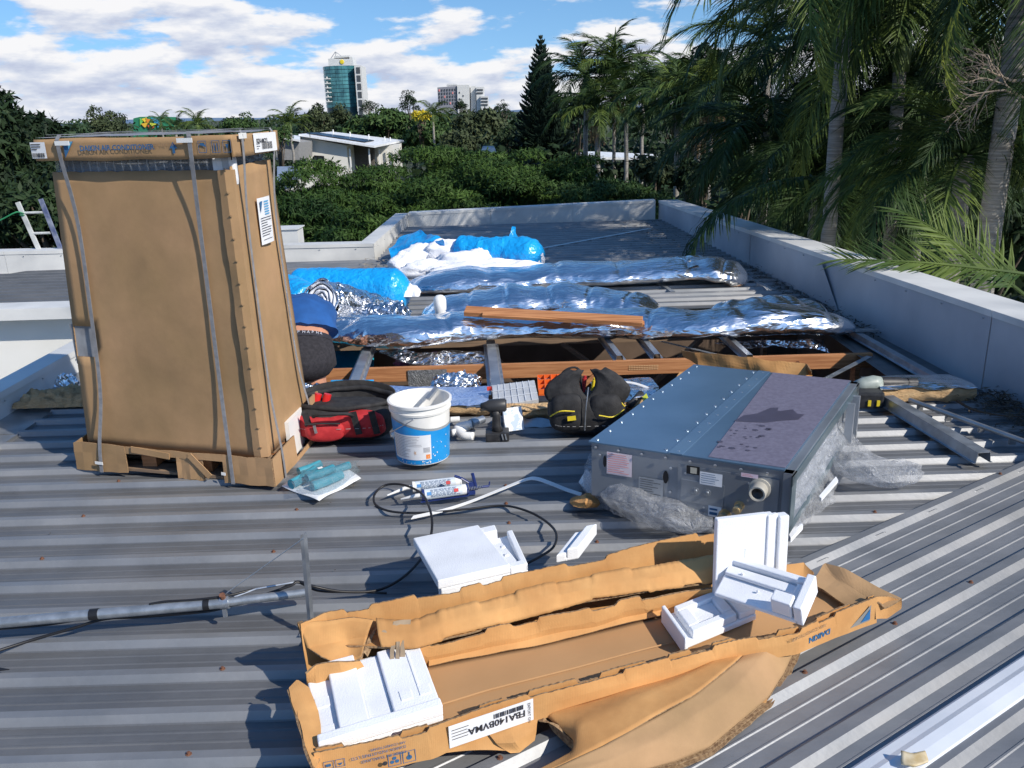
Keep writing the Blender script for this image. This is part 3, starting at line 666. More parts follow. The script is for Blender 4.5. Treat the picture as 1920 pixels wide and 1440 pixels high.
o = b.build('screws', M('bright_screws', (.7, .72, .74), rough=.3, metal=.9), un); o['kind'] = 'stuff'
# end flange on the right, a frame of angle around the duct opening
fr = MB()
for (a0, b0, a1, b1, z0, z1) in ((1.004, -.01, 1.045, 1.01, Z1-.022, Z1-.004), (1.004, -.01, 1.045, 1.01, Z0, Z0+.02), (1.004, -.012, 1.045, .02, Z0, Z1-.004), (1.004, .985, 1.045, 1.01, Z0, Z1-.004)):
    fr.prism([ub(a0, b0, z0), ub(a1, b0, z0), ub(a1, b1, z0), ub(a0, b1, z0)], V(0, 0, z1-z0))
fr.build('duct_flange', m_unit, un)
fr = MB()
for (b0, b1, z0, z1) in ((-.02, 1.02, Z1-.05, Z1-.012), (-.02, .035, Z0-.01, Z1-.012), (.97, 1.02, Z0-.01, Z1-.012), (-.02, 1.02, Z0-.01, Z0+.02)):
    fr.prism([ub(1.045, b0, z0), ub(1.052, b0, z0), ub(1.052, b1, z0), ub(1.045, b1, z0)], V(0, 0, z1-z0))
fr.build('duct_flange', M('green_grey_steel', (.16, .22, .25), rough=.35, metal=.6), un)
for bb in (.80, .90):
    q = MB(); q.prism([ub(1.045, bb, Z0), ub(1.09, bb, Z0), ub(1.09, bb+.02, Z0), ub(1.045, bb+.02, Z0)], V(0, 0, .2)); q.build('bracket', m_unit, un)
# front panel details
def fdec(name, a, z, shapes, mat, lift=.0025): return decal(un, name, ub(a, 0, z)+fu*lift, eu, zv, shapes, mat)
q = MB(); q.prism([ub(.48, 0, .10)+fu*.004, ub(.985, 0, .10)+fu*.004, ub(.985, 0, .292)+fu*.004, ub(.48, 0, .292)+fu*.004], fu*.003); q.build('access_panel', m_unit, un)
q = MB(); q.prism([ub(.50, 0, .145)+fu*.0075, ub(.72, 0, .145)+fu*.0075, ub(.72, 0, .235)+fu*.0075, ub(.50, 0, .235)+fu*.0075], fu*.003); q.build('terminal_cover', m_unit, un)
fdec('slot', .065, .255, [[(0+.012*math.cos(t)*.6+.01, .025*math.sin(t)) for t in (i*.524 for i in range(12))]], m_black)
fdec('slot', .40, .23, [[(.011+.011*math.cos(t), .026*math.sin(t)*1.05) for t in (i*.524 for i in range(12))]], m_black, .003)
fdec('window_opening', .475+.05, .262, [rect(0, 0, .05, .034)], m_black, .009); fdec('window_opening', .545, .266, [rect(0, 0, .025, .025)], M('beige_plastic', (.5, .47, .38), rough=.5), .0095)
fdec('warning_label', .09, .205, [rect(0, 0, .105, .095)], M('pink_white_label', (.74, .62, .64), rough=.5), .003)
fdec('print', .09, .205, lines_(.005, .085, .09, 9, .0095, .0025, 5), m_redink, .0045)
fdec('data_plate', .27, .12, [rect(0, 0, .10, .095)], M('plate_grey', (.38, .40, .42), rough=.4, metal=.3), .003); fdec('print', .27, .12, lines_(.005, .085, .085, 9, .0095, .002, 8), m_ink, .0045)
fdec('wiring_label', .595, .228, [rect(0, 0, .085, .052)], m_label, .0095); fdec('print', .595, .228, lines_(.005, .044, .07, 5, .009, .002, 11), m_blueink, .011)
fdec('small_label', .80, .285, [rect(0, 0, .062, .016)], M('pink_label', (.76, .60, .68), rough=.5), .0095); fdec('print', .80, .285, lines_(.004, .011, .05, 2, .006, .0015, 3), m_redink, .011)
fdec('data_plate', .645, .10, [rect(0, 0, .05, .05)], m_label, .009); fdec('print', .645, .10, [rect(.005, .008, .03, .012), rect(.005, .028, .03, .008)], m_blueink, .0105)
for a in (.575, .635):
    q = MB(); q.lathe(ub(a, 0, .195)+fu*.008, [(.016, 0), (.015, .004), (.009, .005), (.007, .012), (.0001, .013)], 16, axis=fu); q.build('cable_entry', m_unit, un, smooth='auto')
q = MB(); q.lathe(ub(.895, 0, .248)+fu*.006, [(.040, 0), (.040, .01), (.031, .012), (.031, .055), (.028, .058), (.022, .056), (.021, .02), (.0001, .02)], 24, axis=fu); q.build('drain_spigot', M('spigot_plastic', (.40, .38, .33), rough=.5), un, smooth='auto')
q = MB(); q.lathe(ub(.895, 0, .248)+fu*.03, [(.0215, 0), (.0215, .024), (.0001, .012)], 20, axis=fu); q.build('spigot_bore', m_black, un)
for a, z, r_ in ((.80, .165, .013), (.73, .115, .017)):
    q = MB(); q.lathe(ub(a, 0, z)+fu*.004, [(r_*1.5, 0), (r_*1.5, .006), (r_*.8, .008), (r_*.8, .03), (r_*1.3, .031), (r_*1.3, .048), (r_*.9, .05), (r_*.9, .06), (.0001, .061)], 6 if r_ > 9 else 12, axis=fu); q.build('brass_fitting', M('brass', (.60, .46, .26), rough=.35, metal=.8), un, smooth='auto')
# clear plastic wrapping
def film_mat(name, tint, fac, seed):
    m = bpy.data.materials.new(name); m.use_nodes = True; t = m.node_tree; n = t.nodes; l = t.links; n.clear()
    o = n.new('ShaderNodeOutputMaterial'); mxs = n.new('ShaderNodeMixShader'); tr = n.new('ShaderNodeBsdfTransparent'); tr.inputs[0].default_value = (.93, .94, .96, 1)
    b = n.new('ShaderNodeBsdfPrincipled'); b.inputs['Base Color'].default_value = (*tint, 1); b.inputs['Roughness'].default_value = .10; b.inputs['Specular IOR Level'].default_value = 1.0
    tcn = n.new('ShaderNodeTexCoord'); nz = n.new('ShaderNodeTexNoise'); nz.inputs['Scale'].default_value = 15; nz.inputs['Detail'].default_value = 3; nz.inputs['Distortion'].default_value = 3.0; l.new(tcn.outputs['Object'], nz.inputs['Vector'])
    lw = n.new('ShaderNodeLayerWeight'); lw.inputs[0].default_value = .30
    vz = n.new('ShaderNodeTexNoise'); vz.inputs['Scale'].default_value = 16; vz.inputs['Detail'].default_value = 2; vz.inputs['Distortion'].default_value = 1.5; mxn = n.new('ShaderNodeMixRGB'); mxn.inputs[0].default_value = .1; l.new(tcn.outputs['Object'], mxn.inputs[1]); l.new(nz.outputs['Color'], mxn.inputs[2]); l.new(mxn.outputs[0], vz.inputs['Vector'])
    bp = n.new('ShaderNodeBump'); bp.inputs['Strength'].default_value = 1; bp.inputs['Distance'].default_value = .035; l.new(vz.outputs[0], bp.inputs['Height']); l.new(bp.outputs[0], b.inputs['Normal']); l.new(bp.outputs[0], lw.inputs['Normal'])
    mr_ = n.new('ShaderNodeMapRange'); l.new(nz.outputs[0], mr_.inputs[0]); mr_.inputs[1].default_value = .40; mr_.inputs[2].default_value = .65; mr_.inputs[3].default_value = .08; mr_.inputs[4].default_value = .20
    ad = n.new('ShaderNodeMath'); ad.operation = 'MULTIPLY_ADD'; l.new(lw.outputs['Facing'], ad.inputs[0]); ad.inputs[1].default_value = fac; l.new(mr_.outputs[0], ad.inputs[2]); ad.use_clamp = True
    tl_ = n.new('ShaderNodeBsdfTranslucent'); tl_.inputs[0].default_value = (*tint, 1); m2 = n.new('ShaderNodeMixShader'); m2.inputs[0].default_value = .5; l.new(b.outputs[0], m2.inputs[1]); l.new(tl_.outputs[0], m2.inputs[2]); l.new(ad.outputs[0], mxs.inputs[0]); l.new(tr.outputs[0], mxs.inputs[1]); l.new(m2.outputs[0], mxs.inputs[2]); l.new(mxs.outputs[0], o.inputs[0]); return m
m_film = film_mat('clear_film', (.90, .92, .95), .72, 1)
def film(name, label, cat, rows, amp, sc, seed, n=40, m=8, mat=m_film, parent=None):
    if parent is None:
        t = thing(name, label, cat, rows[1][1]); film('film_layer', None, None, rows, amp, sc, seed, n, m, mat, t); film('film_layer', None, None, [[p+V(0, 0, -.008) for p in r_] for r_ in rows], amp*1.3, sc*1.25, seed+4, n, m, mat, t); return t
    b = MB(); rr2 = ribbon(rows, n, amp, sc, seed, m); rr2 = [[p+Vector(noise.noise_vector(p*sc*3.1))*amp*.45 for p in r_] for r_ in rr2]
    rr2 = [[V(p.x, p.y, max(p.z, .03)) for p in r_] for r_ in rr2]
    b.grid(rr2); o = b.build(name, mat, parent, smooth=True, sub=1)
    if parent is None: tagp(o, label, cat)
    return o
film('plastic_wrapping', 'crumpled clear plastic bunched along the front foot of the grey metal unit', 'plastic film',
     [[P(1105, 850, .16), P(1130, 880, .14), P(1190, 905, .14), P(1250, 925, .14), P(1320, 955, .12)],
      [P(1095, 880, .14), P(1150, 900, .17), P(1210, 935, .16), P(1270, 955, .15), P(1335, 975, .12)],
      [P(1088, 910, .06), P(1150, 935, .13), P(1210, 965, .13), P(1270, 985, .12), P(1335, 992, .09)],
      [P(1100, 928, .03), P(1160, 965, .03), P(1230, 990, .03), P(1290, 1000, .03), P(1345, 1005, .03)]], .024, 8, 2, 70, 10)
film('plastic_wrapping', 'clear plastic film trailing right from the grey unit into a rounded bunch', 'plastic film',
     [[P(1580, 775, .16), P(1600, 810, .10), P(1625, 845, .09), P(1665, 860, .09), P(1720, 872, .08)],
      [P(1555, 800, .20), P(1580, 840, .14), P(1605, 870, .14), P(1665, 880, .13), P(1730, 885, .08)],
      [P(1530, 815, .18), P(1550, 850, .12), P(1590, 880, .10), P(1650, 895, .11), P(1722, 905, .05)],
      [P(1525, 840, .03), P(1560, 880, .03), P(1600, 905, .03), P(1660, 912, .03), P(1712, 910, .03)]], .026, 8, 6, 60, 10)
film('plastic_wrapping', 'clear plastic film hanging at the duct end of the grey unit', 'plastic film',
     [[P(1575, 790, .22), P(1520, 850, .22), P(1490, 900, .20), P(1475, 950, .16)],
      [P(1560, 815, .15), P(1535, 870, .16), P(1505, 930, .14), P(1480, 975, .10)],
      [P(1565, 845, .05), P(1560, 890, .07), P(1545, 935, .06), P(1500, 985, .05)],
      [P(1555, 850, .03), P(1570, 900, .03), P(1560, 945, .03), P(1480, 1000, .03)]], .024, 8, 9, 60, 10)
b = MB(); b.prism([P(1475, 1003, .03), P(1500, 985, .03), P(1505, 993, .03), P(1482, 1018, .03)], V(0, 0, .02)); simple('foam_strip', 'small white foam strip poking out between the grey unit and the upright foam panel', 'foam strip', b, m_foam)
b = MB(); b.prism([P(1535, 935, .08), P(1567, 898, .08), P(1571, 905, .08), P(1540, 940, .08)], V(0, 0, .012)); simple('foam_strip', 'thin white foam strip tangled in the clear plastic right of the grey unit', 'foam strip', b, m_foam)
b = MB(); b.prism([P(1085, 905, .03), P(1100, 880, .07), P(1125, 915, .06), P(1108, 930, .03)], V(0, 0, .004)); simple('plastic_scrap', 'small white film scrap under the front corner of the grey unit', 'plastic scrap', b, m_white)
b = MB(); b.grid(ribbon([[P(1075, 935, .03), P(1100, 925, .06), P(1122, 930, .04)], [P(1070, 945, .03), P(1095, 942, .07), P(1125, 942, .05)], [P(1078, 952, .028), P(1098, 952, .04), P(1118, 950, .03)]], 14, .012, 20, 3)); simple('cardboard_scrap', 'small crumpled brown cardboard scrap by the front left corner of the unit', 'cardboard scrap', b, m_card2, solid=.004)
# brown strip behind the unit
b = MB(); b.grid(ribbon([[P(1278, 656, .12), P(1300, 660, .14), P(1400, 670, .15), P(1460, 677, .14), P(1512, 684, .13), P(1522, 694, .12)], [P(1281, 668, .08), P(1310, 686, .06), P(1400, 700, .05), P(1460, 708, .05), P(1515, 712, .05), P(1524, 704, .05)]], 50, .01, 12, 7, 6)); simple('cardboard_strip', 'long torn brown cardboard strip lying behind the grey metal unit', 'cardboard strip', b, m_card2, solid=.005)
b = MB(); b.grid(ribbon([[P(1275, 698, .05), P(1298, 698, .05)], [P(1265, 712, .03), P(1290, 714, .03)]], 6, .004, 9)); simple('cardboard_flap', 'small orange cardboard flap at the back left corner of the grey unit', 'cardboard flap', b, m_card2, solid=.005)
# ------------------------------------------------------------------ flattened cardboard in the foreground
def PP(l): return [P(*q) for q in l]
def castle(pl, n, h, seed, dep=.012):
    n = n*2 if n > 60 else n; dep *= 1.15
    """upper edge with the low notches of torn box closures"""
    r_ = random.Random(seed); pts = resample(pl, n); q = 0; res = []
    for i, p in enumerate(pts):
        if i % 9 == 0: q = r_.choice((0, 0, 1, 1))
        res.append(p-V(0, 0, dep*q+.003*r_.random()))
    return res
tray = thing('cardboard_tray', 'long flattened brown cardboard tray with printed front wall, nearest the camera', 'cardboard tray', (.3, 2.0, .08))
frt = PP([(588, 1410, .17), (700, 1388, .17), (800, 1364, .17), (900, 1327, .165), (978, 1303, .165), (1183, 1250, .16), (1378, 1199, .16), (1494, 1180, .16), (1560, 1150, .165), (1642, 1118, .17)])
n_ = 110
top = castle(frt, n_, 0, 3, .010); n_ = len(top); ty = [p.copy() for p in resample(frt, n_)]
r1 = [V(p.x+.004, p.y-.004, .12) for p in ty]; r2 = [V(p.x+.006+.006*noise.noise(V(p.x*8, 0, 0)), p.y-.006, .083+.004*noise.noise(V(p.x*20, 3, 0))) for p in ty]
b = MB(); b.grid([top, r1, r2]); b.build('front_wall', m_card2, tray, solid=.006)
b = MB(); rr2 = castle([p+V(0, .018, -.004) for p in frt], n_//2, 0, 8, .014); b.grid([rr2, [V(p.x, p.y, .09) for p in rr2]]); b.build('inner_wall', m_card2, tray, solid=.006)
# floor
fb = [V(p.x, p.y+.015, .095) for p in resample(frt, 60)]
crease = PP([(676, 1272, .10), (805, 1250, .10), (1000, 1214, .10), (1075, 1197, .10), (1195, 1165, .105), (1356, 1130, .11), (1480, 1104, .115), (1560, 1086, .12)])
b = MB(); b.grid(ribbon([fb, [p.lerp(q, .5)+V(0, 0, .004) for p, q in zip(fb, resample(crease, 60))], crease], 60, .006, 3, 4, 6)); b.build('floor', M('cardboard_floor', (.40, .225, .10), rough=.88, scale=2.5, col2=(.47, .27, .125), bump=.1, bscale=9), tray, smooth=True, solid=.006)
b = MB(); q1 = resample([p.lerp(q, .42)+V(0, 0, .012) for p, q in zip(fb, resample(crease, 60))], 60); b.grid([[p+V(0, -.003, 0) for p in q1[3:40]], [p+V(0, 0, .003) for p in q1[3:40]], [p+V(0, .003, 0) for p in q1[3:40]]]); b.build('fold_line', _mats['cardboard_floor'], tray)
# rear folded wall of the tray
f2t = PP([(700, 1232, .17), (800, 1205, .18), (900, 1180, .19), (1000, 1157, .19), (1075, 1146, .19), (1112, 1135, .195), (1240, 1110, .195), (1356, 1090, .19), (1450, 1080, .185)])
b = MB(); t_ = castle(f2t, 70, 0, 12, .012); b.grid(ribbon([t_, [p.lerp(q, .5)+V(0, -.004, 0) for p, q in zip(t_, resample([p+V(0, .01, 0) for p in crease[:-1]], len(t_)))], [p+V(0, .01, 0) for p in crease[:-1]]], 160, .006, 9, 5, 3)); b.build('rear_wall', m_card2, tray, solid=.006)
b = MB(); lp_ = resample([p+V(0, -.012, .012) for p in crease[1:6]], 50); lp_ = [p+V(0, .006*noise.noise(p*14), .004*noise.noise(p*11)) for p in lp_]; b.grid([lp_, [p+V(0, .035, .018) for p in lp_]]); b.build('torn_lip', m_card2, tray, solid=.005)
# left end wall
b = MB(); e0 = PP([(540, 1290, .16), (556, 1272, .175), (575, 1283, .17), (597, 1332, .165), (600, 1380, .165), (600, 1412, .168)]); e1 = PP([(548, 1320, .03), (575, 1330, .03), (585, 1350, .03), (600, 1400, .03), (604, 1440, .03), (606, 1470, .03)])
b.grid(ribbon([[P(542, 1292, .17), P(556, 1340, .165), P(570, 1400, .165), P(592, 1452, .16)], [P(553, 1335, .08), P(572, 1380, .075), P(590, 1430, .07), P(605, 1475, .06)]], 24, .006, 12, 5, 5))
b.grid(ribbon([[P(542, 1292, .17), P(556, 1276, .175), P(580, 1290, .17)], [P(555, 1340, .165), P(575, 1335, .16), P(597, 1335, .15)], [P(590, 1450, .16), P(598, 1430, .15), P(606, 1412, .15)]], 12, .005, 14, 6, 6))
b.build('end_wall', m_card2, tray, solid=.006)
b = MB(); b.grid(ribbon([[P(573, 1262, .19), P(590, 1248, .20), P(640, 1240, .20), P(676, 1240, .18)], [P(580, 1290, .12), P(600, 1300, .12), P(650, 1290, .11), P(690, 1275, .105)]], 20, .008, 12, 8, 5)); b.build('corner_flap', m_card2, tray, solid=.006)
# lettering and label on the front wall
def along(px, py, z):
    return P(px, py, z)
lo = V(0, 0, 0)
pa = P(830, 1389, .09); pb = P(979, 1350, .095)
wu = (pb-pa); wl = wu.length; wu.normalize(); wn = wu.cross(zv).normalized()
pa_l, u_l, n_l = (lambda a, c: (a, (c-a).normalized(), (c-a).normalized().cross(zv).normalized()))(*[ty[min(range(len(ty)), key=lambda i: abs((960+FPX*((ty[i]-EYE).dot(cR))/((ty[i]-EYE).dot(cF)))-px))] for px in (838, 985)])
wu = u_l; wn = n_l; wl = .235; base = V(pa_l.x, pa_l.y, .093)+wn*.010
label_sheet(base, wu, zv, wl, .066, tray, [], bow=0)
text(tray, 'FBA140BVMA', .0275, base+wu*(wl*.90)+zv*.040+wn*.0040, -wu, -zv, m_ink, bold=.0005)
decal(tray, 'barcode', base+wn*.0038, wu, zv, bars(wl*.52, .044, wl*.34, .014, seed=9)+lines_(wl*.03, .05, .07, 4, .009, .002, 4), m_ink)
text(tray, 'EXPORT ONLY', .011, base+wu*(wl*.93)+zv*.058+wn*.0038, -zv, wu, m_ink)
def on_front(px): 
    best = min(range(len(ty)), key=lambda i: abs((960+FPX*((ty[i]-EYE).dot(cR))/((ty[i]-EYE).dot(cF)))-px)); return ty[best]
def fw(px0, px1):
    a = on_front(px0); c = on_front(px1); u = (c-a).normalized(); return a, u, u.cross(zv).normalized()
a, u_, n2 = fw(760, 800)
text(tray, 'DAIKIN INDUSTRIES LTD', .012, V(a.x, a.y, .143)+n2*.009, -u_, -zv, m_blueink)
text(tray, 'MADE IN THAILAND', .012, V(a.x, a.y, .128)+n2*.009, -u_, -zv, m_blueink)
text(tray, 'AIR CONDITIONER', .010, V(a.x, a.y, .155)+n2*.009, -u_, -zv, m_blueink)
def frame(x, y, w, h, t=.0015): return [rect(x, y, w, t), rect(x, y+h-t, w, t), rect(x, y, t, h), rect(x+w-t, y, t, h)]
a, u_, n2 = fw(720, 760)
disc = lambda x, y, r: [(x+r*math.cos(t), y+r*math.sin(t)) for t in (i*.524 for i in range(12))]
decal(tray, 'handling_marks', V(a.x, a.y, .090)+n2*.009, u_, zv, frame(0, 0, .032, .034)+frame(.036, 0, .032, .034)+[disc(.010, .012, .005), disc(.022, .012, .005), disc(.016, .022, .005), disc(.052, .014, .007), rect(.0505, .014, .003, .016)], m_blueink)
a, u_, n2 = fw(600, 640)
decal(tray, 'handling_marks', V(a.x, a.y, .088)+n2*.009, u_, zv, frame(.004, .034, .024, .022)+frame(.032, .034, .022, .022)+frame(.004, .006, .024, .022)+frame(.032, .006, .022, .022)+[rect(.009, .040, .012, .008), [(.037, .045), (.049, .045), (.043, .038)], rect(.009, .012, .012, .008), [(.037, .012), (.049, .012), (.043, .020)]], m_blueink)
a, u_, n2 = fw(1500, 1560)
text(tray, 'AIR CONDITIONER', .016, V(a.x, a.y, .145)+u_*.10+n2*.009, -u_, -zv, m_faintink)
text(tray, 'DAIKIN', .026, V(a.x, a.y, .120)+u_*.12+n2*.009, -u_, -zv, m_blueink, bold=.001)
a, u_, n2 = fw(1605, 1640)
decal(tray, 'emblem', V(a.x, a.y, .098)+n2*.009, u_, zv, [[(-.03, 0), (.05, .0), (.05, .055)]], M('emblem_grey', (.25, .25, .24), rough=.7)); decal(tray, 'emblem', V(a.x, a.y, .098)+n2*.0105, u_, zv, [[(.012, .006), (.05, .006), (.046, .042)]], M('emblem_blue', (.02, .15, .38), rough=.6))
for px in (706, ):
    a = on_front(px); b = MB(); b.lathe(V(a.x, a.y, .115)+V(.02, -.018, 0), [(.0065, 0), (.0001, .0005)], 12, axis=V(.3, -.95, 0)); b.build('punched_hole', m_ink, tray)
# rear carton piece : back wall, top fold, front band
rear = thing('cardboard_channel', 'torn brown cardboard channel lying behind the printed tray, folded along its length', 'cardboard channel', (.1, 2.3, .1))
bt = PP([(562, 1168, .26), (610, 1148, .265), (669, 1138, .27), (728, 1127, .27), (784, 1113, .27), (867, 1098, .27), (944, 1079, .27), (996, 1070, .27), (1120, 1044, .27), (1225, 1018, .27), (1340, 992, .27)])
b = MB(); t_ = castle(bt, 90, 0, 21, .012); b.grid(ribbon([t_, [V(p.x+.004, p.y-.010, .18) for p in t_], [V(p.x+.006, p.y-.012, .06) for p in t_]], 200, .007, 6, 7, 4)); b.build('back_wall', m_card2, rear, solid=.006)
ft = PP([(706, 1160, .235), (773, 1165, .225), (800, 1148, .235), (825, 1141, .24), (1000, 1099, .245), (1127, 1071, .245), (1340, 1036, .245)])
fbm = PP([(715, 1212, .19), (780, 1212, .185), (805, 1205, .185), (850, 1190, .185), (1000, 1151, .19), (1105, 1123, .19), (1340, 1088, .19)])
b = MB(); b.grid(ribbon([castle(ft, 80, 0, 31, .007), [p.lerp(q, .5)+V(0, -.012, 0) for p, q in zip(resample(ft, 80), resample(fbm, 80))], castle(fbm, 80, 0, 33, .006)], 180, .005, 8, 9, 4)); b.build('front_band', m_card2, rear, smooth='auto', solid=.007)
b = MB(); b.grid(ribbon([[V(p.x, p.y-.004, .175) for p in resample(bt, 80)[2:]], [p+V(0, .006, -.01) for p in resample(fbm, 78)]], 78, .006, 8, 4, 3)); b.build('floor', m_card2, rear, solid=.006)
fl_ = PP([(560, 1170, .255), (600, 1162, .25), (660, 1158, .245), (700, 1162, .24)]); fl2 = PP([(575, 1215, .19), (610, 1210, .185), (650, 1205, .18), (690, 1196, .19)]); fl3 = PP([(600, 1232, .18), (625, 1245, .16), (655, 1250, .15), (678, 1236, .17)])
b = MB(); b.grid(ribbon([fl_, fl2, fl3], 26, .012, 12, 2, 5)); b.build('torn_flap', m_card2, rear, smooth='auto', solid=.006)
b = MB(); b.grid(ribbon([[P(556, 1170, .25), P(566, 1166, .255)], [P(570, 1212, .17), P(580, 1208, .18)]], 5, .004, 30, 2, 12)); b.build('fluted_edge', m_cardedge, rear, solid=.008)
b = MB(); b.grid(ribbon([[P(728, 1196, .20), P(768, 1190, .20)], [P(738, 1165, .23), P(770, 1162, .23)]], 8, .004, 20, 2, 4)); b.build('peeled_paper', M('peeled_grey_card', (.28, .21, .14), rough=.95, scale=30, col2=(.36, .27, .18)), rear, solid=.003)
for i, (x, y) in enumerate(((737, 1205), (745, 1208), (753, 1206))):
    b = MB(); b.grid(ribbon([[P(x-4, y-6, .20), P(x+5, y-6, .20)], [P(x-6+i*2, y+32-i*3, .17), P(x+2+i*2, y+32-i*3, .17)]], 4, .006, 30, i, 6)); b.build('torn_shred', _mats['peeled_grey_card'], rear, solid=.002)
b = MB(); b.grid(ribbon([[P(700, 1180, .20), P(708, 1172, .21)], [P(680, 1226, .17), P(690, 1232, .16)]], 5, .008, 30, 9, 8)); b.build('torn_shred', m_cardedge, rear, solid=.003)
b = MB(); b.grid(ribbon([[P(622, 1245, .165), P(640, 1238, .17), P(652, 1240, .17)], [P(640, 1256, .155), P(648, 1258, .15), P(656, 1252, .15)]], 12, .012, 40, 4, 4)); b.build('torn_shred', m_cardedge, rear, solid=.003)
a = P(720, 1187, .215); b = MB(); b.lathe(a, [(.0085, 0), (.0001, .001)], 12, axis=V(0, -.8, .55)); b.build('punched_hole', _mats['peeled_grey_card'], rear)
# right hand end flaps of the tray
b = MB(); b.grid(ribbon([[P(1522, 1096, .15), P(1545, 1055, .16), P(1578, 1064, .165), P(1690, 1126, .13)], [P(1545, 1108, .14), P(1570, 1090, .14), P(1600, 1105, .14), P(1660, 1140, .13)], [P(1585, 1135, .13), P(1605, 1138, .135), P(1625, 1138, .14), P(1648, 1128, .15)]], 26, .006, 14, 3, 5)); b.build('end_flap', m_card, tray, solid=.006)
b = MB(); b.grid(ribbon([[P(1640, 1118, .17), P(1665, 1118, .15), P(1690, 1126, .13)], [P(1642, 1160, .10), P(1662, 1158, .07), P(1688, 1140, .09)]], 12, .004, 14, 3, 5)); b.build('end_flap', m_card2, tray, solid=.006)
b = MB(); b.grid(ribbon([[P(1450, 1066, .16), P(1480, 1058, .165), P(1508, 1055, .165), P(1525, 1075, .15)], [P(1470, 1085, .15), P(1490, 1092, .13), P(1510, 1096, .12), P(1522, 1096, .12)]], 18, .006, 14, 6, 5)); b.build('end_flap', m_card2, tray, solid=.006)
b = MB(); b.grid(ribbon([[P(1452, 1080, .12), P(1520, 1095, .115), P(1580, 1130, .11)], [P(1430, 1150, .10), P(1500, 1150, .10), P(1570, 1150, .10)]], 18, .004, 6, 6, 5)); b.build('floor', m_card2, tray, solid=.005)
b = MB(); b.beam(P(1570, 1118, .13), P(1590, 1132, .13), .015, .003); b.build('white_tab', m_white, tray)
b = MB(); b.grid(ribbon([[P(1565, 1175, .09), P(1592, 1168, .09)], [P(1560, 1190, .05), P(1590, 1186, .05)]], 6, .006, 14, 6, 5)); b.build('torn_flap', m_card2, tray, solid=.005)
# large sheet beneath
sh = thing('cardboard_sheet', 'wide bent brown cardboard sheet drooping from under the tray onto the ribbed roof', 'cardboard sheet', (.3, 1.8, .04))
rdg = PP([(1400, 1225, .10), (1378, 1245, .115), (1300, 1305, .115), (1220, 1350, .11), (1130, 1400, .10), (1040, 1440, .09), (960, 1475, .09)])
bk = PP([(1300, 1255, .09), (1200, 1290, .09), (1100, 1318, .09), (1019, 1338, .085), (1050, 1365, .07), (1097, 1398, .05), (1035, 1438, .06)])
b = MB(); b.grid(ribbon([bk, [p.lerp(q, .5)+V(0, 0, .012) for p, q in zip(resample(bk, 40), resample(rdg, 40))], rdg], 50, .006, 5, 1, 6)); b.build('upper_face', m_card2, sh, smooth=True, solid=.006)
rt = PP([(1497, 1207, .07), (1470, 1265, .045), (1440, 1310, .04), (1390, 1350, .04), (1330, 1400, .04), (1270, 1425, .035), (1200, 1445, .035)])
b = MB(); b.grid(ribbon([rdg, [p.lerp(q, .5)+V(0, 0, .018) for p, q in zip(resample(rdg, 40), resample(rt, 40))], rt], 50, .006, 4, 3, 8)); b.build('lower_face', m_card, sh, smooth=True, solid=.006)
for k in range(3):
    b = MB(); r3 = [p+V(.004*k, -.004*k, -.008*k-.004+.004*noise.noise(p*20+V(k, 0, 0))) for p in resample(rt, 60)]
    b.grid([[p+V(-.05, .03, 0) for p in r3], [p+V(-.01, .006, 0) for p in r3], [p+V(.004*noise.noise(p*30), 0, 0) for p in r3]]); b.build('layer_edge', m_cardedge, sh, solid=.003)
b = MB(); b.grid(ribbon([[P(1010, 1340, .09), P(1005, 1336, .09)], [P(1100, 1400, .03), P(1090, 1412, .03)]], 4, .002, 14, 6, 10)); b.build('cut_edge', m_cardedge, sh, solid=.03)
f3 = thing('cardboard_flap', 'small folded cardboard flap hanging under the white model label', 'cardboard flap', (.0, 1.8, .05))
b = MB(); b.grid(ribbon([[P(912, 1374, .088), P(960, 1358, .09), P(1010, 1338, .09)], [P(930, 1395, .07), P(965, 1392, .075), P(1005, 1365, .075)], [P(955, 1412, .045), P(972, 1410, .04), P(1000, 1388, .05)]], 16, .004, 14, 3, 5)); b.build('flap', m_card2, f3, solid=.006)
b = MB(); b.grid(ribbon([[P(720, 1395, .10), P(850, 1380, .08), P(930, 1372, .085)], [P(750, 1420, .06), P(850, 1408, .06), P(955, 1408, .05)]], 16, .004, 14, 3, 5)); simple('cardboard_strip', 'narrow shaded cardboard strip under the front wall, left of the hanging flap', 'cardboard strip', b, m_card2, solid=.006)
b = MB(); b.prism(PP([(1420, 1305, .035), (1440, 1298, .035), (1437, 1318, .035), (1412, 1322, .035)]), V(0, 0, .005)); simple('cardboard_tab', 'small orange cardboard tab sticking out at the right of the drooping sheet', 'cardboard tab', b, m_card2)

# ------------------------------------------------------------------ polystyrene packing
def slab(poly, th, up, parent, name, mat=m_foam, **k):
    b = MB(); b.prism(poly, Vector(up)*-th); o = b.build(name, mat, parent, bevel=.004, **k); return o
def foamq(c00, c10, c01, boxes, label, name='foam_block', cat='foam packing', grp='white polystyrene packing pieces'):
    """boxes in unit coordinates of the parallelogram c00->c10 (a), c00->c01 (b), heights in metres"""
    c00, c10, c01 = Vector(c00), Vector(c10), Vector(c01); u = c10-c00; v = c01-c00; n = u.cross(v).normalized()
    t = thing(name, label, cat, (c00+c10+c01)/3, group=grp)
    for nm, a0, b0, a1, b1, h0, h1 in boxes:
        b = MB(); b.prism([c00+u*a0+v*b0+n*h0, c00+u*a1+v*b0+n*h0, c00+u*a1+v*b1+n*h0, c00+u*a0+v*b1+n*h0], n*(h1-h0))
        b.build(nm, m_foam, t, bevel=.004)
    return t
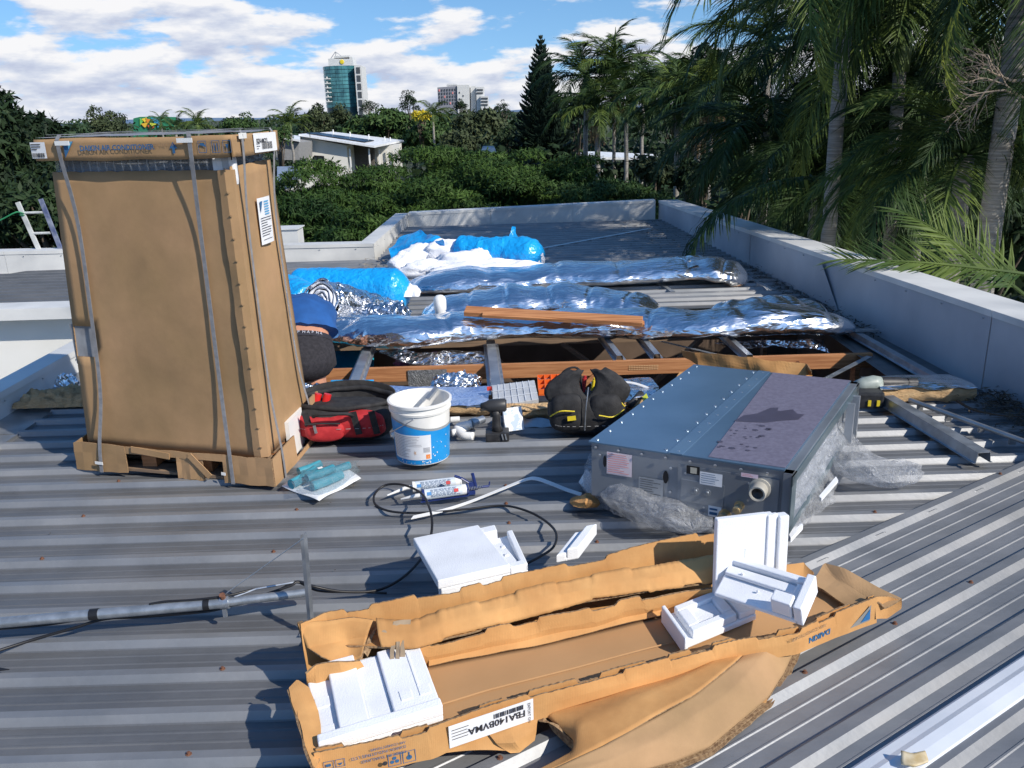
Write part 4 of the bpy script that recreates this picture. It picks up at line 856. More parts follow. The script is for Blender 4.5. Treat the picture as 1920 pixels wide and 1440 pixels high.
# A, left front stepped block lying in the tray
foamq(P(600, 1425, .125), P(832, 1352, .125), P(575, 1270, .135),
      [('base', 0, 0, 1, .98, 0, .016), ('raised_ridge', .18, .02, .42, 1.0, .016, .034), ('raised_ridge', 0, 0.0, 1, .10, .016, .05), ('step', .42, .1, .62, .93, .016, .026), ('step', .62, .1, 1, .93, .016, .038),
       ('mould_mark', .70, .22, .80, .34, .038, .0405), ('mould_mark', .86, .22, .96, .34, .038, .0405), ('mould_mark', .03, .50, .15, .62, .016, .019), ('mould_mark', .03, .16, .15, .28, .016, .019), ('mould_mark', .86, .34, .88, .80, .038, .0405)], 'stepped white foam block lying in the left end of the cardboard tray')
# B, flat slab behind the carton and a tray shape to its right
foamq(P(830, 1104, .21), P(988, 1068, .21), P(783, 1022, .18), [('panel', -.05, 0, .80, 1, 0, .03), ('foot', -.02, 0, .80, .12, -.10, 0), ('rim', .80, 0, 1.0, .10, -.04, .02), ('rim', .80, .1, 1.0, .72, -.03, -.01)], 'smooth white foam slab leaning behind the cardboard beside the black cable')
foamq(P(905, 1085, .19), P(990, 1064, .19), P(880, 1008, .16), [('tray', 0, 0, 1, .9, -.03, -.01), ('rim', .86, 0, 1, .85, -.01, .016), ('rim', 0, .80, .62, .96, -.01, .034), ('rim', .0, 0, 1, .1, -.01, .012), ('lug', .60, .3, .7, .36, -.01, .012), ('lug', .60, .5, .7, .56, -.01, .012)], 'shallow white foam tray tucked under the right side of the smooth foam slab')
# C, thin strip
foamq(P(1043, 1056, .15), P(1085, 1048, .15), P(1078, 1012, .15), [('bar', 0, 0, .42, 1, 0, .03), ('bar', .48, 0, 1, 1.05, 0, .045), ('web', .4, 0, .5, 1, 0, .012)], 'narrow grooved white foam strip leaning behind the middle of the cardboard')
# D, upright panel
dz = P(1338, 1092, .20); dz2 = V(P(1470, 1075, .2).x, P(1470, 1075, .2).y, .2)
wD = (dz2-dz); upv = V(.0, .06, 1).normalized()
hD = .272
foamq(dz-upv*.06, dz-upv*.06+wD, dz+upv*(hD-.06),
      [('panel', 0, 0, .70, 1.0, -.012, .012), ('fluted_strip', .69, 0, .79, .99, -.016, .018), ('fluted_strip', .79, 0, .86, .98, -.01, .006), ('fluted_strip', .86, .0, 1.0, .96, -.018, .016),
       ('mould_mark', .40, .50, .53, .62, .012, .0135), ('mould_mark', .40, .27, .53, .39, .012, .0135)], 'tall white foam panel standing upright in front of the grey metal unit')
# E, corner tray tilted over the right of the carton
foamq(P(1340, 1118, .20), P(1498, 1172, .215), P(1372, 1060, .235),
      [('base', 0, 0, 1, 1, 0, .014), ('end_wall', .95, 0, 1.05, 1.0, 0, .062), ('rear_wall', .02, .84, 1.03, 1.0, .014, .045), ('step', .02, .55, .93, .80, .016, .03), ('corner_step', .70, .0, .93, .30, .016, .065), ('pocket_rib', .86, .30, .93, .80, .016, .04), ('lug', .45, .35, .48, .40, .016, .024), ('lug', .22, .60, .25, .65, .03, .038)], 'angular white foam corner tray tilted across the right end of the cardboard')
# F, low block with a rectangular well
foamq(P(1285, 1222, .115), P(1420, 1165, .115), P(1245, 1165, .115),
      [('base', .02, .05, 1, 1, 0, .02), ('end_fin', -.03, -.06, .02, 1.05, -.005, .052), ('well_wall', .12, .08, .72, .26, .02, .046), ('well_wall', .12, .78, .72, .96, .02, .046), ('well_wall', .12, .26, .26, .78, .02, .046), ('well_wall', .60, .26, .72, .78, .02, .046), ('well_floor', .26, .26, .60, .78, .02, .032), ('step', .76, .08, 1.0, .96, .02, .042)], 'low white foam block with a rectangular well in the middle of the tray')

# ------------------------------------------------------------------ mast, bracket, cables
ms = thing('mast_pipe', 'galvanised steel mast pipe with black tape lying across the left foreground', 'metal pipe', (-1.2, 2.4, .1))
pA = P(-60, 1173, .09); pB = P(424, 1130, .10); pC = P(582, 1110, .10)
b = MB(); b.tube([pA, pB], .0175, 16); b.tube([pB.lerp(pA, .05), pC], .0145, 16); b.build('pipe', M('galvanised_pipe', (.30, .33, .36), rough=.42, metal=.7, scale=30, col2=(.45, .48, .51)), ms, smooth='auto')
for px0, px1, py in ((166, 183, 1154), (381, 393, 1133)):
    a = pA.lerp(pB, (px0+60)/484); c = pA.lerp(pB, (px1+60)/484); b = MB(); b.tube([a, c], .0188, 16); b.build('tape', m_black, ms, smooth='auto')
cl = P(421, 1128, .10)
b = MB(); b.tube([cl+V(-.012, 0, 0), cl+V(.016, .001, 0)], .024, 16); b.box(cl+V(0, -.01, -.035), (.012, .012, .03)); b.build('clamp', m_steel, ms, smooth='auto')
b = MB(); b.tube([cl+V(0, -.008, .018), cl+V(0, -.014, .034)], .010, 8); b.build('rusty_bolt', m_rust, ms)
bs = P(584, 1185, .026); tp = Q(568, 1003, bs.y)
b = MB(); rows = []
for j in range(11):
    t = j/10; c = bs.lerp(V(tp.x+.0, bs.y+.004, tp.z), t); tw = .35-.5*t
    rows.append([c+V(-.010*math.cos(tw), .016*math.sin(tw), 0), c, c+V(.006, .016, 0)])
b.grid(rows); br = b.build('bracket_post', m_steel, ms, solid=.003)
b = MB(); b.box(bs+V(0, 0, .003), (.07, .05, .003)); b.build('bracket_foot', m_steel, ms)
b = MB(); b.tube([cl+V(0, 0, .024), V(tp.x, bs.y, tp.z-.012)], .0018, 6); b.build('stay_wire', m_steel, ms)
b = MB(); b.tube([cl+V(.03, .01, .01), P(480, 1104, .12), P(560, 1090, .12)], .004, 6); b.build('stay_rod', m_steel, ms)
def cable(pts, r, label, n=120, name='black_cable', mat=m_black):
    b = MB(); b.tube(smooth_path([P(*q) for q in pts], n), r, 8); simple(name, label, 'cable', b, mat, smooth=True)
cable([(-40, 1232, .03), (60, 1200, .03), (140, 1177, .05), (200, 1160, .07), (300, 1152, .075), (380, 1143, .075), (470, 1128, .08), (520, 1108, .10), (556, 1091, .12), (590, 1100, .11), (640, 1109, .07), (700, 1108, .035), (740, 1093, .032), (775, 1065, .04), (800, 1030, .06), (810, 990, .10), (806, 955, .12), (790, 925, .10), (755, 909, .07), (722, 910, .05), (702, 928, .035), (706, 948, .032), (740, 960, .03), (800, 961, .03), (870, 955, .03), (940, 948, .03), (985, 957, .035), (1020, 975, .04), (1042, 998, .05), (1038, 1025, .05), (1010, 1045, .04), (975, 1062, .03)], .0050, 'black cable running past the mast and looping over the roof to the foam slab', 260)
cable([(-40, 1182, .06), (80, 1172, .065), (166, 1160, .066), (260, 1157, .066), (390, 1146, .068), (455, 1128, .09), (540, 1100, .115), (560, 1092, .12), (600, 1108, .08), (680, 1110, .035), (725, 1112, .03)], .0045, 'black cable taped along the underside of the galvanised mast', 120)
cable([(280, 1133, .115), (310, 1128, .118), (360, 1125, .118), (420, 1118, .122), (480, 1104, .118)], .0042, 'short black cable lying on top of the mast between the tape and the clamp', 40)
b = MB(); b.prism(PP([(-5, 1252, .03), (18, 1256, .03), (-5, 1259, .03)]), V(0, 0, .003)); simple('black_scrap', 'tiny black pointed scrap at the very left edge of the roof', 'scrap', b, m_black)
# white flat strip
b = MB(); sp = smooth_path(PP([(773, 971, .03), (830, 958, .03), (880, 942, .03), (940, 918, .045), (985, 900, .07), (1005, 898, .075), (1030, 906, .06), (1060, 918, .035), (1090, 928, .03)]), 40)
b.grid([[p+V(-.004, -.012, 0) for p in sp], [p+V(.004, .012, .003) for p in sp]]); simple('white_strip', 'long bent white plastic strip lying between the caulking gun and cable loop', 'plastic strip', b, m_white, solid=.003)

# ------------------------------------------------------------------ bucket
bc = V(-.438, 3.79, .026); bk_ = thing('bucket', 'white and blue plastic pail of joint compound with a wire handle', 'bucket', bc)
Hb = .300
def brad(z): return .126+.016*z/Hb
m_bw = M('bucket_white', (.74, .73, .69), rough=.42, scale=14, col2=(.82, .81, .78), bump=.03)
m_bb = M('bucket_blue', (.01, .25, .62), rough=.4, scale=9, col2=(.015, .29, .68))
b = MB(); b.lathe(bc, [(.0001, .003), (brad(0)-.006, .003), (brad(0), .008)]+[(brad(z), z) for z in (.05, .12, .2, .25)]+[(brad(.25)+.006, .251), (brad(.25)+.008, .262), (brad(.26)+.002, .264), (brad(.28), .285), (brad(.29)+.010, .287), (brad(.3)+.010, .299), (brad(.3)-.001, .301), (brad(.3)-.004, .297), (brad(.1)-.004, .10), (.0001, .098)], 56)
b.build('shell', m_bw, bk_, smooth='auto')
cam_dir = math.atan2(-bc.y, -bc.x)
def bpt(t, z, o=0): r_ = brad(z)+o; return bc+V(r_*math.cos(t), r_*math.sin(t), z)
def wrap(t0, t1, z0f, z1f, o, n=40, m=8):
    return [[bpt(t0+(t1-t0)*i/n, (z0f(i/n))+(z1f(i/n)-z0f(i/n))*j/m, o) for i in range(n+1)] for j in range(m+1)]
b = MB(); b.grid(wrap(cam_dir-1.6, cam_dir+1.6, lambda t: .012, lambda t: .232-.055*(.5-.5*math.cos(min(1, max(0, (t-.05)*1.5))*math.pi)), .0012)); b.build('blue_print', m_bb, bk_, smooth=True)
b = MB(); b.grid(wrap(cam_dir-1.6, cam_dir+1.6, lambda t: .225-.052*(.5-.5*math.cos(min(1, max(0, (t-.05)*1.5))*math.pi)), lambda t: .233-.048*(.5-.5*math.cos(min(1, max(0, (t-.05)*1.5))*math.pi)), .0018, m=1)); b.build('silver_band', M('silver_band', (.30, .32, .33), rough=.4), bk_, smooth=True)
b = MB(); b.grid(wrap(cam_dir-1.25, cam_dir+.30, lambda t: .035, lambda t: .160, .0022)); b.build('paper_label', m_label, bk_, smooth=True)
b = MB(); r_ = random.Random(3)
for k in range(14):
    z = .150-k*.0078; t0 = cam_dir-1.2; t1 = cam_dir-.02-.3*r_.random()-(.35 if 6 < k else 0)
    b.grid(wrap(t0, t1, lambda t: z, lambda t: z+.0022, .0028, 16, 1))
for k in range(12): t0 = cam_dir+.02+k*.02; b.grid(wrap(t0, t0+.009, lambda t: .072, lambda t: .098, .0028, 1, 1))
b.build('print', M('label_grey_print', (.35, .35, .36), rough=.7), bk_)
b = MB(); b.grid(wrap(cam_dir+.1, cam_dir+.25, lambda t: .040, lambda t: .062, .0028, 4, 1)); b.build('print', M('orange_print', (.75, .24, .06), rough=.6), bk_)
b = MB(); b.poly([bpt(cam_dir-.28+.06*math.cos(t)*(1 if i % 2 else .4), .072+.014*math.sin(t)*(1 if i % 2 else .4), .003) for i, t in enumerate(k*.6283 for k in range(10))]); b.build('print', M('tan_print', (.62, .42, .30), rough=.6), bk_)
b = MB()
for k in range(40):
    t = cam_dir+r_.uniform(-.9, 1.1); z = r_.choice((r_.uniform(.012, .03), r_.uniform(.015, .14))); s_ = r_.uniform(.002, .006)
    b.poly([bpt(t+s_*7*math.cos(a)*r_.uniform(.5, 1.2)*.8, z+s_*.8*math.sin(a)*r_.uniform(.5, 1.2), .0032) for a in (0, 1.1, 2.3, 3.5, 4.8)])
b.build('paint_splash', m_bw, bk_)
b = MB(); pts = [bpt(cam_dir-1.35, .135, .008)]+[bpt(cam_dir-1.35+1.05*t, .135+.105*t, .022+.01*math.sin(t*3.1)) for t in (.2, .4, .6, .8, 1.0)]; pts.append(bpt(cam_dir-.2, .25, .02))
b.tube(smooth_path(pts, 30), .0024, 6); b.build('wire_handle', m_steel, bk_, smooth=True)
b = MB(); b.tube([bpt(cam_dir-1.35, .135, 0), bpt(cam_dir-1.35, .135, .016)], .011, 10); b.build('handle_lug', m_bw, bk_)
b = MB(); b.beam(bc+V(.03, .06, .27), bc+V(.075, .10, .315), .025, .012); simple('putty_knife', 'grey scraper standing inside the white pail at its rim', 'scraper', b, m_steel)

# ------------------------------------------------------------------ cordless driver
dr = thing('impact_driver', 'black cordless impact driver standing on its battery beside the bucket', 'power tool', (-.085, 3.99, .026))
m_blk = M('black_plastic', (.018, .018, .020), rough=.5, scale=40, col2=(.035, .035, .037), bump=.1)
o = V(-.085, 3.99, .026)
b = MB(); b.box(o+V(.004, 0, .024), (.118, .085, .046), bev=.008); b.box(o+V(.04, -.043, .02), (.03, .004, .034)); b.build('battery', m_blk, dr)
b = MB(); b.tube([o+V(.005, 0, .04), o+V(.0, 0, .075), o+V(.002, 0, .125), o+V(.0, 0, .155)], [.030, .022, .020, .026], 12, ry=1); b.build('handle', m_blk, dr, smooth=True)
b = MB(); b.tube([o+V(-.075, .0, .178), o+V(-.045, 0, .178), o+V(-.03, 0, .178), o+V(.045, 0, .18), o+V(.055, 0, .18)], [.014, .024, .033, .034, .026], 18); b.build('motor_housing', M('grey_black_plastic', (.04, .04, .042), rough=.45), dr, smooth=True)
b = MB(); b.tube([o+V(-.075, 0, .178), o+V(-.10, 0, .177)], .009, 10); b.tube([o+V(-.1, 0, .177), o+V(-.145, 0, .176)], .004, 6); b.build('bit', M('dark_steel', (.25, .25, .26), rough=.3, metal=.9), dr)
b = MB(); b.box(o+V(-.022, 0, .135), (.014, .02, .03), bev=.004); b.build('trigger', m_blk, dr)
b = MB()
for k in range(2): b.box(o+V(.030+k*.016, -.047, .028), (.006, .006, .03), Matrix.Rotation(-.2, 3, 'Y'))
b.build('belt_clip', m_steel, dr)
# white blister pack behind the driver
b = MB(); b.box(V(.0, 4.10, .09), (.10, .02, .12), Matrix.Rotation(.3, 3, 'Z') @ Matrix.Rotation(-.35, 3, 'X')); simple('bottle_pack', 'small white packet standing behind the black driver', 'packet', b, M('blue_white_pack', (.5, .6, .75), rough=.3, scale=30, thresh=(.48, .52), col2=(.8, .82, .84)))
# bent white drain pipe
dp = thing('drain_hose', 'bent white plastic drain hose with a metal collar lying behind the bucket', 'hose', P(845, 805, .04))
b = MB(); b.tube(smooth_path([P(800, 812, .045), P(840, 812, .045), P(862, 808, .047), P(888, 794, .05)], 20)[8:], .019, 14); b.tube(smooth_path([P(888, 818, .045), P(868, 816, .045), P(858, 806, .05), P(862, 800, .06), P(885, 795, .07)], 24), .021, 14); b.build('pipe', m_white, dp, smooth=True)
b = MB(); b.tube([P(883, 795, .066), P(893, 791, .066)], .026, 14); b.tube([P(893, 791, .066), P(906, 786, .066)], .020, 14); b.build('collar', m_steel, dp, smooth='auto')
b = MB(); b.tube([P(845, 787, .045), P(862, 786, .045)], .016, 12); simple('pipe_offcut', 'short white pipe offcut just right of the bucket rim', 'pipe offcut', b, m_white)

# ------------------------------------------------------------------ caulking gun
cg = thing('caulking_gun', 'dark blue caulking gun holding a white sealant cartridge', 'caulking gun', P(850, 922, .03))
m_navy = M('navy_metal', (.012, .025, .12), rough=.35, scale=20, col2=(.02, .04, .17))
def cartridge(pa, pb, parent, nozzle):
    d = (pb-pa).normalized(); b = MB(); b.tube([pa, pb], .023, 20); b.build('cartridge', m_white, parent, smooth='auto')
    b = MB(); b.tube([pa+d*.008, pb-d*.02], .0234, 20, cap=False); b.build('cartridge_print', M('cartridge_print', (.60, .66, .72), rough=.5, var=.04), parent, smooth=True)
    ln_ = (pb-pa).length; sd_ = d.cross(zv).normalized(); rq = random.Random(2); b = MB()
    for k in range(9):
        an = -.15+k*.16; nr_ = sd_*(1 if (sd_.y < 0) else -1)*math.cos(an)+zv*math.sin(an); x = .03
        while x < ln_-.045:
            l_ = rq.uniform(.006, .02); tv = d.cross(nr_).normalized()*.0011; q_ = pa+d*x+nr_*.0240; b.poly([q_-tv, q_+d*l_-tv, q_+d*l_+tv, q_+tv]); x += l_+.004
    b.build('print', M('cartridge_ink', (.05, .10, .20), rough=.6), parent)
    for x0_, c_ in ((.0, (.05, .22, .5)), (ln_*.62, (.5, .04, .04))):
        b = MB(); an = .5; nr_ = sd_*(1 if (sd_.y < 0) else -1)*math.cos(an)+zv*math.sin(an); tv = d.cross(nr_).normalized()*.007; q_ = pa+d*(x0_+.015)+nr_*.0246; b.poly([q_-tv, q_+d*.018-tv, q_+d*.018+tv, q_+tv]); b.build('print', M('cart_%d' % int(x0_*1000), c_), parent)
    b = MB(); b.tube([pa, pa-d*.03, nozzle], [.010, .009, .0035], 10); b.build('nozzle', m_white, parent, smooth='auto')
    b = MB(); b.tube([pb, pb+d*.006], .0245, 20); b.tube([pa-d*.004, pa+d*.006], .0243, 20); b.build('end_cap', m_navy if nozzle.x > -.5 else m_white, parent, smooth='auto')
g0 = P(793, 928, .065); g1 = P(874, 917, .065)
cartridge(g0, g1, cg, P(752, 936, .045))
s0 = P(775, 913, .05); s1 = P(862, 903, .05)
sc_ = thing('sealant_tube', 'spare white sealant cartridge lying behind the one in the gun', 'sealant tube', P(820, 908, .05)); cartridge(s0, s1, sc_, P(726, 929, .035))
d = (g1-g0).normalized(); b = MB(); b.tube([g1, g1+d*.10], .004, 6)
b.grid([[g0+V(0, 0, -.026)+d*(-.01)+V(0, y, 0) for y in (-.016, .016)], [g1+V(0, 0, -.026)+d*.012+V(0, y, 0) for y in (-.016, .016)]]); b.build('cradle', m_navy, cg, solid=.003)
b = MB(); b.prism([g1+d*.012+V(0, 0, -.03), g1+d*.04+V(0, 0, -.03), g1+d*.035+V(0, 0, .03), g1+d*.012+V(0, 0, .025)], V(0, .02, 0)); b.tube([g1+d*.03+V(0, .01, .01), g1+d*-.02+V(0, .02, .045), g1+d*-.05+V(0, .03, .055)], .009, 8, ry=.6); b.build('handle', m_navy, cg)
b = MB(); b.tube([g1+d*.045+V(0, 0, -.01), g1+d*.036+V(0, 0, .04), g1+d*.03+V(0, 0, .07)], .007, 8, ry=.5); b.tube([g1+d*.10, g1+d*.104+V(0, 0, .02)], .003, 6); b.build('trigger', m_navy, cg)
b = MB(); pts = []
for k in range(60): a = k*.9; pts.append(g1+d*(.012+.001*k)+V(0, math.cos(a)*.008, math.sin(a)*.008))
b.tube(pts, .0015, 5); b.build('spring', m_steel, cg)

# ------------------------------------------------------------------ bag of fittings on paper
b = MB(); b.grid([[V(*(P(528+(635-528)*i/8, 905+(905-905), .03)+ (P(600, 940, .03)-P(560, 905, .03))*(j/6)*1.0)) for i in range(9)] for j in range(7)])
pt = PP([(528, 912, .03), (598, 940, .03), (678, 896, .03), (640, 870, .03), (570, 880, .03)])
b = MB(); b.grid(ribbon([[pt[0], pt[4], pt[3]], [pt[1], pt[1].lerp(pt[2], .5), pt[2]]], 12, .006, 9, 3, 8)); simple('paper_sheet', 'white paper sheet under the plastic bag of teal fittings', 'paper', b, m_label, smooth=True, solid=.001)
fbg = thing('fittings_bag', 'clear plastic bag of teal pipe insulation pieces beside the tall box', 'plastic bag', P(600, 895, .03))
m_tl = M('teal_foam', (.03, .22, .30), rough=.55, scale=18, col2=(.06, .32, .40), bump=.2)
b = MB()
for (x0, y0, x1, y1, z, r_) in ((546, 908, 590, 882, .055, .022), (575, 897, 625, 878, .075, .020), (585, 912, 640, 890, .055, .021), (610, 885, 655, 872, .05, .018), (560, 885, 600, 870, .05, .02)):
    b2 = MB(); b2.tube([P(x0, y0, z), P((x0+x1)/2, (y0+y1)/2+1, z), P(x1, y1, z)], r_, 14); b2.build('insulation_piece', m_tl, fbg, smooth='auto')
m_bagfilm = film_mat('bag_film', (.55, .70, .76), .45, 3)
film('bag_film', None, None, [[P(535, 902, .04), P(575, 868, .05), P(625, 862, .05), P(672, 862, .04)], [P(545, 905, .085), P(580, 885, .10), P(630, 876, .10), P(668, 870, .06)], [P(555, 920, .07), P(595, 905, .095), P(645, 892, .08), P(672, 878, .05)], [P(560, 927, .03), P(600, 930, .03), P(650, 905, .03), P(678, 880, .03)]], .012, 16, 4, 34, 6, mat=m_bagfilm, parent=fbg)
b = MB(); b.box(P(600, 877, .105), (.022, .014, .002), Matrix.Rotation(.6, 3, 'Z')); b.build('white_tag', m_white, fbg)

# ------------------------------------------------------------------ tool bags
def superbox(c, sx, sy, sz, p=3.2, n=30, m=16, f=None, rz=0):
    """rounded soft box sitting on its base"""
    rows = []; q = Matrix.Rotation(rz, 3, 'Z')
    for j in range(m+1):
        ph = -math.pi/2+math.pi*j/m; row = []
        for i in range(n+1):
            th = 2*math.pi*i/n
            cx = abs(math.cos(ph))**(2/p)*math.copysign(abs(math.cos(th))**(2/p), math.cos(th)); cy = abs(math.cos(ph))**(2/p)*math.copysign(abs(math.sin(th))**(2/p), math.sin(th)); cz = math.copysign(abs(math.sin(ph))**(2/p), math.sin(ph))
            v = V(cx*sx/2, cy*sy/2, cz*sz/2+sz/2)
            if f: v = f(v)
            v += Vector(noise.noise_vector(v*9+c))*.010
            row.append(Vector(c)+q @ v)
        rows.append(row)
    b = MB(); b.grid(rows); return b
m_red = M('red_canvas', (.36, .012, .018), rough=.75, scale=30, col2=(.48, .025, .03), bump=.35, bscale=160, bdist=.004)
m_bcan = M('black_canvas', (.012, .012, .014), rough=.8, scale=30, col2=(.028, .028, .030), bump=.4, bscale=150, bdist=.004)
rb = thing('tool_bag', 'open red and black canvas tool bag beside the tall cardboard box', 'tool bag', (-.86, 4.1, .026))
cb = V(-.86, 4.10, .026)
superbox(cb, .50, .26, .19, 3.5).build('base', m_bcan, rb, smooth=True)
superbox(cb+V(-.0, -.065, .035), .47, .18, .128, 4, f=lambda v: v*(1+.10*math.sin(v.x*16))).build('body', m_red, rb, smooth=True)
superbox(cb+V(-.075, -.155, .035), .20, .07, .105, 3).build('front_pocket', m_red, rb, smooth=True)
superbox(cb+V(.13, -.13, .05), .17, .06, .12, 3).build('front_pocket', m_red, rb, smooth=True)
b = MB(); b.tube([cb+V(-.165, -.185, .135), cb+V(-.08, -.196, .142), cb+V(.01, -.185, .135)], .006, 6, ry=.7); b.build('zip', m_bcan, rb)
b = MB(); b.beam(cb+V(-.115, -.200, .135), cb+V(-.108, -.203, .095), .014, .004, up=V(0, 1, 0)); b.build('zip_pull', m_steel, rb)
for x in (-.16, .075, .165):
    b = MB(); b.beam(cb+V(x, -.172, .19), cb+V(x+.02, -.168, .07), .032, .006, up=V(0, 1, 0)); b.build('webbing', m_bcan, rb)
# lid opening with rim
b = MB(); rim = [cb+V(.245*math.cos(t)*1.0, .03+.13*math.sin(t), .185+.02*max(0, math.sin(t))+.012*noise.noise(V(t*2, 1, 0))) for t in [k*2*math.pi/40 for k in range(41)]]
b.tube(rim, .014, 8, cap=False); b.build('rim', m_bcan, rb, smooth=True)
b = MB(); b.grid([[p for p in rim], [cb+V((p.x-cb.x)*.92, (p.y-cb.y)*.9, .12) for p in rim], [cb+V((p.x-cb.x)*.3, (p.y-cb.y)*.3, .11) for p in rim]]); b.build('lining', m_bcan, rb, smooth=True)
b = MB(); rim2 = [cb+V(.25*math.cos(t), .09+.10*math.sin(t), .195+.045*math.sin(t)) for t in [k*math.pi/24 for k in range(25)]]
b.grid([[V(p.x, p.y, p.z) for p in rim2], [V(cb.x+(p.x-cb.x)*.93, p.y+.05, .12) for p in rim2]]); b.build('back_flap', m_bcan, rb, smooth=True, solid=.008)
b = MB(); b.tube(smooth_path([cb+V(-.12, -.17, .17), cb+V(-.09, -.20, .19), cb+V(-.01, -.21, .195), cb+V(.05, -.20, .19), cb+V(.07, -.17, .17)], 20), .012, 8, ry=.7); b.build('handle', m_bcan, rb, smooth=True)
b = MB()
for x, y in ((-.105, .02), (-.155, .03)): b.tube([cb+V(x, y, .16), cb+V(x+.02, y+.01, .22)], .020, 10)
simple('red_tool', 'red handled tool sticking up inside the red and black bag', 'hand tool', b, M('red_plastic', (.60, .02, .02), rough=.3), smooth='auto')
b = MB(); b.tube(smooth_path([cb+V(-.245, -.10, .16), cb+V(-.262, -.12, .11), cb+V(-.24, -.14, .08)], 12), .005, 6); b.build('ring', m_steel, rb)
# black bag
kb = thing('tool_bag', 'open black canvas tool bag with yellow trim beside the grey metal unit', 'tool bag', (.37, 4.1, .026))
ck = V(.375, 4.08, .026)
superbox(ck, .40, .24, .20, 3.0).build('body', m_bcan, kb, smooth=True)
superbox(ck+V(-.10, -.07, .03), .18, .12, .20, 3).build('pocket', m_bcan, kb, smooth=True); superbox(ck+V(.09, -.07, .03), .18, .12, .19, 3).build('pocket', m_bcan, kb, smooth=True)
for sgn, lab in ((-1, 0), (1, 1)):
    rows = []
    for j in range(9):
        t = j/8; rows.append([ck+V(sgn*(.05+.045*t*(1-t)*4+.03*math.sin(t*3))+x*(1.25-.80*t**2), -.09+.03*t+.04*abs(x)*6, .15+.19*t+.01*noise.noise(V(x*20, t*4, sgn))) for x in [(-.5+i/10)*.17 for i in range(11)]])
    b = MB(); b.grid(rows); b.build('open_flap', m_bcan, kb, smooth=True, solid=.008)
b = MB(); b.tube(smooth_path([ck+V(-.15, .02, .17), ck+V(-.12, .0, .31), ck+V(-.04, 0, .33), ck+V(-.02, .02, .2)], 20), .006, 8, ry=.6); b.tube(smooth_path([ck+V(.12, .05, .17), ck+V(.10, .0, .26), ck+V(.15, -.02, .27), ck+V(.19, .02, .18)], 20), .007, 8, ry=.6); b.build('strap', m_bcan, kb, smooth=True)
m_yel = M('yellow_trim', (.75, .58, .03), rough=.5)
b = MB()
for pts in ([(-.19, -.11, .12), (-.14, -.15, .16), (-.07, -.145, .155)], [(.05, -.145, .13), (.12, -.145, .12), (.18, -.10, .14)], [(.12, -.06, .22), (.16, -.08, .18), (.185, -.08, .15)]):
    b.tube(smooth_path([ck+V(*q) for q in pts], 10), .0035, 6)
b.build('yellow_piping', m_yel, kb)
b = MB(); b.box(ck+V(-.085, -.142, .118), (.042, .006, .022), Matrix.Rotation(-.1, 3, 'Y')); b.build('yellow_patch', m_yel, kb)
b = MB(); b.tube([ck+V(-.02, -.135, .05), ck+V(-.015, -.14, .16), ck+V(.0, -.12, .27)], .0035, 6); b.build('zip', m_steel, kb)

for k, (x, y, h_, r_, m_) in enumerate(((-.02, .03, .27, .012, m_red), (.03, .05, .25, .010, m_yel), (.06, .02, .23, .014, m_blk))):
    b = MB(); b.tube([ck+V(x, y, .15), ck+V(x+.015, y, h_)], r_, 10); b.tube([ck+V(x+.015, y, h_), ck+V(x+.018, y, h_+.012)], r_*.7, 10); simple('screwdriver', ('red', 'yellow', 'black')[k]+' handled screwdriver standing in the open black tool bag', 'screwdriver', b, m_, 'tools in the black bag', smooth='auto')
# stitching and webbing bands
for (o_, xs, zz_, yy_) in ((cb, (-.22, .22), .105, -.178), (ck, (-.18, .18), .075, -.143)):
    b = MB(); p_ = smooth_path([o_+V(xs[0], yy_+.04, zz_), o_+V(xs[0]*.6, yy_, zz_), o_+V(xs[1]*.6, yy_, zz_), o_+V(xs[1], yy_+.04, zz_)], 40)
    for k in range(0, 39, 1):
        if k % 2: b.tube([p_[k], p_[k+1]], .0014, 4)
    q = b.build('stitching', M('pale_thread', (.30, .30, .30), rough=.8), rb if o_ is cb else kb); q['kind'] = 'stuff'
# ------------------------------------------------------------------ insulation along the near edge of the opening
def batt(pts, w, h, label, foil=m_foilb, seed=1, back=.25):
    """glass wool strip with foil on top; pts = front lower edge"""
    t = thing('insulation_batt', label, 'insulation', pts[0].lerp(pts[-1], .5)); n = 50
    p0 = resample(pts, n); jit = lambda p, k: Vector(noise.noise_vector(p*11+V(k, seed, 0)))*.016
    rows = [[p+V(0, w, 0) for p in p0], [p+jit(p, 1) for p in p0], [p+V(0, -.015, h*.5)+jit(p, 2) for p in p0], [p+V(0, 0, h)+jit(p, 3) for p in p0], [p+V(0, w, h) for p in p0]]
    b = MB(); b.grid(ribbon(rows, n, .010, 18, seed, 3)); b.build('glass_wool', m_wool, t, smooth=True)
    b = MB(); b.grid(ribbon([[p+V(0, -.012, h+.004)+jit(p, 3) for p in p0], [p+V(0, w*.5, h+.020) for p in p0], [p+V(0, w+back, h-.01) for p in p0]], n, .012, 7, seed, 6)); b.build('foil_face', foil, t, smooth=True); return t
batt(PP([(560, 778, .03), (740, 775, .03), (830, 776, .03), (915, 778, .03)]), .12, .05, 'blue-silver faced insulation batt with ragged brown edge behind the red bag and bucket')
batt(PP([(945, 785, .03), (990, 785, .03), (1045, 782, .03)]), .10, .05, 'short brown insulation batt between the driver and the black bag', m_wool, 3, .02)
batt(PP([(1120, 772, .03), (1180, 766, .03), (1240, 760, .03)]), .16, .05, 'crumpled silver faced batt behind the black bag and grey unit', m_foilc, 6)
batt(PP([(1650, 757, .03), (1720, 752, .035), (1780, 754, .035), (1826, 750, .03)]), .10, .07, 'silver faced insulation batt with brown edge near the right parapet', m_foil, 8, .18)
lw_ = thing('loose_insulation', 'torn tan glass wool heap on the roof at the left of the tall box', 'insulation', P(110, 760, .05))
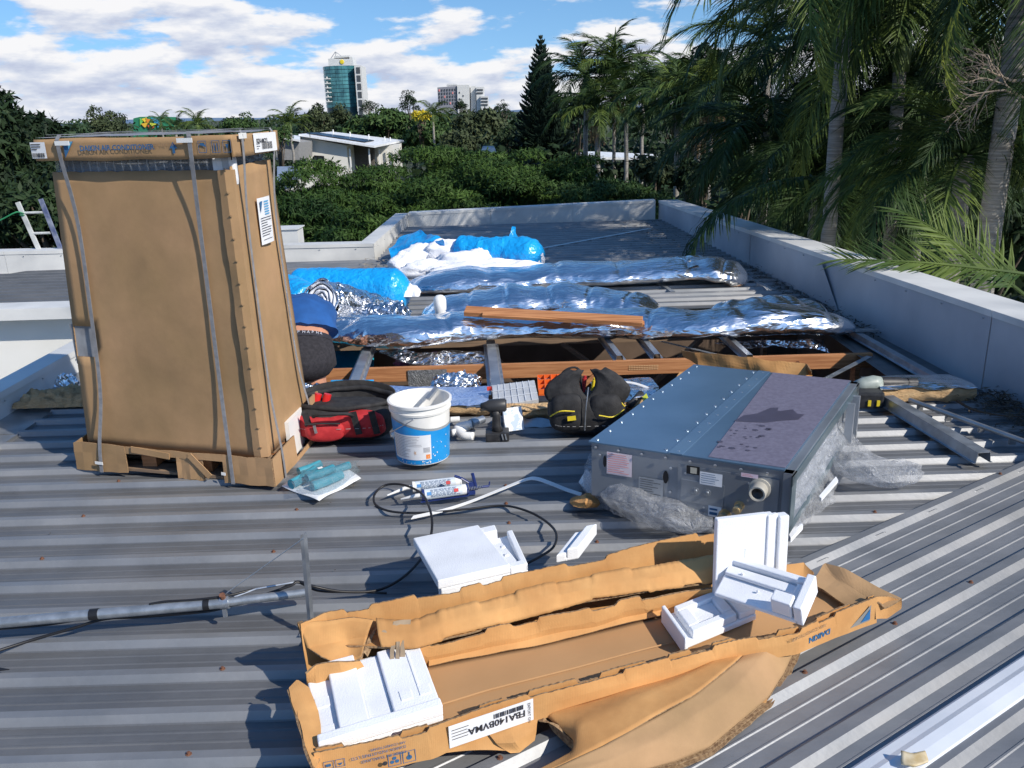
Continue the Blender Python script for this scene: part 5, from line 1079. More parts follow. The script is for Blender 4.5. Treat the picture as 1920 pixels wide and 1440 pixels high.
crumple(P(112, 756, .04), .24, .08, .10, 4, 40, 16, 5).build('glass_wool', m_wool, lw_, smooth=True)
crumple(P(145, 742, .05), .16, .09, .07, 9, 30, 14, 5).build('glass_wool', m_wool, lw_, smooth=True)
simple('foil_scrap', 'small purple-silver foil tatter standing near the left parapet corner', 'foil', crumple(P(126, 722, .06), .07, .03, .09, 14, 12, 10, 4), m_foilc)
simple('foil_scrap', 'silver foil tatter beside the tall box behind the red bag', 'foil', crumple(P(575, 735, .05), .10, .10, .05, 17, 14, 14, 5), m_foilc)

# clear and orange cases
cs = thing('organiser_case', 'clear plastic parts organiser case lying open on the insulation', 'organiser case', P(965, 745, .1))
q0, q1, q2, q3 = P(925, 762, .09), P(1010, 748, .10), P(1002, 712, .16), P(922, 722, .15)
m_clear = M('cloudy_plastic', (.50, .54, .60), rough=.25, alpha=.6, scale=9, col2=(.62, .66, .72))
b = MB(); b.prism([q0, q1, q2, q3], V(0, .01, -.035)); b.build('lid', m_clear, cs, bevel=.004)
b = MB()
for k in range(1, 7): b.beam(q0.lerp(q1, k/7)+V(0, -.004, .004), q3.lerp(q2, k/7)+V(0, -.004, .001), .003, .003)
for k in (1, 2): b.beam(q0.lerp(q3, k/3)+V(0, -.004, .004), q1.lerp(q2, k/3)+V(0, -.004, .001), .003, .003)
b.build('divider', M('cloudy_ribs', (.58, .62, .68), rough=.3), cs)
b = MB(); b.box(q0+V(-.012, -.004, .01), (.03, .014, .02)); b.box(q3+V(-.012, 0, -.02), (.03, .014, .02)); b.build('latch', M('red_latch', (.7, .06, .03), rough=.4), cs)
oc = thing('organiser_tray', 'orange compartment tray full of screws beside the clear case', 'organiser tray', P(1033, 730, .08))
m_or = M('orange_plastic', (.72, .13, .02), rough=.45)
o0, o1, o2, o3 = P(1010, 740, .06), P(1060, 735, .06), P(1058, 710, .09), P(1008, 712, .09)
b = MB(); b.prism([o0, o1, o2, o3], V(0, 0, -.01)); b.build('base', m_or, oc)
b = MB()
for k in range(5): b.beam(o0.lerp(o1, k/4)+V(0, 0, .015), o3.lerp(o2, k/4)+V(0, 0, .015), .005, .03)
for k in range(4): b.beam(o0.lerp(o3, k/3)+V(0, 0, .015), o1.lerp(o2, k/3)+V(0, 0, .015), .005, .03)
b.build('divider', m_or, oc)
b = MB(); 
for k in range(30):
    p = o0.lerp(o1, rr_.random()).lerp(o3.lerp(o2, rr_.random()), rr_.random())+V(0, 0, .008); b.tube([p, p+V(rr_.uniform(-.02, .02), rr_.uniform(-.02, .02), .008)], .003, 5)
so_ = b.build('screw_pile', m_steel, oc); so_['kind'] = 'stuff'
b = MB(); b.box(P(1035, 752, .05), (.18, .1, .04), bev=.01); simple('black_case', 'black plastic case under the orange compartment tray', 'case', b, m_blk)
b = MB(); b.grid(ribbon([[P(955, 775, .04), P(1000, 785, .045), P(1050, 790, .04)], [P(945, 795, .03), P(990, 800, .03), P(1040, 800, .03)]], 14, .015, 14, 4, 5)); simple('grey_cloth', 'grey crumpled film lying between the driver and black bag', 'film', b, m_steel, smooth=True)
b = MB(); b.tube(smooth_path([P(1118, 735, .06), P(1140, 718, .09), P(1180, 717, .10), P(1215, 728, .09), P(1238, 745, .06)], 30), .012, 8, ry=.25); simple('white_loop', 'curved white plastic band behind the black tool bag', 'plastic band', b, m_white, smooth=True)
b = MB(); b.tube([P(1180, 760, .06), P(1195, 745, .08), P(1202, 738, .09)], .02, 10); simple('hand_tool', 'dark rubber handled tool lying by the left edge of the grey unit', 'hand tool', b, m_blk, smooth=True)
b = MB(); b.prism(PP([(1205, 745, .1), (1212, 738, .11), (1218, 752, .09), (1208, 762, .08)]), V(0, .002, .002)); simple('yellow_leaf', 'small yellow green scrap on the foil by the grey unit', 'leaf', b, M('yellow_green', (.45, .5, .05), rough=.6))

# recip saw at right
sw = thing('cordless_saw', 'grey and black cordless saw with yellow marked battery behind the grey unit', 'power tool', P(1660, 735, .08))
c0 = P(1625, 745, .07)
m_ggr = M('sage_grey_plastic', (.26, .30, .27), rough=.45, scale=20, col2=(.34, .38, .35))
b = MB(); b.box(c0+V(0, -.01, .0), (.15, .10, .085), Matrix.Rotation(-.15, 3, 'Z'), bev=.012); b.build('battery', m_blk, sw)
for k in (0, 1): b = MB(); b.box(c0+V(-.01+k*.045, -.064+.006*k*-1, -.012), (.016, .006, .032), Matrix.Rotation(-.15, 3, 'Z')); b.build('yellow_mark', m_yel, sw)
b = MB(); b.tube([c0+V(-.05, .06, .04), c0+V(.0, .065, .05), c0+V(.06, .07, .055), c0+V(.10, .07, .055)], [.03, .04, .045, .036], 14); b.build('motor_body', m_ggr, sw, smooth=True)
b = MB(); b.tube([c0+V(.10, .07, .055), c0+V(.20, .075, .05), c0+V(.25, .08, .05)], [.036, .034, .022], 14); b.tube([c0+V(.25, .08, .05), c0+V(.30, .08, .048)], .026, 12); b.build('front_housing', m_blk, sw, smooth='auto')
# battens and conduit on the right
tophat(P(1663, 758, .035), P(1843, 868, .035), 'loose grey metal batten lying on the roof right of the grey unit', .07, .05, name='metal_batten', grp=None, fl=.012)
b = MB(); b.tube([P(1706, 750, .06), P(1940, 835, .075)], .013, 12); cdt = thing('conduit_pipe', 'thin grey pipe lying across the roof ribs near the right parapet', 'pipe', P(1800, 785, .06)); b.build('pipe', m_zinc, cdt, smooth='auto')
for px, py in ((1725, 762), (1778, 782), (1840, 803), (1898, 826)):
    b = MB(); b.box(P(px, py, .045), (.03, .012, .04)); b.build('saddle', m_zinc, cdt)
b = MB(); b.grid(ribbon([[P(1688, 1408, .07), P(1712, 1412, .07), P(1735, 1408, .06)], [P(1690, 1435, .06), P(1715, 1440, .065), P(1740, 1428, .06)]], 10, .004, 30, 3, 6)); simple('sealant_blob', 'tan dried blob stuck on the pale flashing at bottom right', 'sealant', b, M('tan_blob', (.48, .36, .18), rough=.7, scale=30, col2=(.62, .54, .38)), smooth=True, solid=.004)
b = MB(); b.lathe(P(826, 588, .16), [(.0001, -.1), (.04, -.1), (.04, 0), (.038, .02), (.046, .035), (.048, .10), (.042, .125), (.025, .14), (.0001, .145)], 20); simple('white_vent_cap', 'small white bullet shaped plastic cap standing between the silver blankets', 'vent cap', b, m_white, smooth='auto')

# ------------------------------------------------------------------ silver blankets
def blanket(path, ry, rz, label, seed, n=150, m=36, mat=m_foil, name='foil_blanket', amp=.026):
    pts = smooth_path(path, n); rows = []
    for i, p in enumerate(pts):
        t = i/(n-1); end = min(1, t*14, (1-t)*14)**.5; d = (pts[min(i+1, n-1)]-pts[max(0, i-1)]).normalized(); s_ = V(-d.y, d.x, 0)
        w = 1+.16*noise.noise(V(t*7, seed, 0)); hh = 1+.30*noise.noise(V(t*9, seed, 7)); pinch = 1-.13*max(0, math.cos(t*2*math.pi*6+seed))**14
        row = []
        for j in range(m+1):
            a = 2*math.pi*j/m; ca = math.cos(a); sa = math.sin(a)
            v = s_*(math.copysign(abs(ca)**.8, ca)*ry*w*end)+V(0, 0, math.copysign(abs(sa)**.85, sa)*rz*hh*end*pinch*(1 if sa > 0 else .55))
            q = p+v; rdn = noise.noise(V(q.x*2.2, q.y*3.5, seed))+.5*noise.noise(V(q.x*6, q.y*7, q.z*6+seed)); rd2 = abs(noise.noise(V(q.x*4+q.y*3, q.y*9, seed*3)))
            rd3 = abs(noise.noise(V(q.x*13+seed, q.y*8+q.z*9, 4)))
            q += v.normalized()*amp*(rdn*.8-rd2*.7-rd3*.55*max(0, noise.noise(V(q.x*1.7, seed, 9))+.3))*end if v.length > 1e-6 else V(0, 0, 0)
            row.append(q)
        rows.append(row)
    b = MB(); b.grid(rows); o = b.build(name, mat, None, smooth=True, sub=1); return tagp(o, label, 'foil blanket', 'silver foil insulation blankets')
blanket([P(575, 612, .10), P(660, 622, .10), P(760, 628, .10), P(850, 618, .11), P(980, 612, .11), P(1100, 610, .10), P(1210, 612, .08), P(1300, 612, .10), P(1400, 606, .11), P(1500, 604, .10), P(1606, 616, .05)], .24, .12, 'long puffy silver foil insulation blanket across the middle of the opening', 2, n=260)
blanket([P(790, 592, .06), P(880, 580, .10), P(960, 570, .13), P(1060, 566, .13), P(1150, 574, .10), P(1240, 590, .05)], .27, .13, 'shorter silver foil blanket under the plank, behind the long front one', 5)
blanket([P(1330, 590, .06), P(1400, 585, .10), P(1470, 583, .10), P(1540, 592, .04)], .22, .10, 'silver foil blanket end piled at the right beside the debris', 7, 50, mat=m_foil)
blanket([P(765, 534, .05), P(860, 530, .08), P(980, 524, .08), P(1080, 518, .09), P(1180, 514, .10), P(1290, 508, .12), P(1350, 512, .10), P(1404, 528, .03)], .34, .12, 'long silver foil blanket farthest back across the opening', 11, n=220)
b = MB(); b.grid(ribbon([[P(1225, 494, .18), P(1290, 478, .24), P(1335, 483, .22)], [P(1230, 505, .18), P(1300, 500, .20), P(1350, 503, .16)]], 24, .03, 9, 5, 6)); simple('foil_flap', 'raised silver foil flap on the back edge of the farthest blanket', 'foil', b, m_foilc, smooth=True)
b = MB(); b.grid(ribbon([[P(1395, 562, .16), P(1440, 553, .20), P(1480, 562, .16)], [P(1390, 578, .14), P(1440, 574, .16), P(1488, 574, .12)]], 24, .03, 9, 8, 6)); simple('foil_flap', 'crinkled clear and silver flap above the right end of the front blanket', 'foil', b, m_foilc, smooth=True)
b = MB(); b.grid(ribbon([[P(1340, 642, -.02), P(1420, 640, -.02), P(1545, 635, .0)], [P(1400, 655, -.05), P(1480, 650, -.06), P(1555, 662, -.08)]], 24, .02, 9, 8, 6)); simple('foil_flap', 'grey foil sheet hanging under the right end of the front blanket', 'foil', b, m_foilc, smooth=True)
b = MB(); b.grid(ribbon([[P(690, 655, .0), P(800, 660, .0), P(920, 655, .0)], [P(760, 680, -.05), P(830, 690, -.07), P(912, 688, -.06)]], 24, .03, 9, 3, 6)); simple('foil_flap', 'sagging silver foil under the front blanket above the nail plate', 'foil', b, m_foilc, smooth=True)
# plank on the blanket
pk = MB(); pa_ = P(872, 583, .27); pb_ = P(1205, 603, .20)
pk.beam(pa_, pb_, .10, .035, up=V(0, -.25, 1)); simple('plank', 'split orange timber plank lying on the front silver blanket', 'plank', pk, m_timber, bevel=.004)
b = MB(); b.beam(P(905, 590, .262), P(1208, 607, .18), .05, .02, up=V(0, -.3, 1)); simple('timber_splinter', 'thinner split timber piece lying against the plank on the blanket', 'timber piece', b, m_timber)

# ------------------------------------------------------------------ bagged rolls
def roll(a, b_, r, label, mat, seed, n=40, m=30, amp=.02, taper=(1, 1), name='bagged_roll', cat='insulation roll', parent=None, ribs=0):
    a = Vector(a); b_ = Vector(b_); d = (b_-a).normalized(); s_ = d.cross(zv).normalized(); u = s_.cross(d).normalized(); rows = []
    for i in range(n+1):
        t = i/n; e = min(1, (t*9+.12), ((1-t)*9+.12))**.45; rr = r*(taper[0]+(taper[1]-taper[0])*t)*e; c = a.lerp(b_, t); row = []
        for j in range(m+1):
            th = 2*math.pi*(j % m)/m; q = s_*math.cos(th)+u*math.sin(th)
            row.append(c+q*rr*(1+amp/r*(noise.noise(V(t*5, math.cos(th)*1.5, math.sin(th)*1.5+seed))*1.2+.35*noise.noise(V(t*30, math.cos(th)*2, seed+th))*(1+ribs))))
        rows.append(row)
    rows = [[rows[0][0]*0+a]*(m+1)]+rows+[[b_]*(m+1)]
    b = MB(); b.grid(rows); o = b.build(name, mat, parent, smooth=True)
    if parent is None: tagp(o, label, cat, 'blue bagged rolls and insulation')
    return o
r1_ = thing('bagged_roll', 'blue plastic bagged insulation roll with white end, left of the vent cap', 'insulation roll', P(690, 545, .2), group='blue plastic bagged rolls')
roll(P(540, 545, .17), P(768, 545, .16), .20, '', m_bluebag, 2, amp=.015, parent=r1_, name='bag')
crumple(P(768, 552, .13), .09, .10, .10, 3, 14, 14, 3).build('wool_end', m_poly, r1_, smooth=True)
r2_ = thing('bagged_roll', 'blue bagged roll half hidden behind the tall box, beside the foil roll', 'insulation roll', P(560, 570, .2), group='blue plastic bagged rolls')
roll(P(520, 560, .16), P(590, 585, .12), .22, '', m_bluebag, 6, amp=.015, parent=r2_, name='bag')
r3_ = thing('bagged_roll', 'crinkled blue bagged roll with white wool spilling out, on the far roof', 'insulation roll', P(900, 470, .2), group='blue plastic bagged rolls')
roll(P(850, 474, .18), P(1018, 482, .17), .185, '', m_bluebag, 9, amp=.018, parent=r3_, name='bag', ribs=2)
b = MB(); b.grid(ribbon([[P(726, 470, .16), P(745, 452, .22), P(778, 431, .33), P(812, 440, .34), P(835, 455, .30)], [P(735, 485, .10), P(760, 470, .20), P(790, 455, .28), P(820, 455, .30), P(836, 460, .28)], [P(742, 495, .03), P(770, 482, .15), P(800, 470, .20), P(825, 468, .22), P(840, 468, .22)]], 30, .05, 6, 4, 6)); b.build('torn_bag', m_bluebag, r3_, smooth=True, sub=1)
b = MB(); b.grid(ribbon([[Q(959, 425, 9.15), Q(966, 424, 9.15)], [Q(958, 436, 9.12), Q(967, 436, 9.12)], [Q(950, 452, 9.1), Q(976, 452, 9.1)]], 6, .02, 9, 4, 5)); b.build('bag_tail', m_bluebag, r3_, smooth=True, sub=1)
def lump(c, rx, ry, rz, seed, parent):
    c = Vector(c); rows = []
    for i in range(19):
        ph = -math.pi/2+math.pi*i/18; row = []
        for j in range(29):
            th = 2*math.pi*(j % 28)/28; v = V(math.cos(ph)*math.cos(th), math.cos(ph)*math.sin(th), math.sin(ph)); k = 1+.30*noise.noise(v*1.4+V(seed, 0, 0))+.20*noise.noise(v*3.2+V(seed, 9, 0))+.07*noise.noise(v*9+V(seed, 9, 0))
            row.append(c+V(v.x*rx*k, v.y*ry*k, v.z*rz*k))
        rows.append(row)
    b = MB(); b.grid(rows); b.build('wool_fold', m_poly, parent, smooth=True)
wl_ = thing('wool_batt', 'soft white polyester wool spilling over the far silver blanket', 'insulation wool', P(880, 500, .1))
for k, (x, y, z, rx, ry, rz) in enumerate(((762, 498, .10, .17, .18, .14), (790, 482, .14, .26, .16, .13), (835, 472, .19, .24, .18, .12), (825, 505, .09, .32, .16, .09), (865, 492, .15, .30, .14, .11), (900, 487, .15, .16, .15, .11), (880, 508, .10, .40, .13, .085), (945, 505, .11, .38, .13, .08), (985, 504, .11, .28, .12, .07), (1003, 488, .14, .09, .08, .12), (800, 508, .08, .30, .14, .10), (920, 500, .12, .36, .12, .09))):
    lump(P(x, y, z), rx, ry, rz, k*3.7, wl_)
# foil roll with spiral end
fr_ = thing('foil_roll', 'rolled silver foil insulation with a white fibre spiral end beside the person', 'foil roll', P(640, 580, .15))
ea = Q(603, 566, 6.25); eb = Q(742, 590, 7.0)
ax = (eb-ea).normalized()
b = MB(); s_ = ax.cross(zv).normalized(); u = s_.cross(ax).normalized(); rows = []
for i in range(41):
    t = i/40; rr = (.165-.05*t)*(1 if t < .93 else (1-t)/.07*.6+.4); c = ea.lerp(eb, t); row = []
    for j in range(41):
        th = 2*math.pi*(j % 40)/40; q = s_*math.cos(th)+u*math.sin(th); row.append(c+q*rr*(1+.16*noise.noise(V(t*7, math.cos(th)*2, math.sin(th)*2))+.09*noise.noise(V(t*20, math.cos(th)*5, math.sin(th)*5))))
    rows.append(row)
b.grid(rows); b.build('foil_wrap', m_foilc, fr_, smooth=True)
b = MB(); pts = []; 
for k in range(90): a = k*.24; r_ = .040+.00125*k; pts.append(ea-ax*(.006+.012*math.sin(k*.5)*.4)+s_*math.cos(a)*r_+u*math.sin(a)*r_)
b.tube(pts, [.012+.004*math.sin(k*1.3) for k in range(90)], 8); b.build('fibre_spiral', m_poly, fr_, smooth=True)
b = MB(); b.lathe(ea-ax*.003, [(.0001, 0), (.04, 0), (.045, -.01)], 16, axis=-ax); b.build('core', m_black, fr_)
b = MB(); pts = [ea-ax*.012+s_*math.cos(a)*.163*(1+.06*math.sin(a*5))+u*math.sin(a)*.163*(1+.06*math.sin(a*5)) for a in [k*.157 for k in range(41)]]; b.tube(pts, .010, 6, cap=False); b.build('foil_rim', m_foilc, fr_, smooth=True)
crumple(P(705, 595, .10), .26, .20, .12, 21, 26, 22, 4, .5).build('foil_tail', m_foilc, fr_, smooth=True)
b = MB(); b.beam(P(770, 597, .05), P(838, 592, .06), .03, .004); simple('white_strip', 'short white strip lying on grey sheeting left of the vent cap', 'plastic strip', b, m_white)

# ------------------------------------------------------------------ person bending in the opening
def loft(secs, n=28, seed=0, amp=0.0, cap=True):
    """secs: (centre, right vector half-width, up/front vector half-depth)"""
    rows = []
    for i, (c, r_, f_) in enumerate(secs):
        row = []
        for j in range(n+1):
            th = 2*math.pi*(j % n)/n; q = Vector(c)+Vector(r_)*math.cos(th)+Vector(f_)*math.sin(th)
            if amp: q += Vector(noise.noise_vector(q*14+V(seed, 0, 0)))*amp
            row.append(q)
        rows.append(row)
    b = MB(); b.grid(rows)
    if cap:
        for c, row in ((secs[0][0], rows[0]), (secs[-1][0], rows[-1])): k = len(b.v); b.v += [tuple(c)]+[tuple(q) for q in row]; b.f += [(k, k+1+j, k+2+j) for j in range(n)]
    return b
pe = thing('person', 'person in blue shirt and dark shorts bending down into the roof opening', 'person', (-1.28, 5.15, -.95))
hip = Q(556, 668, 5.08); m_skin = M('skin', (.52, .25, .16), rough=.55, var=.06, scale=20)
m_shirt = M('blue_shirt', (.010, .07, .24), rough=.85, scale=9, col2=(.014, .095, .32), bump=.4, bscale=9, bdist=.02); m_short = M('charcoal_shorts', (.014, .013, .017), rough=.9, scale=60, col2=(.028, .026, .032), bump=.3, bscale=50)
rx_ = V(.985, .12, .03).normalized()        # person's right-left axis
# body as one skinned figure: legs down, torso folded forward and away
me = bpy.data.meshes.new('body'); hp = hip
sk = [hp, hp+V(-.09, 0, -.08), hp+V(-.11, -.02, -.48), hp+V(-.12, .10, -.90), hp+V(-.12, .02, -.97), hp+V(.09, 0, -.08), hp+V(.11, -.04, -.48), hp+V(.12, .08, -.90), hp+V(.12, 0, -.97),
      hp+V(-.02, .13, .10), hp+V(-.05, .32, .14), hp+V(-.09, .50, .06), hp+V(-.11, .58, -.02), hp+V(-.12, .65, -.08), hp+V(-.12, .72, -.15),
      hp+V(-.29, .48, .02), hp+V(-.33, .50, -.26), hp+V(-.28, .62, -.48), hp+V(.0, .52, .0), hp+V(.0, .60, -.28), hp+V(-.04, .70, -.48)]
ed = [(0, 1), (1, 2), (2, 3), (3, 4), (0, 5), (5, 6), (6, 7), (7, 8), (0, 9), (9, 10), (10, 11), (11, 12), (12, 13), (13, 14), (11, 15), (15, 16), (16, 17), (11, 18), (18, 19), (19, 20)]
rd = [.13, .095, .06, .045, .04, .095, .06, .045, .04, .12, .14, .13, .055, .075, .085, .055, .042, .032, .055, .042, .032]
inv = wmat(pe).inverted(); me.from_pydata([tuple(inv @ p) for p in sk], ed, []); me.materials.append(m_skin); ob = link('body', me, pe)
md = ob.modifiers.new('skin', 'SKIN')
for i, r_ in enumerate(rd): me.skin_vertices[0].data[i].radius = (r_, r_)
me.skin_vertices[0].data[0].use_root = True
ob.modifiers.new('sub', 'SUBSURF').render_levels = 2
ba = V(-.03, .55, .35).normalized()          # direction of the back, going away
def sec(c, w, d_, axis):
    axis = Vector(axis).normalized(); f_ = rx_.cross(axis).normalized(); return (c, rx_*w*1.27, f_*d_)
loft([sec(hp+V(-.03, .02, -.17), .11, .09, (0, .1, 1)), sec(hp+V(-.015, -.02, -.125), .165, .135, (0, .0, 1)), sec(hp+V(0, -.05, -.06), .195, .165, (0, .1, 1)), sec(hp+V(0, -.045, .0), .196, .160, (0, .35, 1)), sec(hp+V(0, -.005, .045), .182, .142, (0, .7, 1)), sec(hp+V(-.005, .045, .085), .170, .13, (0, .9, 1))], 36, 3, .008).build('shorts', m_short, pe, smooth=True)
loft([sec(hp+V(-.004, .020, .060), .181, .142, (0, .9, 1)), sec(hp+V(-.006, .045, .088), .174, .134, (0, .9, 1))], 36, cap=False).build('waistband', M('waistband', (.02, .02, .03), rough=.8), pe, smooth=True)
loft([sec(hp+V(-.006, .035, .075), .165, .126, (0, .9, 1)), sec(hp+V(-.01, .07, .115), .160, .122, (0, 1, .9)), sec(hp+V(-.02, .16, .15), .16, .12, (0, 1, .7))], 36).build('lower_back', m_skin, pe, smooth=True)
loft([sec(hp+V(.0, .070, .118), .198, .145, (0, .9, 1)), sec(hp+V(-.01, .11, .150), .190, .145, (0, 1, .8)), sec(hp+V(-.03, .22, .19), .19, .145, (0, 1, .3)), sec(hp+V(-.06, .38, .17), .20, .145, (0, 1, -.1)), sec(hp+V(-.09, .50, .10), .19, .12, (0, 1, -.5)), sec(hp+V(-.11, .57, .02), .08, .07, (0, 1, -.6))], 36, 5, .018).build('shirt', m_shirt, pe, smooth=True)
hd = hp+V(-.12, .70, -.14); lump_b = MB()
lump_b.lathe(hd, [(.0001, -.12), (.06, -.10), (.085, -.03), (.088, .03), (.07, .085), (.03, .11), (.0001, .115)], 20, axis=V(0, -.6, .6)); lump_b.build('hair', M('dark_hair', (.03, .02, .015), rough=.9, bump=.5), pe, smooth=True)
wbp = hp+V(-.075, -.125, .093)
for k, ch in enumerate('APHAPHA'):
    th = math.pi/2-.02-.125*k; 
    if ch == ' ': continue
    c = hp+V(-.005, .030, .070); axis = V(0, .9, 1).normalized(); f_ = rx_.cross(axis).normalized(); q = c+rx_*.230*math.cos(th)+f_*.142*math.sin(th)*1.0
    nrm = (rx_*math.cos(th)+f_*math.sin(th)).normalized(); uu = axis.cross(nrm).normalized()
    if k >= 0: text(pe, ch, .027, q+nrm*.003, uu, axis, M('waistband_text', (.45, .47, .55), rough=.7))
# ------------------------------------------------------------------ plant debris
def litter(c_fn, n, label, seed, mat, lmin=.02, lmax=.07, flat=.3, zz=.03):
    r_ = random.Random(seed); b = MB()
    for k in range(n):
        p = c_fn(r_); l = r_.uniform(lmin, lmax); a = r_.uniform(0, 6.28); d = V(math.cos(a), math.sin(a), r_.uniform(-flat, flat)).normalized()*l; w = r_.uniform(.002, .006)
        s_ = V(-d.y, d.x, 0).normalized()*w; b.add([p-d/2-s_*.3, p+s_, p+d/2, p-s_+V(0, 0, w*.7)], [(0, 1, 2), (0, 2, 3)])
    o = b.build('plant_debris', mat); tagp(o, label, 'plant debris', kind='stuff'); return o
m_deb = M('dead_leaf', (.035, .025, .018), rough=.9, scale=30, col2=(.12, .085, .05))
litter(lambda r_: V(parX(4.4)-.03-abs(r_.gauss(0, .13)), r_.uniform(3.75, 4.45), .03+abs(r_.gauss(0, .02))), 900, 'dark heap of dead twigs and leaves against the foot of the right parapet', 1, m_deb)
litter(lambda r_: (lambda y: V(parX(y)-.02-abs(r_.gauss(0, .10)), y, .0+abs(r_.gauss(0, .025))))(r_.uniform(5.8, 8.6)), 1100, 'brown leaf litter in the gutter beyond the blanket ends', 2, m_deb)
litter(lambda r_: (lambda y: V(parX(y)-.02-abs(r_.gauss(0, .45)), y, .025))(r_.uniform(8.4, 12.6)), 500, 'scattered dead leaves on the far roof by the right parapet', 3, m_deb)
litter(lambda r_: V(r_.uniform(-1.6, -.9), 9.2+r_.gauss(0, .12), .04+abs(r_.gauss(0, .03))), 120, 'pale dry litter on the far roof left of the blue bag', 4, M('dry_litter', (.30, .25, .19), rough=.9, scale=30, col2=(.42, .36, .28)), .05, .12)
litter(lambda r_: V(r_.uniform(-2.4, 2.2), r_.uniform(1.6, 4.3), .012), 60, 'a few tiny leaf crumbs scattered over the near roof', 5, m_deb, .004, .012, .1)
b = MB(); b.tube(smooth_path([P(1795, 752, .05), P(1825, 768, .06), P(1870, 778, .06), P(1915, 782, .05)], 20), [.008-.0003*k for k in range(20)], 6); simple('dead_twig', 'brown dead twig lying at the right by the parapet debris', 'twig', b, M('twig_bark', (.10, .06, .035), rough=.9))
# ------------------------------------------------------------------ surroundings
GZ = -6.0
def leafm(name, c1, c2, scale=1.2, rough=.65, spec=.2):
    return M(name, c1, rough=rough, scale=scale, col2=c2, spec=spec, detail=3, thresh=(.35, .68))
l_dark = leafm('leaf_dark', (.010, .022, .010), (.028, .052, .018))
l_mid = leafm('leaf_mid', (.020, .050, .014), (.070, .120, .032))
l_poin = leafm('leaf_poinciana', (.012, .036, .009), (.060, .112, .020), .9)
l_gum = leafm('leaf_gum', (.030, .045, .022), (.075, .095, .040))
l_yel = leafm('flower_yellow', (.45, .36, .02), (.65, .55, .06), 1.0)
l_far = leafm('leaf_far', (.018, .040, .018), (.05, .085, .035), .12)
l_pine = leafm('leaf_pine', (.008, .020, .014), (.020, .038, .024))
l_palm = leafm('leaf_palm', (.025, .058, .014), (.115, .160, .032), 2.0, .6, .22)
l_palmd = leafm('leaf_palm_dark', (.014, .034, .012), (.045, .082, .022), 2.0, .6, .2)  # shaded copy of the palm leaf: the shade is put into the colour
l_palmy = leafm('leaf_palm_yellow', (.07, .11, .015), (.16, .19, .03), 2.0, .6, .22)  # yellowing fronds; sunlit tone of the backlit ones is put into the colour
l_dead = leafm('leaf_dead', (.16, .11, .06), (.28, .20, .11), 3)
m_bark = M('bark', (.07, .055, .04), rough=.9, scale=4, stretch=(4, 4, .8), col2=(.15, .12, .09), bump=.4, bscale=14)
m_palmbark = M('palm_bark', (.20, .185, .165), rough=.85, scale=6, stretch=(.6, .6, 9), col2=(.36, .34, .31), bump=.5, bscale=8, bdist=.03)
g = MB(); g.poly([(-7000, -400, GZ), (7000, -400, GZ), (7000, 8500, GZ), (-7000, 8500, GZ)]); gr = g.build('ground', M('ground_grass', (.03, .045, .018), rough=.95, scale=.05, col2=(.07, .075, .035))); gr['kind'] = 'structure'
def leaves(centres, radii, n, size, seed, aspect=.42, droop=.25, flat=0.0, shell=(.72, 1.06), fan=1):
    """diamond leaf quads on the surfaces of ellipsoid clumps -> (co, idx)"""
    r_ = np.random.default_rng(seed); centres = np.array(centres); radii = np.array(radii)
    w = (radii[:, 0]*radii[:, 1])**.8; pick = r_.choice(len(centres), n, p=w/w.sum())
    d = r_.normal(size=(n, 3)); d /= np.linalg.norm(d, axis=1)[:, None]; d[:, 2] = np.where(d[:, 2] < -.35, -d[:, 2], d[:, 2])
    p = centres[pick]+d*radii[pick]*r_.uniform(shell[0], shell[1], (n, 1))
    cos_, idx = [], []
    base = 0
    for k in range(fan):
        t = r_.normal(size=(n, 3)); t -= d*np.sum(t*d, axis=1)[:, None]*(.55 if fan == 1 else .2); t[:, 2] -= droop; t /= np.linalg.norm(t, axis=1)[:, None]
        nn_ = d+r_.normal(scale=.55, size=(n, 3)); nn_[:, 2] += .35+flat; s_ = np.cross(t, nn_); s_ /= np.linalg.norm(s_, axis=1)[:, None]+1e-9
        L_ = size*r_.uniform(.6, 1.35, (n, 1)); W_ = L_*aspect
        a = p; b_ = p+t*L_*.45+s_*W_*.5; c = p+t*L_; e_ = p+t*L_*.45-s_*W_*.5; c[:, 2] -= (L_[:, 0]*.15*droop)
        cos_.append(np.stack([a, b_, c, e_], 1).reshape(-1, 3))
    co = np.concatenate(cos_); return co, np.arange(len(co))
def clumps(c, rx, ry, rz, k, seed, br=.36, flatr=1.0, bottom=-.3):
    r_ = np.random.default_rng(seed); cs, rs = [], []
    for i in range(k):
        d = r_.normal(size=3); d /= np.linalg.norm(d)
        if d[2] < bottom: d[2] = -d[2]*.6
        f = r_.uniform(.45, .85); q = br*r_.uniform(.65, 1.25)
        cs.append([c[0]+d[0]*rx*f, c[1]+d[1]*ry*f, c[2]+d[2]*rz*f]); m_ = (rx+ry)/2
        rs.append([m_*q, m_*q, min(rz, m_)*q*flatr])
    return cs, rs
GRPT = 'trees beyond the roof'
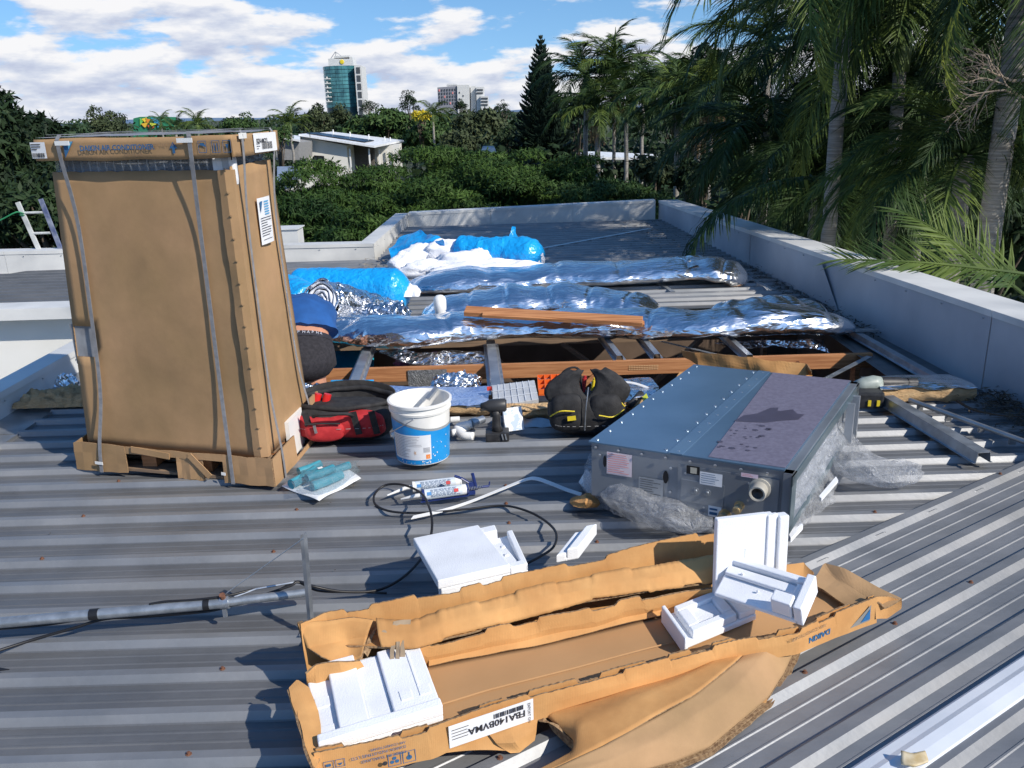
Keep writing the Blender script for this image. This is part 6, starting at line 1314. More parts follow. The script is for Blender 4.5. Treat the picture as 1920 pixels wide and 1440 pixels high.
def tree(name, label, c, rx, ry, rz, n, size, mat, seed, k=22, br=.36, flatr=.9, trunk=True, fan=1, aspect=.42, droop=.25, cat='tree', base=None, tr=.16, flat=0., grp=None):
    c = Vector(c); t = thing(name, label, cat, (c.x, c.y, GZ), group=grp)
    cs, rs = clumps((0, 0, c.z-GZ), rx, ry, rz, k, seed, br, flatr)
    co, idx = leaves(cs, rs, n, size, seed+1, aspect, droop, flat, fan=fan); me = fast_mesh('crown', co, idx, mat); link('crown', me, t)
    # dark inner twigs mass keeps the crown from being see-through
    b = MB()
    if trunk:
        h = c.z-GZ; b.tube([V(0, 0, -.1), V(.05*h, 0, h*.35), V(0, .04*h, h*.7), V(.0, 0, h)], [tr*1.4, tr, tr*.75, tr*.4], 8)
        r_ = random.Random(seed)
        for i in range(7):
            q = cs[i % len(cs)]; z0 = h*r_.uniform(.4, .75); b.tube([V(0, 0, z0), V(q[0]*.5, q[1]*.5, (z0+q[2])/2+.2), V(*q)], [tr*.5, tr*.32, tr*.12], 6)
        b.build('trunk', m_bark, t, world=False, smooth=True)
    return t
def at(px, py, Y): return Q(px, py, Y)
# broad feathery poinciana canopies just past the roof
def poin(label, px, py, Y, rx, ry, rz, n, seed, mat=None):
    c = at(px, py, Y); c.z -= rz*.72
    return tree('poinciana_tree', label, c, rx, ry, rz, int(n*3.0), .12, mat or l_poin, seed, k=90, br=.21, flatr=.5, fan=4, aspect=.24, droop=.55, tr=.22, flat=.3, grp='spreading feathery trees beyond the far parapet')
poin('spreading feathery green tree below the white house, left of the roof return', 640, 322, 21, 3.0, 3.2, 1.8, 7000, 11)
poin('broad feathery green tree behind the far parapet, right of the white house', 850, 296, 23, 3.6, 3.4, 2.2, 9000, 12)
poin('feathery green tree crown rising under the pointed conifer', 1010, 300, 21, 2.6, 2.8, 2.0, 6500, 13)
poin('low feathery green tree just behind the far white parapet', 770, 372, 17.5, 2.6, 1.9, 1.6, 5000, 14)
poin('shaded feathery tree behind the far parapet, left of the palm trunks', 1130, 352, 19, 2.2, 2.2, 1.5, 4500, 15, l_mid)
poin('feathery green tree hidden partly by the tall box', 505, 350, 20, 2.6, 2.4, 1.8, 4000, 16)
# the big dark tree on the left
c = at(-15, 372, 21); tree('dark_tree', 'large dark dense tree filling the left edge behind the ladder', c, 2.5, 2.5, 2.6, 15000, .24, l_dark, 21, k=60, br=.28, flatr=.6, fan=3, aspect=.3, droop=.5, tr=.25)
c = at(110, 440, 18); tree('dark_tree', 'low dark tree right behind the ladder and the tall box', c, 2.0, 2.0, 2.0, 7000, .22, l_dark, 22, k=40, br=.28, flatr=.6, fan=2, aspect=.3, droop=.5)
c = at(55, 378, 26); tree('dark_tree', 'dark tree edge feathering into the sky left of the tall box', c, 2.2, 2.2, 2.6, 7000, .26, l_dark, 23, k=40, br=.26, flatr=.6, fan=2, aspect=.3, droop=.5)
# mid distance individual trees : label, px, top py, Y, half width px, half height px, mat, n
mids = [
 ('round pale green tree showing above the left of the tall box', 203, 205, 60, 36, 40, l_gum, 2600),
 ('dark green tree above the box between two palms', 450, 216, 95, 34, 26, l_mid, 1800),
 ('green tree just above the right end of the box lid', 520, 236, 60, 30, 26, l_mid, 1600),
 ('leafy grey green gum in front of the glass tower, left one', 596, 192, 92, 33, 52, l_gum, 3400),
 ('leafy gum in front of the glass tower base, right one', 640, 190, 95, 28, 50, l_gum, 2800),
 ('small dark gum right of the glass tower', 692, 186, 125, 16, 20, l_dark, 1100),
 ('tall dark gum standing alone between the tower and the white building', 768, 171, 110, 19, 30, l_dark, 1700),
 ('rounded dark tree left of the yellow one', 725, 200, 90, 46, 36, l_mid, 2600),
 ('dark tree in front of the white office building', 865, 189, 110, 17, 17, l_dark, 1100),
 ('dark round tree right of the white office building', 941, 187, 112, 17, 22, l_dark, 1100),
 ('broad green tree below the white office building', 905, 206, 80, 60, 50, l_gum, 3600),
 ('wide dark green tree behind the white house roof', 700, 214, 92, 60, 36, l_mid, 3000),
 ('green tree right behind the white house roof end', 800, 226, 88, 62, 42, l_mid, 3200),
 ('brown tinged bushy tree above the feathery canopy', 860, 244, 48, 44, 42, l_gum, 3000),
 ('shaded tree at the foot of the pointed conifer', 965, 214, 58, 34, 60, l_dark, 2600),
 ('big dark round topped tree behind the middle palms, left lobe', 1265, 105, 66, 62, 90, l_dark, 5200),
 ('big dark round topped tree behind the middle palms, right lobe', 1350, 86, 66, 66, 95, l_dark, 5600),
 ('dark tree between the conifer and the tall palm', 1085, 150, 56, 48, 90, l_dark, 3600),
 ('dark tree behind the power pole', 1420, 190, 40, 70, 90, l_dark, 4200),
 ('olive shrub standing behind the corner of the roof, left', 1225, 290, 22, 42, 40, l_gum, 2600),
 ('olive shrub standing behind the corner of the roof, middle', 1310, 300, 22, 50, 45, l_dark, 2800),
 ('leafy shrub at the foot of the power pole', 1395, 300, 20, 44, 50, l_mid, 2800),
 ('dark tree mass behind the nearer palms', 1540, 120, 30, 110, 170, l_dark, 6500),
 ('dark tree mass behind the palms at the right edge', 1740, 60, 32, 120, 200, l_dark, 7000),
 ('low dark tree beyond the right parapet below the palms', 1600, 330, 18, 120, 90, l_dark, 6000),
 ('low dark tree beyond the right parapet at the frame edge', 1850, 300, 16, 130, 110, l_dark, 6500)]
for i, (lb, px, py, Y, hw, hh, mt, n) in enumerate(mids):
    s_ = Y/FPX*1.05; c = at(px, py+hh, Y); tree('leafy_tree', lb, c, hw*s_, hw*s_, hh*s_, n, max(.16, min(.62, hw*s_*.16)), mt, 100+i, k=26, br=.33, tr=.14 if Y > 20 else .1, fan=1, grp=GRPT)
s_ = 85/FPX; c = at(789, 219, 85); tree('flowering_tree', 'bright yellow flowering tree among the green crowns', c, 18*s_, 18*s_, 11*s_, 1300, .35, l_yel, 300, k=16, br=.35)
# far wood along the horizon
cs, rs = [], []
r_ = np.random.default_rng(5)
for i in range(420):
    Y = r_.uniform(95, 330); X = r_.uniform(-.85, .85)*Y*1.25; h = r_.uniform(4, 7.0)*(1 if Y < 200 else 1.1); w_ = r_.uniform(2.5, 6); cs.append([X, Y, GZ+h-w_*.5]); rs.append([w_, w_, w_*.75])
co, idx = leaves(cs, rs, 60000, 1.0, 6, .6, .1); o = link('distant_trees', fast_mesh('distant_trees', co, idx, l_far)); tagp(o, 'far unbroken belt of green suburban trees along the horizon', 'trees', kind='stuff')
# low undergrowth mass between
cs, rs = [], []
for i in range(170):
    Y = r_.uniform(19, 85); X = r_.uniform(-.8, .9)*Y; w_ = r_.uniform(1.6, 3.4); px_ = 960+1590*X/Y; zc_ = GZ+r_.uniform(1.5, 4.0)
    if 470 < px_ < 820 and Y < 82: zc_ = min(zc_, 1.6-.095*Y-w_*.8)
    cs.append([X, Y, zc_]); rs.append([w_, w_, w_*.8])
co, idx = leaves(cs, rs, 45000, .5, 9, .6, .2); o = link('undergrowth', fast_mesh('undergrowth', co, idx, l_dark)); tagp(o, 'dense dark green undergrowth filling the gardens below the trees', 'bushes', kind='stuff')
# hills
hb = MB(); rows = [[], []]
for i in range(161):
    X = -8000+i*100; h = 4+34*noise.noise(V(X*.0006, 3, 0))+9*noise.noise(V(X*.003, 1, 0)); rows[0].append(V(X, 6400, GZ)); rows[1].append(V(X, 6600, max(4, h)))
rows.append([V(p.x, 7600, GZ) for p in rows[0]]); hb.grid(rows); o = hb.build('hills', M('hazy_hills', (.10, .17, .27), rough=1, scale=.004, col2=(.13, .20, .30)), smooth=True); o['kind'] = 'structure'  # distance haze put into the blue hill colour
# ------------------------------------------------------------------ palms
def frond_mesh(L, nl, ll, w, mat, seed, arch=.35, sag=.9, hang=.6, ang=.9, name='frond', spread=1.0):
    """arching frond along +X, leaflets both sides"""
    r_ = random.Random(seed); pts = []; n = 14; x = z = 0; a = arch
    for i in range(n+1):
        pts.append(V(x, 0, z)); x += L/n*math.cos(a); z += L/n*math.sin(a); a -= (arch+sag)/n*(1.3 if i > n*.4 else .7)
    vs = []; fs = []
    b = MB(); b.tube(pts, [.022*(1-.8*i/n)*L/2.2+.003 for i in range(n+1)], 5, cap=False); vs += b.v; fs += b.f
    for i in range(nl):
        t = .12+.88*i/nl; k = min(int(t*n), n-1); u = t*n-k; p = pts[k].lerp(pts[k+1], u); d = (pts[k+1]-pts[k]).normalized()
        l0 = ll*(.45+.55*math.sin(min(1, t*1.15)*math.pi*.86+.25))*r_.uniform(.85, 1.1)
        for sg in (-1, 1):
            an = ang*(1-.45*t)+r_.uniform(-.12, .12); side = V(0, sg, 0); up = V(-d.z, 0, d.x)
            dr_ = (d*math.cos(an)+side*math.sin(an)*spread+up*r_.uniform(.05, .35)).normalized(); s_ = dr_.cross(V(0, 0, 1))
            s_ = (d*.8+s_*.2+V(0, 0, r_.uniform(-.3, .3))).normalized(); q = p; k0 = len(vs); segs = 3; hg = hang*r_.uniform(.7, 1.3); prev = dr_
            for j in range(segs+1):
                tt = j/segs; ww = w*(.35 if j == 0 else (1-tt)**.7 if j < segs else 0)
                if j < segs: vs += [tuple(q-s_*ww), tuple(q+s_*ww)]
                else: vs.append(tuple(q))
                prev = (prev+V(0, 0, -hg*(.25+tt*.8))).normalized(); q = q+prev*(l0/segs)
            fs += [(k0, k0+1, k0+3, k0+2), (k0+2, k0+3, k0+5, k0+4), (k0+4, k0+5, k0+6)]
    me = bpy.data.meshes.new(name); me.from_pydata(vs, [], fs); me.materials.append(mat); me.update(); return me
def frondset(key, L, nl, ll, w, mat, **k): return [frond_mesh(L, nl, ll, w, mat, hash_(key)+i, arch=a, sag=s_, **k) for i, (a, s_) in enumerate(((.55, .9), (.35, 1.1), (.2, 1.25), (.45, 1.4)))]
def hash_(s): return sum(ord(ch)*(i+3) for i, ch in enumerate(s))
SETS = {'mid': frondset('mid', 2.3, 46, .75, .028, l_palm, hang=.7), 'middark': frondset('middark', 2.3, 46, .75, .028, l_palmd, hang=.7),
        'big': frondset('big', 2.6, 74, .72, .020, l_palmd, hang=.55), 'biglit': frondset('biglit', 2.6, 74, .72, .020, l_palm, hang=.55), 'yellow': frondset('yellow', 1.7, 44, .62, .02, l_palmy, hang=1.1)}
def palm(label, base, top, r0, sets, nf, seed, sc=1.0, elev=(-.5, 1.1), shaft=True, spear=False, fruit=False, grp='palm trees', yellow=0, azr=(0, 6.283)):
    base = Vector(base); top = Vector(top); t = thing('palm_tree', label, 'palm tree', base, group=grp); h = top-base
    b = MB(); pts = [h*(i/8)+V(noise.noise(V(i*.6, seed, 0))*.08*min(1, i), 0, 0) for i in range(9)]; b.tube(pts, [r0*(1.35 if i == 0 else 1-.03*i) for i in range(9)], 12); b.build('trunk', m_palmbark, t, world=False, smooth=True)
    if shaft: b = MB(); b.tube([h-h.normalized()*.1, h+V(0, 0, .25*sc), h+V(0, 0, .75*sc)], [r0*.95, r0*1.0, r0*.35], 12); b.build('crownshaft', M('crownshaft', (.10, .15, .05), rough=.5, scale=5, col2=(.17, .22, .09)), t, world=False, smooth=True)
    r_ = random.Random(seed); o0 = h+V(0, 0, (.55 if shaft else .0)*sc)
    for i in range(nf):
        ms_ = SETS['yellow'] if i < yellow else SETS[r_.choice(sets)]; el = elev[1]-(elev[1]-elev[0])*(i/nf)**.8+r_.uniform(-.15, .15); az = azr[0]+(azr[1]-azr[0])*((i*.618) % 1)+r_.uniform(-.2, .2)
        f = link('frond', ms_[r_.randrange(4)], t); f.location = o0; f.rotation_euler = (r_.uniform(-.3, .3), -el, az); q = sc*r_.uniform(.8, 1.1); f.scale = (q, q, q)
    if spear: b = MB(); b.tube([o0, o0+V(0, 0, .9*sc), o0+V(.03, 0, 1.7*sc)], [.09*sc, .06*sc, .01], 6); b.build('spear_leaf', l_palm, t, world=False)
    if fruit:
        b = MB()
        for k in range(60): a = r_.uniform(0, 6.28); q = r_.uniform(.05, .38)*sc; p = h+V(0, 0, -.05); b.tube([p, p+V(math.cos(a)*q, math.sin(a)*q, -.1), p+V(math.cos(a)*q*1.1, math.sin(a)*q*1.1, -r_.uniform(.4, .9)*sc)], .012, 4)
        b.build('flower_stalks', l_dead, t, world=False)
    return t
def vpalm(label, px, crown_py, Y, r0, sets, nf, seed, sc=1, lean=0, **k):
    tp_ = at(px, crown_py, Y); return palm(label, V(tp_.x+lean, Y, GZ), tp_, r0, sets, nf, seed, sc, **k)
vpalm('tallest distant palm with an upright spear leaf and a brown seed cluster', 1152, 172, 42, .10, ['middark', 'mid'], 26, 1, 1.25, spear=True, fruit=True, elev=(-.6, 1.3))
vpalm('dark palm crown left of the tallest distant palm', 1098, 175, 43, .14, ['middark'], 22, 2, 1.3)
vpalm('lower dark palm beside the conifer foot', 1120, 232, 40, .16, ['middark', 'mid'], 20, 3, 1.1, fruit=True)
vpalm('lower palm right of the tallest distant palm', 1175, 222, 40, .12, ['middark'], 20, 4, 1.2)
vpalm('dark palm crown right behind the tallest distant palm', 1205, 190, 48, .12, ['middark'], 18, 5, 1.2)
vpalm('mid distance palm with light green fronds above a tan trunk', 1272, 222, 31, .12, ['mid', 'middark'], 22, 6, 1.15, yellow=2)
vpalm('short palm with a skirt of dead brown fronds', 1308, 250, 30, .13, ['mid', 'middark'], 18, 7, .9, fruit=True)
vpalm('mid distance palm with yellowish hanging fronds, left of the power pole', 1335, 212, 29, .10, ['mid', 'middark'], 22, 8, 1.1, yellow=4, fruit=True, spear=True)
vpalm('small distant palm above the box lid, left', 372, 246, 72, .12, ['mid'], 14, 9, .9)
vpalm('small distant palm above the box lid, centre', 330, 250, 78, .12, ['middark'], 12, 10, .9)
vpalm('distant palm just left of the white house', 545, 246, 66, .12, ['mid'], 16, 11, .95)
vpalm('pale fan of palm fronds behind the white building trees', 812, 226, 82, .12, ['mid'], 14, 12, 1.0)
vpalm('tiny palm beside the colourful building', 303, 236, 110, .12, ['mid'], 12, 13, .9)
# nearer palms at right
palm('tall near palm with pale ringed trunk rising beyond the right parapet', V(*at(1556, 330, 9.5)[:2], GZ), at(1592, 25, 9.5), .098, ['big', 'biglit'], 26, 31, .95, elev=(-.35, .9), yellow=0)
palm('thin trunked palm behind the tall near palm', V(*at(1527, 330, 15)[:2], GZ), at(1548, 120, 15), .075, ['big'], 20, 32, 1.0, elev=(-.7, .8))
palm('thick palm trunk at the right frame edge with hanging dark fronds', V(*at(1858, 470, 8)[:2], GZ), at(1925, -60, 8), .125, ['big', 'biglit'], 34, 33, .95, elev=(-.9, .8))
palm('low palm crown in the right foreground beyond the parapet', V(*at(1800, 460, 8.5)[:2], GZ), at(1812, 290, 8.5), .11, ['big', 'biglit', 'big'], 32, 34, .72, elev=(-.55, .6), shaft=False)
palm('dark palm crown behind the low foreground palm', V(*at(1700, 400, 12)[:2], GZ), at(1690, 120, 12), .11, ['big', 'biglit'], 26, 35, 1.0, elev=(-.8, .8))
palm('second dark palm crown above the power pole side', V(*at(1440, 400, 19)[:2], GZ), at(1440, 130, 19), .11, ['big', 'biglit'], 20, 36, 1.0, elev=(-.8, .9))
palm('low dark palm arching over the right parapet', V(*at(1575, 420, 12.5)[:2], GZ), at(1575, 345, 12.5), .10, ['big'], 32, 37, .95, elev=(-.5, .4), shaft=False)
palm('dark palm crown filling the top between the ringed trunk and the right edge', V(*at(1740, 400, 14)[:2], GZ), at(1755, 20, 14), .11, ['big', 'biglit'], 28, 38, 1.15, elev=(-.9, .9))
palm('dark palm crown low behind the foreground palm at right', V(*at(1680, 420, 13)[:2], GZ), at(1690, 235, 13), .10, ['big'], 32, 39, .95, elev=(-.7, .7), shaft=False)
palm('shaded palm crown above the middle of the right parapet', V(*at(1420, 420, 14)[:2], GZ), at(1440, 245, 14), .09, ['big', 'middark'], 26, 40, .95, elev=(-.7, .7), shaft=False)
# single fronds that reach into view
def frond_at(label, tip, root, mats, L, seed, roll=0, nl=60, ll=.5, w=.016, hang=.35, arch=.15, sag=.5, mat=l_palm):
    me = frond_mesh(L, nl, ll, w, mat, seed, arch=arch, sag=sag, hang=hang, ang=1.0); o = link('palm_frond', me); root = Vector(root); tip = Vector(tip)
    d = (tip-root).normalized(); o.location = root; o.rotation_euler = (roll, -math.asin(max(-1, min(1, d.z))), math.atan2(d.y, d.x)); return tagp(o, label, 'palm frond')
frond_at('light green palm frond lying low across the right side just past the parapet', at(1610, 482, 6.2), at(1960, 520, 6.0), None, 1.45, 51, roll=-.55, ll=.42, hang=.12, arch=.05, sag=.15, mat=SETS['biglit'][0].materials[0])
frond_at('second light green palm frond at the lower right frame edge', at(1740, 425, 6.6), at(1930, 560, 6.2), None, 1.15, 52, roll=-.7, ll=.40, hang=.12, arch=.1, sag=.2)
frond_at('dark palm frond whose tip hangs over the far corner of the right parapet', at(1300, 415, 8.6), at(1560, 335, 9.2), None, 2.1, 53, roll=.2, ll=.55, nl=80, hang=.9, arch=.3, sag=.9, mat=l_palmd)
frond_at('dark palm frond arching against the sky at upper centre right', at(1315, 70, 11.5), at(1600, -20, 11.8), None, 2.6, 54, roll=.1, ll=.55, nl=60, hang=.5, arch=.35, sag=.9, mat=l_palmd)
frond_at('backlit yellow green frond hanging beside the ringed trunk', at(1545, 85, 7.6), at(1575, -70, 7.6), None, 1.0, 55, roll=.3, ll=.5, nl=30, w=.010, hang=.9, arch=.3, sag=.6, mat=l_palmy)
frond_at('backlit yellow green frond hanging at upper right', at(1795, 90, 6.6), at(1840, -70, 6.6), None, .95, 56, roll=.3, ll=.45, nl=28, w=.009, hang=.9, arch=.3, sag=.6, mat=l_palmy)
# bare twig tangle
tw = thing('bare_branches', 'tangle of pale leafless branches against the dark palms at far right', 'branches', at(1905, 150, 7.4)); b = MB(); r_ = random.Random(8)
def twig(p, d, l, r0, dep):
    q = p+d*l*.5+V(r_.uniform(-.1, .1), r_.uniform(-.1, .1), r_.uniform(-.1, .1))*l; e_ = p+d*l; b.tube([p, q, e_], [r0, r0*.8, r0*.6], 5, cap=False)
    if dep:
        for k in range(r_.choice((2, 3, 3))): twig(e_ if k else q, (d+V(r_.uniform(-.9, .7), r_.uniform(-.6, .6), r_.uniform(-1.0, .8))).normalized(), l*r_.uniform(.6, .85), r0*.62, dep-1)
twig(at(1935, 150, 7.4), V(-1, 0, .15).normalized(), .28, .017, 5); twig(at(1935, 190, 7.3), V(-1, 0, .4).normalized(), .25, .012, 5)
b.build('branches', M('pale_twig', (.30, .24, .19), rough=.9, scale=20, col2=(.42, .35, .29)), tw)
# ------------------------------------------------------------------ Norfolk pine
np_ = thing('norfolk_pine', 'tall pointed dark conifer with tiered branches against the sky', 'pine tree', V(*at(1016, 200, 50)[:2], GZ)); topz = at(1014, 66, 50).z-GZ
b = MB(); b.tube([V(0, 0, 0), V(0, 0, topz*.6), V(0, 0, topz)], [.24, .13, .02], 8); b.build('trunk', m_bark, np_, world=False, smooth=True)
def pinebranch(seed):
    r_ = random.Random(seed); b = MB(); pts = [V(0, 0, 0), V(.35, 0, -.02), V(.7, 0, .05), V(1.0, 0, .22)]; b.tube(smooth_path(pts, 7), [.035, .05, .06, .06, .055, .045, .015], 5)
    for i in range(9):
        t = .18+.8*i/9; p = smooth_path(pts, 21)[int(t*20)]
        for sg in (-1, 1): l = .36*(1-t*.55)*r_.uniform(.8, 1.2); b.tube([p, p+V(l*.45, sg*l*.7, .03), p+V(l*.8, sg*l, .12)], [.035, .042, .012], 4)
    me = bpy.data.meshes.new('branch'); me.from_pydata(b.v, [], b.f); me.materials.append(l_pine); me.update(); return me
pbs = [pinebranch(i) for i in range(3)]; nt_ = 34; r_ = random.Random(3)
for i in range(nt_):
    f = i/nt_; z = topz*(.985-.80*f); L_ = (.18+2.5*f**.85)*(1 if i % 2 else .9); 
    for k in range(6 if i < 6 else 8):
        o = link('branch', pbs[(i+k) % 3], np_); o.location = (0, 0, z); o.rotation_euler = (r_.uniform(-.2, .2), -.22-.22*(1-f)+r_.uniform(-.08, .08), k*6.283/(6 if i < 6 else 8)+i*.7+r_.uniform(-.1, .1)); o.scale = (L_, L_*.9+.1, .45+L_*.40)
c = at(1016, 290, 50)
# ------------------------------------------------------------------ power pole and wires
pp = at(1408, 252, 34); pl = thing('power_pole', 'weathered green grey timber power pole with crossarm and white insulators', 'power pole', V(pp.x, pp.y, GZ))
b = MB(); b.tube([V(pp.x, pp.y, GZ), V(pp.x, pp.y, pp.z+.1)], [.19, .13], 12); b.build('pole', M('pole_timber', (.14, .17, .13), rough=.85, scale=3, stretch=(5, 5, .5), col2=(.26, .28, .22)), pl, smooth='auto')
b = MB(); b.box(pp+V(.1, -.15, -.12), (1.7, .09, .11)); b.build('crossarm', m_steel, pl)
for dx in (-.6, -.35, .3, .55, .78): b = MB(); b.lathe(pp+V(dx, -.15, -.06), [(.03, 0), (.05, .04), (.035, .07), (.05, .11), (.0001, .14)], 10); b.build('insulator', m_white, pl, smooth='auto')
b = MB(); b.lathe(pp+V(.55, -.2, -1.2), [(.0001, -.02), (.26, 0), (.20, .10), (.08, .16), (.0001, .18)], 14); b.build('lamp_head', m_white, pl, smooth='auto')
b = MB(); b.tube([pp+V(0, -.05, -1.0), pp+V(.5, -.2, -1.02)], .02, 6); b.build('lamp_arm', m_steel, pl)
def wire(a, b_, sag, label):
    a = Vector(a); b_ = Vector(b_); m_ = MB(); m_.tube([a.lerp(b_, i/24)-V(0, 0, sag*4*(i/24)*(1-i/24)) for i in range(25)], .012, 4); tagp(m_.build('overhead_wire', m_black), label, 'wire', 'overhead wires at the power pole')
for k, dx in enumerate((-.6, .3, .78)): wire(pp+V(dx, -.15, .08), at(960, 300+8*k, 48), .7, ('upper', 'middle', 'lower')[k]+' overhead wire running left from the power pole')
wire(pp+V(.55, -.15, .08), at(1990, 265, 30), .5, 'overhead wire running right from the power pole behind the palms')
# ------------------------------------------------------------------ houses
def qprism(pts, depth, y): return [at(x, yy, y) for x, yy in pts]
m_hw = M('house_wall', (.66, .65, .61), rough=.9, scale=.6, col2=(.74, .73, .69)); m_hr = M('house_roof_white', (.66, .68, .70), rough=.45, scale=.5, stretch=(12, 1, 1), col2=(.78, .80, .82)); m_win = M('window_glass', (.03, .04, .05), rough=.1, spec=.9)
hs = thing('house', 'pale house with long white skillion roof and dark veranda beyond the canopy', 'house', at(640, 330, 76))
b = MB(); b.prism(qprism([(565, 256), (650, 273), (655, 345), (572, 350)], 0, 75), V(0, 5, 0)); b.build('wall', m_hw, hs)
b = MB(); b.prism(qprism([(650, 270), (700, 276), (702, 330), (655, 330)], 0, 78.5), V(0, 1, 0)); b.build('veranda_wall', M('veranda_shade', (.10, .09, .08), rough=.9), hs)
b = MB(); b.prism(qprism([(697, 277), (748, 270), (750, 320), (699, 320)], 0, 79.2), V(0, 2, 0)); b.build('wing_wall', m_hw, hs)
roofp = [at(560, 255, 74.2), at(702, 277, 74.2), at(757, 266, 84), at(623, 250, 84)]
b = MB(); b.prism(roofp, V(0, 0, .16)); b.build('roof', m_hr, hs)
b = MB(); u0, u1, u2, u3 = roofp; f_ = lambda a, c: (u0.lerp(u1, a)).lerp(u3.lerp(u2, a), c)+V(0, 0, .22)
for k in range(6): b = MB(); b.prism([f_(.05+.13*k, .12), f_(.17+.13*k, .12), f_(.17+.13*k, .42), f_(.05+.13*k, .42)], V(0, 0, .05)); b.build('solar_panel', M('solar_black', (.015, .018, .03), rough=.25), hs)
for x in (657, 693, 699, 712, 728, 741):
    b = MB(); y = 75 if x < 695 else 78.9; b.box(at(x, 297, y)-V(0, 0, .3), (.12, .12, 2.2)); b.build('post', m_white, hs)
b = MB(); b.prism(qprism([(589, 292), (607, 293), (609, 314), (591, 314)], 0, 74.93), V(0, .05, 0)); wd = b.build('window', m_win, hs)
b = MB()
for a, c in (((589, 292), (607, 293)), ((607, 293), (609, 314)), ((609, 314), (591, 314)), ((591, 314), (589, 292))): b.beam(at(*a, 74.9), at(*c, 74.9), .06, .06)
b.build('frame', m_ink, wd)
for x in (590, 627, 668, 703, 715): b = MB(); b.tube([f_((x-560)/160, .6), f_((x-560)/160, .6)+V(0, 0, .35)], .05, 6); b.build('vent_pipe', m_white, hs)
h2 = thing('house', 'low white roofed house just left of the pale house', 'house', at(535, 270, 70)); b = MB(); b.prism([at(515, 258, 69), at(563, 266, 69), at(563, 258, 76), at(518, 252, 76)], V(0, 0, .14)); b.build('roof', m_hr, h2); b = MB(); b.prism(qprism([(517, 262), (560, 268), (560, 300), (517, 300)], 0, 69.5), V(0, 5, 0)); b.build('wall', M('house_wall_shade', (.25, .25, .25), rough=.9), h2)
h3 = thing('house', 'blue grey metal roof below the pale house, beside the tall box', 'house', at(545, 330, 40)); b = MB(); b.prism([at(520, 345, 38), at(563, 336, 38), at(566, 316, 43), at(520, 316, 43)], V(0, 0, .1)); b.build('roof', M('blue_grey_roof', (.25, .30, .38), rough=.5, metal=.3, scale=.6, stretch=(8, 1, 1), col2=(.34, .40, .48)), h3); b = MB(); b.prism([at(522, 347, 38.3), at(562, 338, 38.3), at(562, 380, 38.3), at(522, 380, 38.3)], V(0, 4, 0)); b.build('wall', m_hw, h3)
h4 = thing('house', 'white gabled house behind the distant palm trunks', 'house', at(1110, 305, 56)); b = MB(); b.prism([at(1068, 312, 54), at(1132, 302, 54), at(1120, 288, 60), at(1082, 288, 60)], V(0, 0, .14)); b.prism([at(1128, 299, 56), at(1235, 300, 56), at(1228, 293, 61), at(1122, 288, 61)], V(0, 0, .14)); b.build('roof', m_hr, h4); b = MB(); b.prism(qprism([(1072, 312), (1130, 303), (1130, 335), (1074, 335)], 0, 54.5), V(0, 5, 0)); b.build('wall', m_hw, h4)
h5 = thing('shed', 'small dark blue roofed shed among the green trees', 'shed', at(915, 290, 44)); b = MB(); b.prism([at(902, 288, 42), at(932, 292, 42), at(926, 278, 46), at(906, 278, 46)], V(0, 0, .12)); b.build('roof', M('dark_blue_roof', (.05, .07, .12), rough=.4), h5); b = MB(); b.prism(qprism([(904, 289), (930, 292), (930, 310), (904, 310)], 0, 42.4), V(0, 3, 0)); b.build('wall', m_hw, h5)
# ------------------------------------------------------------------ towers
TY = 420; sc_t = TY/FPX/math.cos(PITCH)*1.0
tw_ = thing('glass_tower', 'round blue green glass office tower with white crown on the skyline', 'tower', at(638, 260, TY)); tc_ = at(634, 123, TY); rT = 34*TY/FPX*.98; hT = tc_.z-GZ
gm = bpy.data.materials.new('tower_glass'); gm.use_nodes = True; t_ = gm.node_tree; bs_ = t_.nodes['Principled BSDF']; bs_.inputs['Roughness'].default_value = .12; bs_.inputs['Metallic'].default_value = .35
tcn = t_.nodes.new('ShaderNodeTexCoord'); mpn = t_.nodes.new('ShaderNodeMapping'); mpn.inputs['Scale'].default_value = (.25, .25, .22); t_.links.new(tcn.outputs['Object'], mpn.inputs[0]); nz_ = t_.nodes.new('ShaderNodeTexNoise'); nz_.inputs['Scale'].default_value = 1.0; nz_.inputs['Detail'].default_value = 5; t_.links.new(mpn.outputs[0], nz_.inputs['Vector'])
rp = t_.nodes.new('ShaderNodeValToRGB'); rp.color_ramp.elements[0].position = .35; rp.color_ramp.elements[0].color = (.03, .12, .15, 1); rp.color_ramp.elements[1].position = .7; rp.color_ramp.elements[1].color = (.12, .38, .40, 1); t_.links.new(nz_.outputs[0], rp.inputs[0]); t_.links.new(rp.outputs[0], bs_.inputs['Base Color'])
NF = 11
for k in range(NF):
    z0 = tc_.z-hT*.62*k/NF; z1 = tc_.z-hT*.62*(k+1)/NF
    for j in range(9):                                   # curved glass bays facing the roof
        a0 = math.pi+.06+(math.pi-.12)*j/9; a1 = math.pi+.06+(math.pi-.12)*(j+1)/9-.012; jit = .04*math.sin(k*2.3+j*1.7); b = MB()
        b.grid([[V(tc_.x+(rT+jit)*math.cos(a), tc_.y+rT+(rT+jit*1.5)*math.sin(a), z) for a in (a0, (a0+a1)/2, a1)] for z in (z1+.12, z0-.12)]); b.build('glass_bay', gm, tw_, smooth=False)
b = MB(); b.lathe(V(tc_.x, tc_.y+rT, GZ), [(rT-.3, 0), (rT-.3, hT), (.001, hT)], 40); b.build('core', M('tower_core', (.02, .07, .09), rough=.3), tw_, smooth='auto')
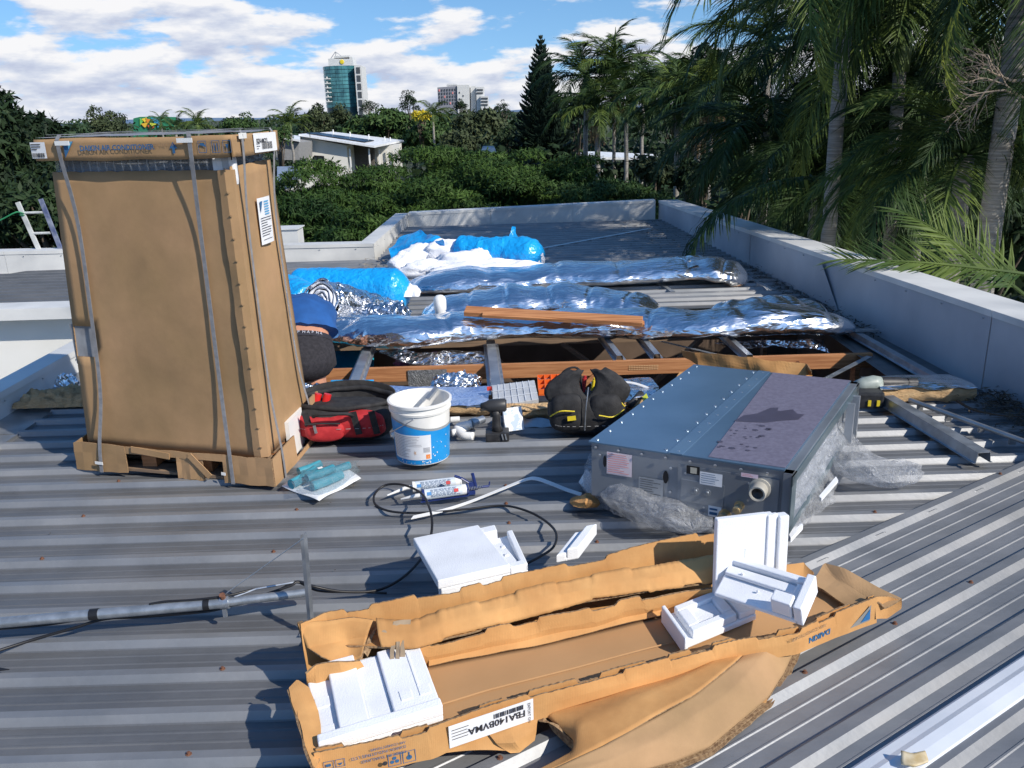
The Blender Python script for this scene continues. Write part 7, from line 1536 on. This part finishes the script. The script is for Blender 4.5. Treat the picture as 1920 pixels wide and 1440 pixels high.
b = MB(); b.prism([at(616, 125, TY+6), at(664, 125, TY+6), at(660, 107, TY+6), at(615, 110, TY+6)], V(0, 10, 0)); b.prism([at(626, 110, TY+6), at(655, 110, TY+6), at(655, 104, TY+6), at(626, 105, TY+6)], V(0, 8, 0)); b.build('crown', m_par, tw_)
b = MB(); b.lathe(at(641, 116, TY+5.8), [(.001, 0), (1.1, 0), (.9, .2), (.001, .25)], 8, axis=V(0, -1, 0)); b.build('round_sign', m_yel, tw_)
b = MB(); 
for (x0, y0, x1, y1) in ((620, 110, 629, 97), (629, 97, 637, 109), (629, 97, 629, 109), (629, 97, 644, 108)): b.tube([at(x0, y0, TY+8), at(x1, y1, TY+8)], .14, 4)
b.build('roof_mast', m_steel, tw_)
b = MB(); b.prism([at(664, 122, TY-2), at(677, 123, TY-2), at(684, 215, TY-2), at(671, 215, TY-2)], V(0, 14, 0)); b.build('white_fin', m_par, tw_)
for k in range(6):
    y = 126+k*15.3; x = 667+k*1.1; b = MB(); b.prism([at(x+.6, y, TY-2.2), at(x+7.6, y, TY-2.2), at(x+8.4, y+11.6, TY-2.2), at(x+1.4, y+11.6, TY-2.2)], V(0, .3, 0)); b.build('window', m_win, tw_)
for k in range(6):
    y = 148+k*8.5; b = MB(); b.box(at(615+k*.6, y, TY+1.5), (2.6, 4.0, .42)); b.box(at(613.6+k*.6, y-1.5, TY+1.5), (.35, 3.0, 1.2)); b.build('balcony', m_par, tw_)
BY = 610
ob_ = thing('office_building', 'white and grey office block with rows of small windows on the skyline', 'office building', at(850, 240, BY))
b = MB(); b.prism(qprism([(820, 164), (857, 161), (860, 225), (823, 225)], 0, BY), V(0, 25, 0)); b.build('grey_wing', M('office_grey', (.22, .23, .27), rough=.8), ob_)
b = MB(); b.prism(qprism([(857, 159), (880, 159), (881, 225), (859, 225)], 0, BY-1), V(0, 25, 0)); b.prism(qprism([(837, 161), (856, 159.5), (856, 157), (838, 157)], 0, BY+4), V(0, 10, 0)); b.build('white_wing', m_par, ob_)
b = MB(); b.prism(qprism([(882, 162), (892, 161), (893, 225), (884, 225)], 0, BY+2), V(0, 20, 0)); b.prism(qprism([(893, 163), (907, 163), (908, 225), (894, 225)], 0, BY-2), V(0, 20, 0)); b.prism(qprism([(901, 180), (915, 180), (916, 225), (902, 225)], 0, BY-5), V(0, 20, 0)); b.build('white_wing', m_par, ob_)
for r_i in range(5):
    for c_i in range(7):
        x = 822.5+c_i*5.0+r_i*.2; y = 167.5+r_i*6.3-c_i*.3; b = MB(); b.prism(qprism([(x, y), (x+2.2, y), (x+2.2, y+3.8), (x, y+3.8)], 0, BY-.4), V(0, .3, 0)); b.build('window', m_redink if (r_i*3+c_i) % 8 == 0 else m_win, ob_)
for r_i in range(4): b = MB(); b.prism(qprism([(860.5+(r_i % 2)*7, 172+r_i*6), (862.5+(r_i % 2)*7, 172+r_i*6), (862.5+(r_i % 2)*7, 175+r_i*6), (860.5+(r_i % 2)*7, 175+r_i*6)], 0, BY-1.3), V(0, .3, 0)); b.build('window', m_win, ob_)
for r_i in range(4):
    for x0, yy, w__ in ((894.5, 167, 11), (902.5, 183, 12)):
        if x0 > 900 and r_i > 2: continue
        if x0 < 900 and r_i > 1: continue
        b = MB(); y = yy+r_i*6; b.prism(qprism([(x0, y), (x0+w__, y), (x0+w__, y+3), (x0, y+3)], 0, BY-5.4 if x0 > 900 else BY-2.4), V(0, .3, 0)); b.build('window', m_win, ob_)
ms2 = thing('colourful_building', 'building with a bright green, yellow and blue painted wall above the box', 'building', at(275, 260, 250))
b = MB(); b.prism(qprism([(250, 222), (262, 219), (301, 220), (302, 262), (250, 262)], 0, 250), V(0, 12, 0)); b.build('wall', M('painted_green_wall', (.02, .20, .10), rough=.7), ms2)
r_ = random.Random(12)
for k, (pts, cl_) in enumerate((([(265, 223), (275, 220), (272, 230)], (.75, .60, .05)), ([(272, 222), (282, 224), (276, 232)], (.70, .25, .03)), ([(283, 221), (300, 222), (290, 231)], (.05, .35, .62)), ([(264, 232), (280, 229), (272, 240)], (.75, .45, .04)), ([(280, 230), (294, 232), (284, 240)], (.55, .60, .06)), ([(290, 224), (301, 230), (296, 240)], (.04, .28, .50)), ([(276, 234), (290, 238), (280, 245)], (.62, .10, .04)), ([(262, 221), (268, 228), (262, 236)], (.15, .50, .10)))):
    b = MB(); b.prism([at(x, y, 249.6) for x, y in pts], V(0, .2, 0)); b.build('painted_patch', M('mural_%s' % 'abcdefgh'[k], cl_, rough=.7), ms2)
# ------------------------------------------------------------------ ladder
ld = thing('ladder', 'old white and blue ladder top poking over the far left parapet', 'ladder', V(-5.4, 10.4, GZ))
m_lad = M('ladder_paint', (.40, .42, .42), rough=.6, scale=9, col2=(.60, .62, .60))
tl = at(33, 379, 9.95); bl_ = at(72, 466, 9.95); trr = at(76, 373, 9.95); brr = at(103, 440, 9.95)
b = MB(); dl = (bl_-tl); b.beam(tl, tl+dl*2.2, .05, .022, up=V(0, 1, 0)); b.build('rail', m_lad, ld)
b = MB(); dr2 = (brr-trr); b.beam(trr, trr+dr2*3, .05, .022, up=V(0, 1, 0)); b.build('rail', M('ladder_blue', (.03, .05, .16), rough=.5, scale=9, col2=(.25, .28, .36)), ld)
for k in range(4):
    p = tl.lerp(bl_, .23+.44*k); q = V(p.x+.235-.02*k, p.y, p.z+.0); b = MB(); b.tube([p, q], .014, 8); b.build('rung', m_lad, ld)
b = MB(); p = tl.lerp(bl_, .20); b.tube(smooth_path([at(-40, 432, 9.8), at(0, 413, 9.85), at(25, 400, 9.88), p+V(-.02, -.04, 0), p+V(.03, -.03, -.02)], 16), .008, 5); b.tube([p+V(.03*math.cos(k*.9), .03*math.sin(k*.9), -.01*k*.3) for k in range(18)], .007, 5); simple('green_rope', 'green rope tied to the ladder rail at the left edge', 'rope', b, M('green_rope', (.02, .22, .09), rough=.8))
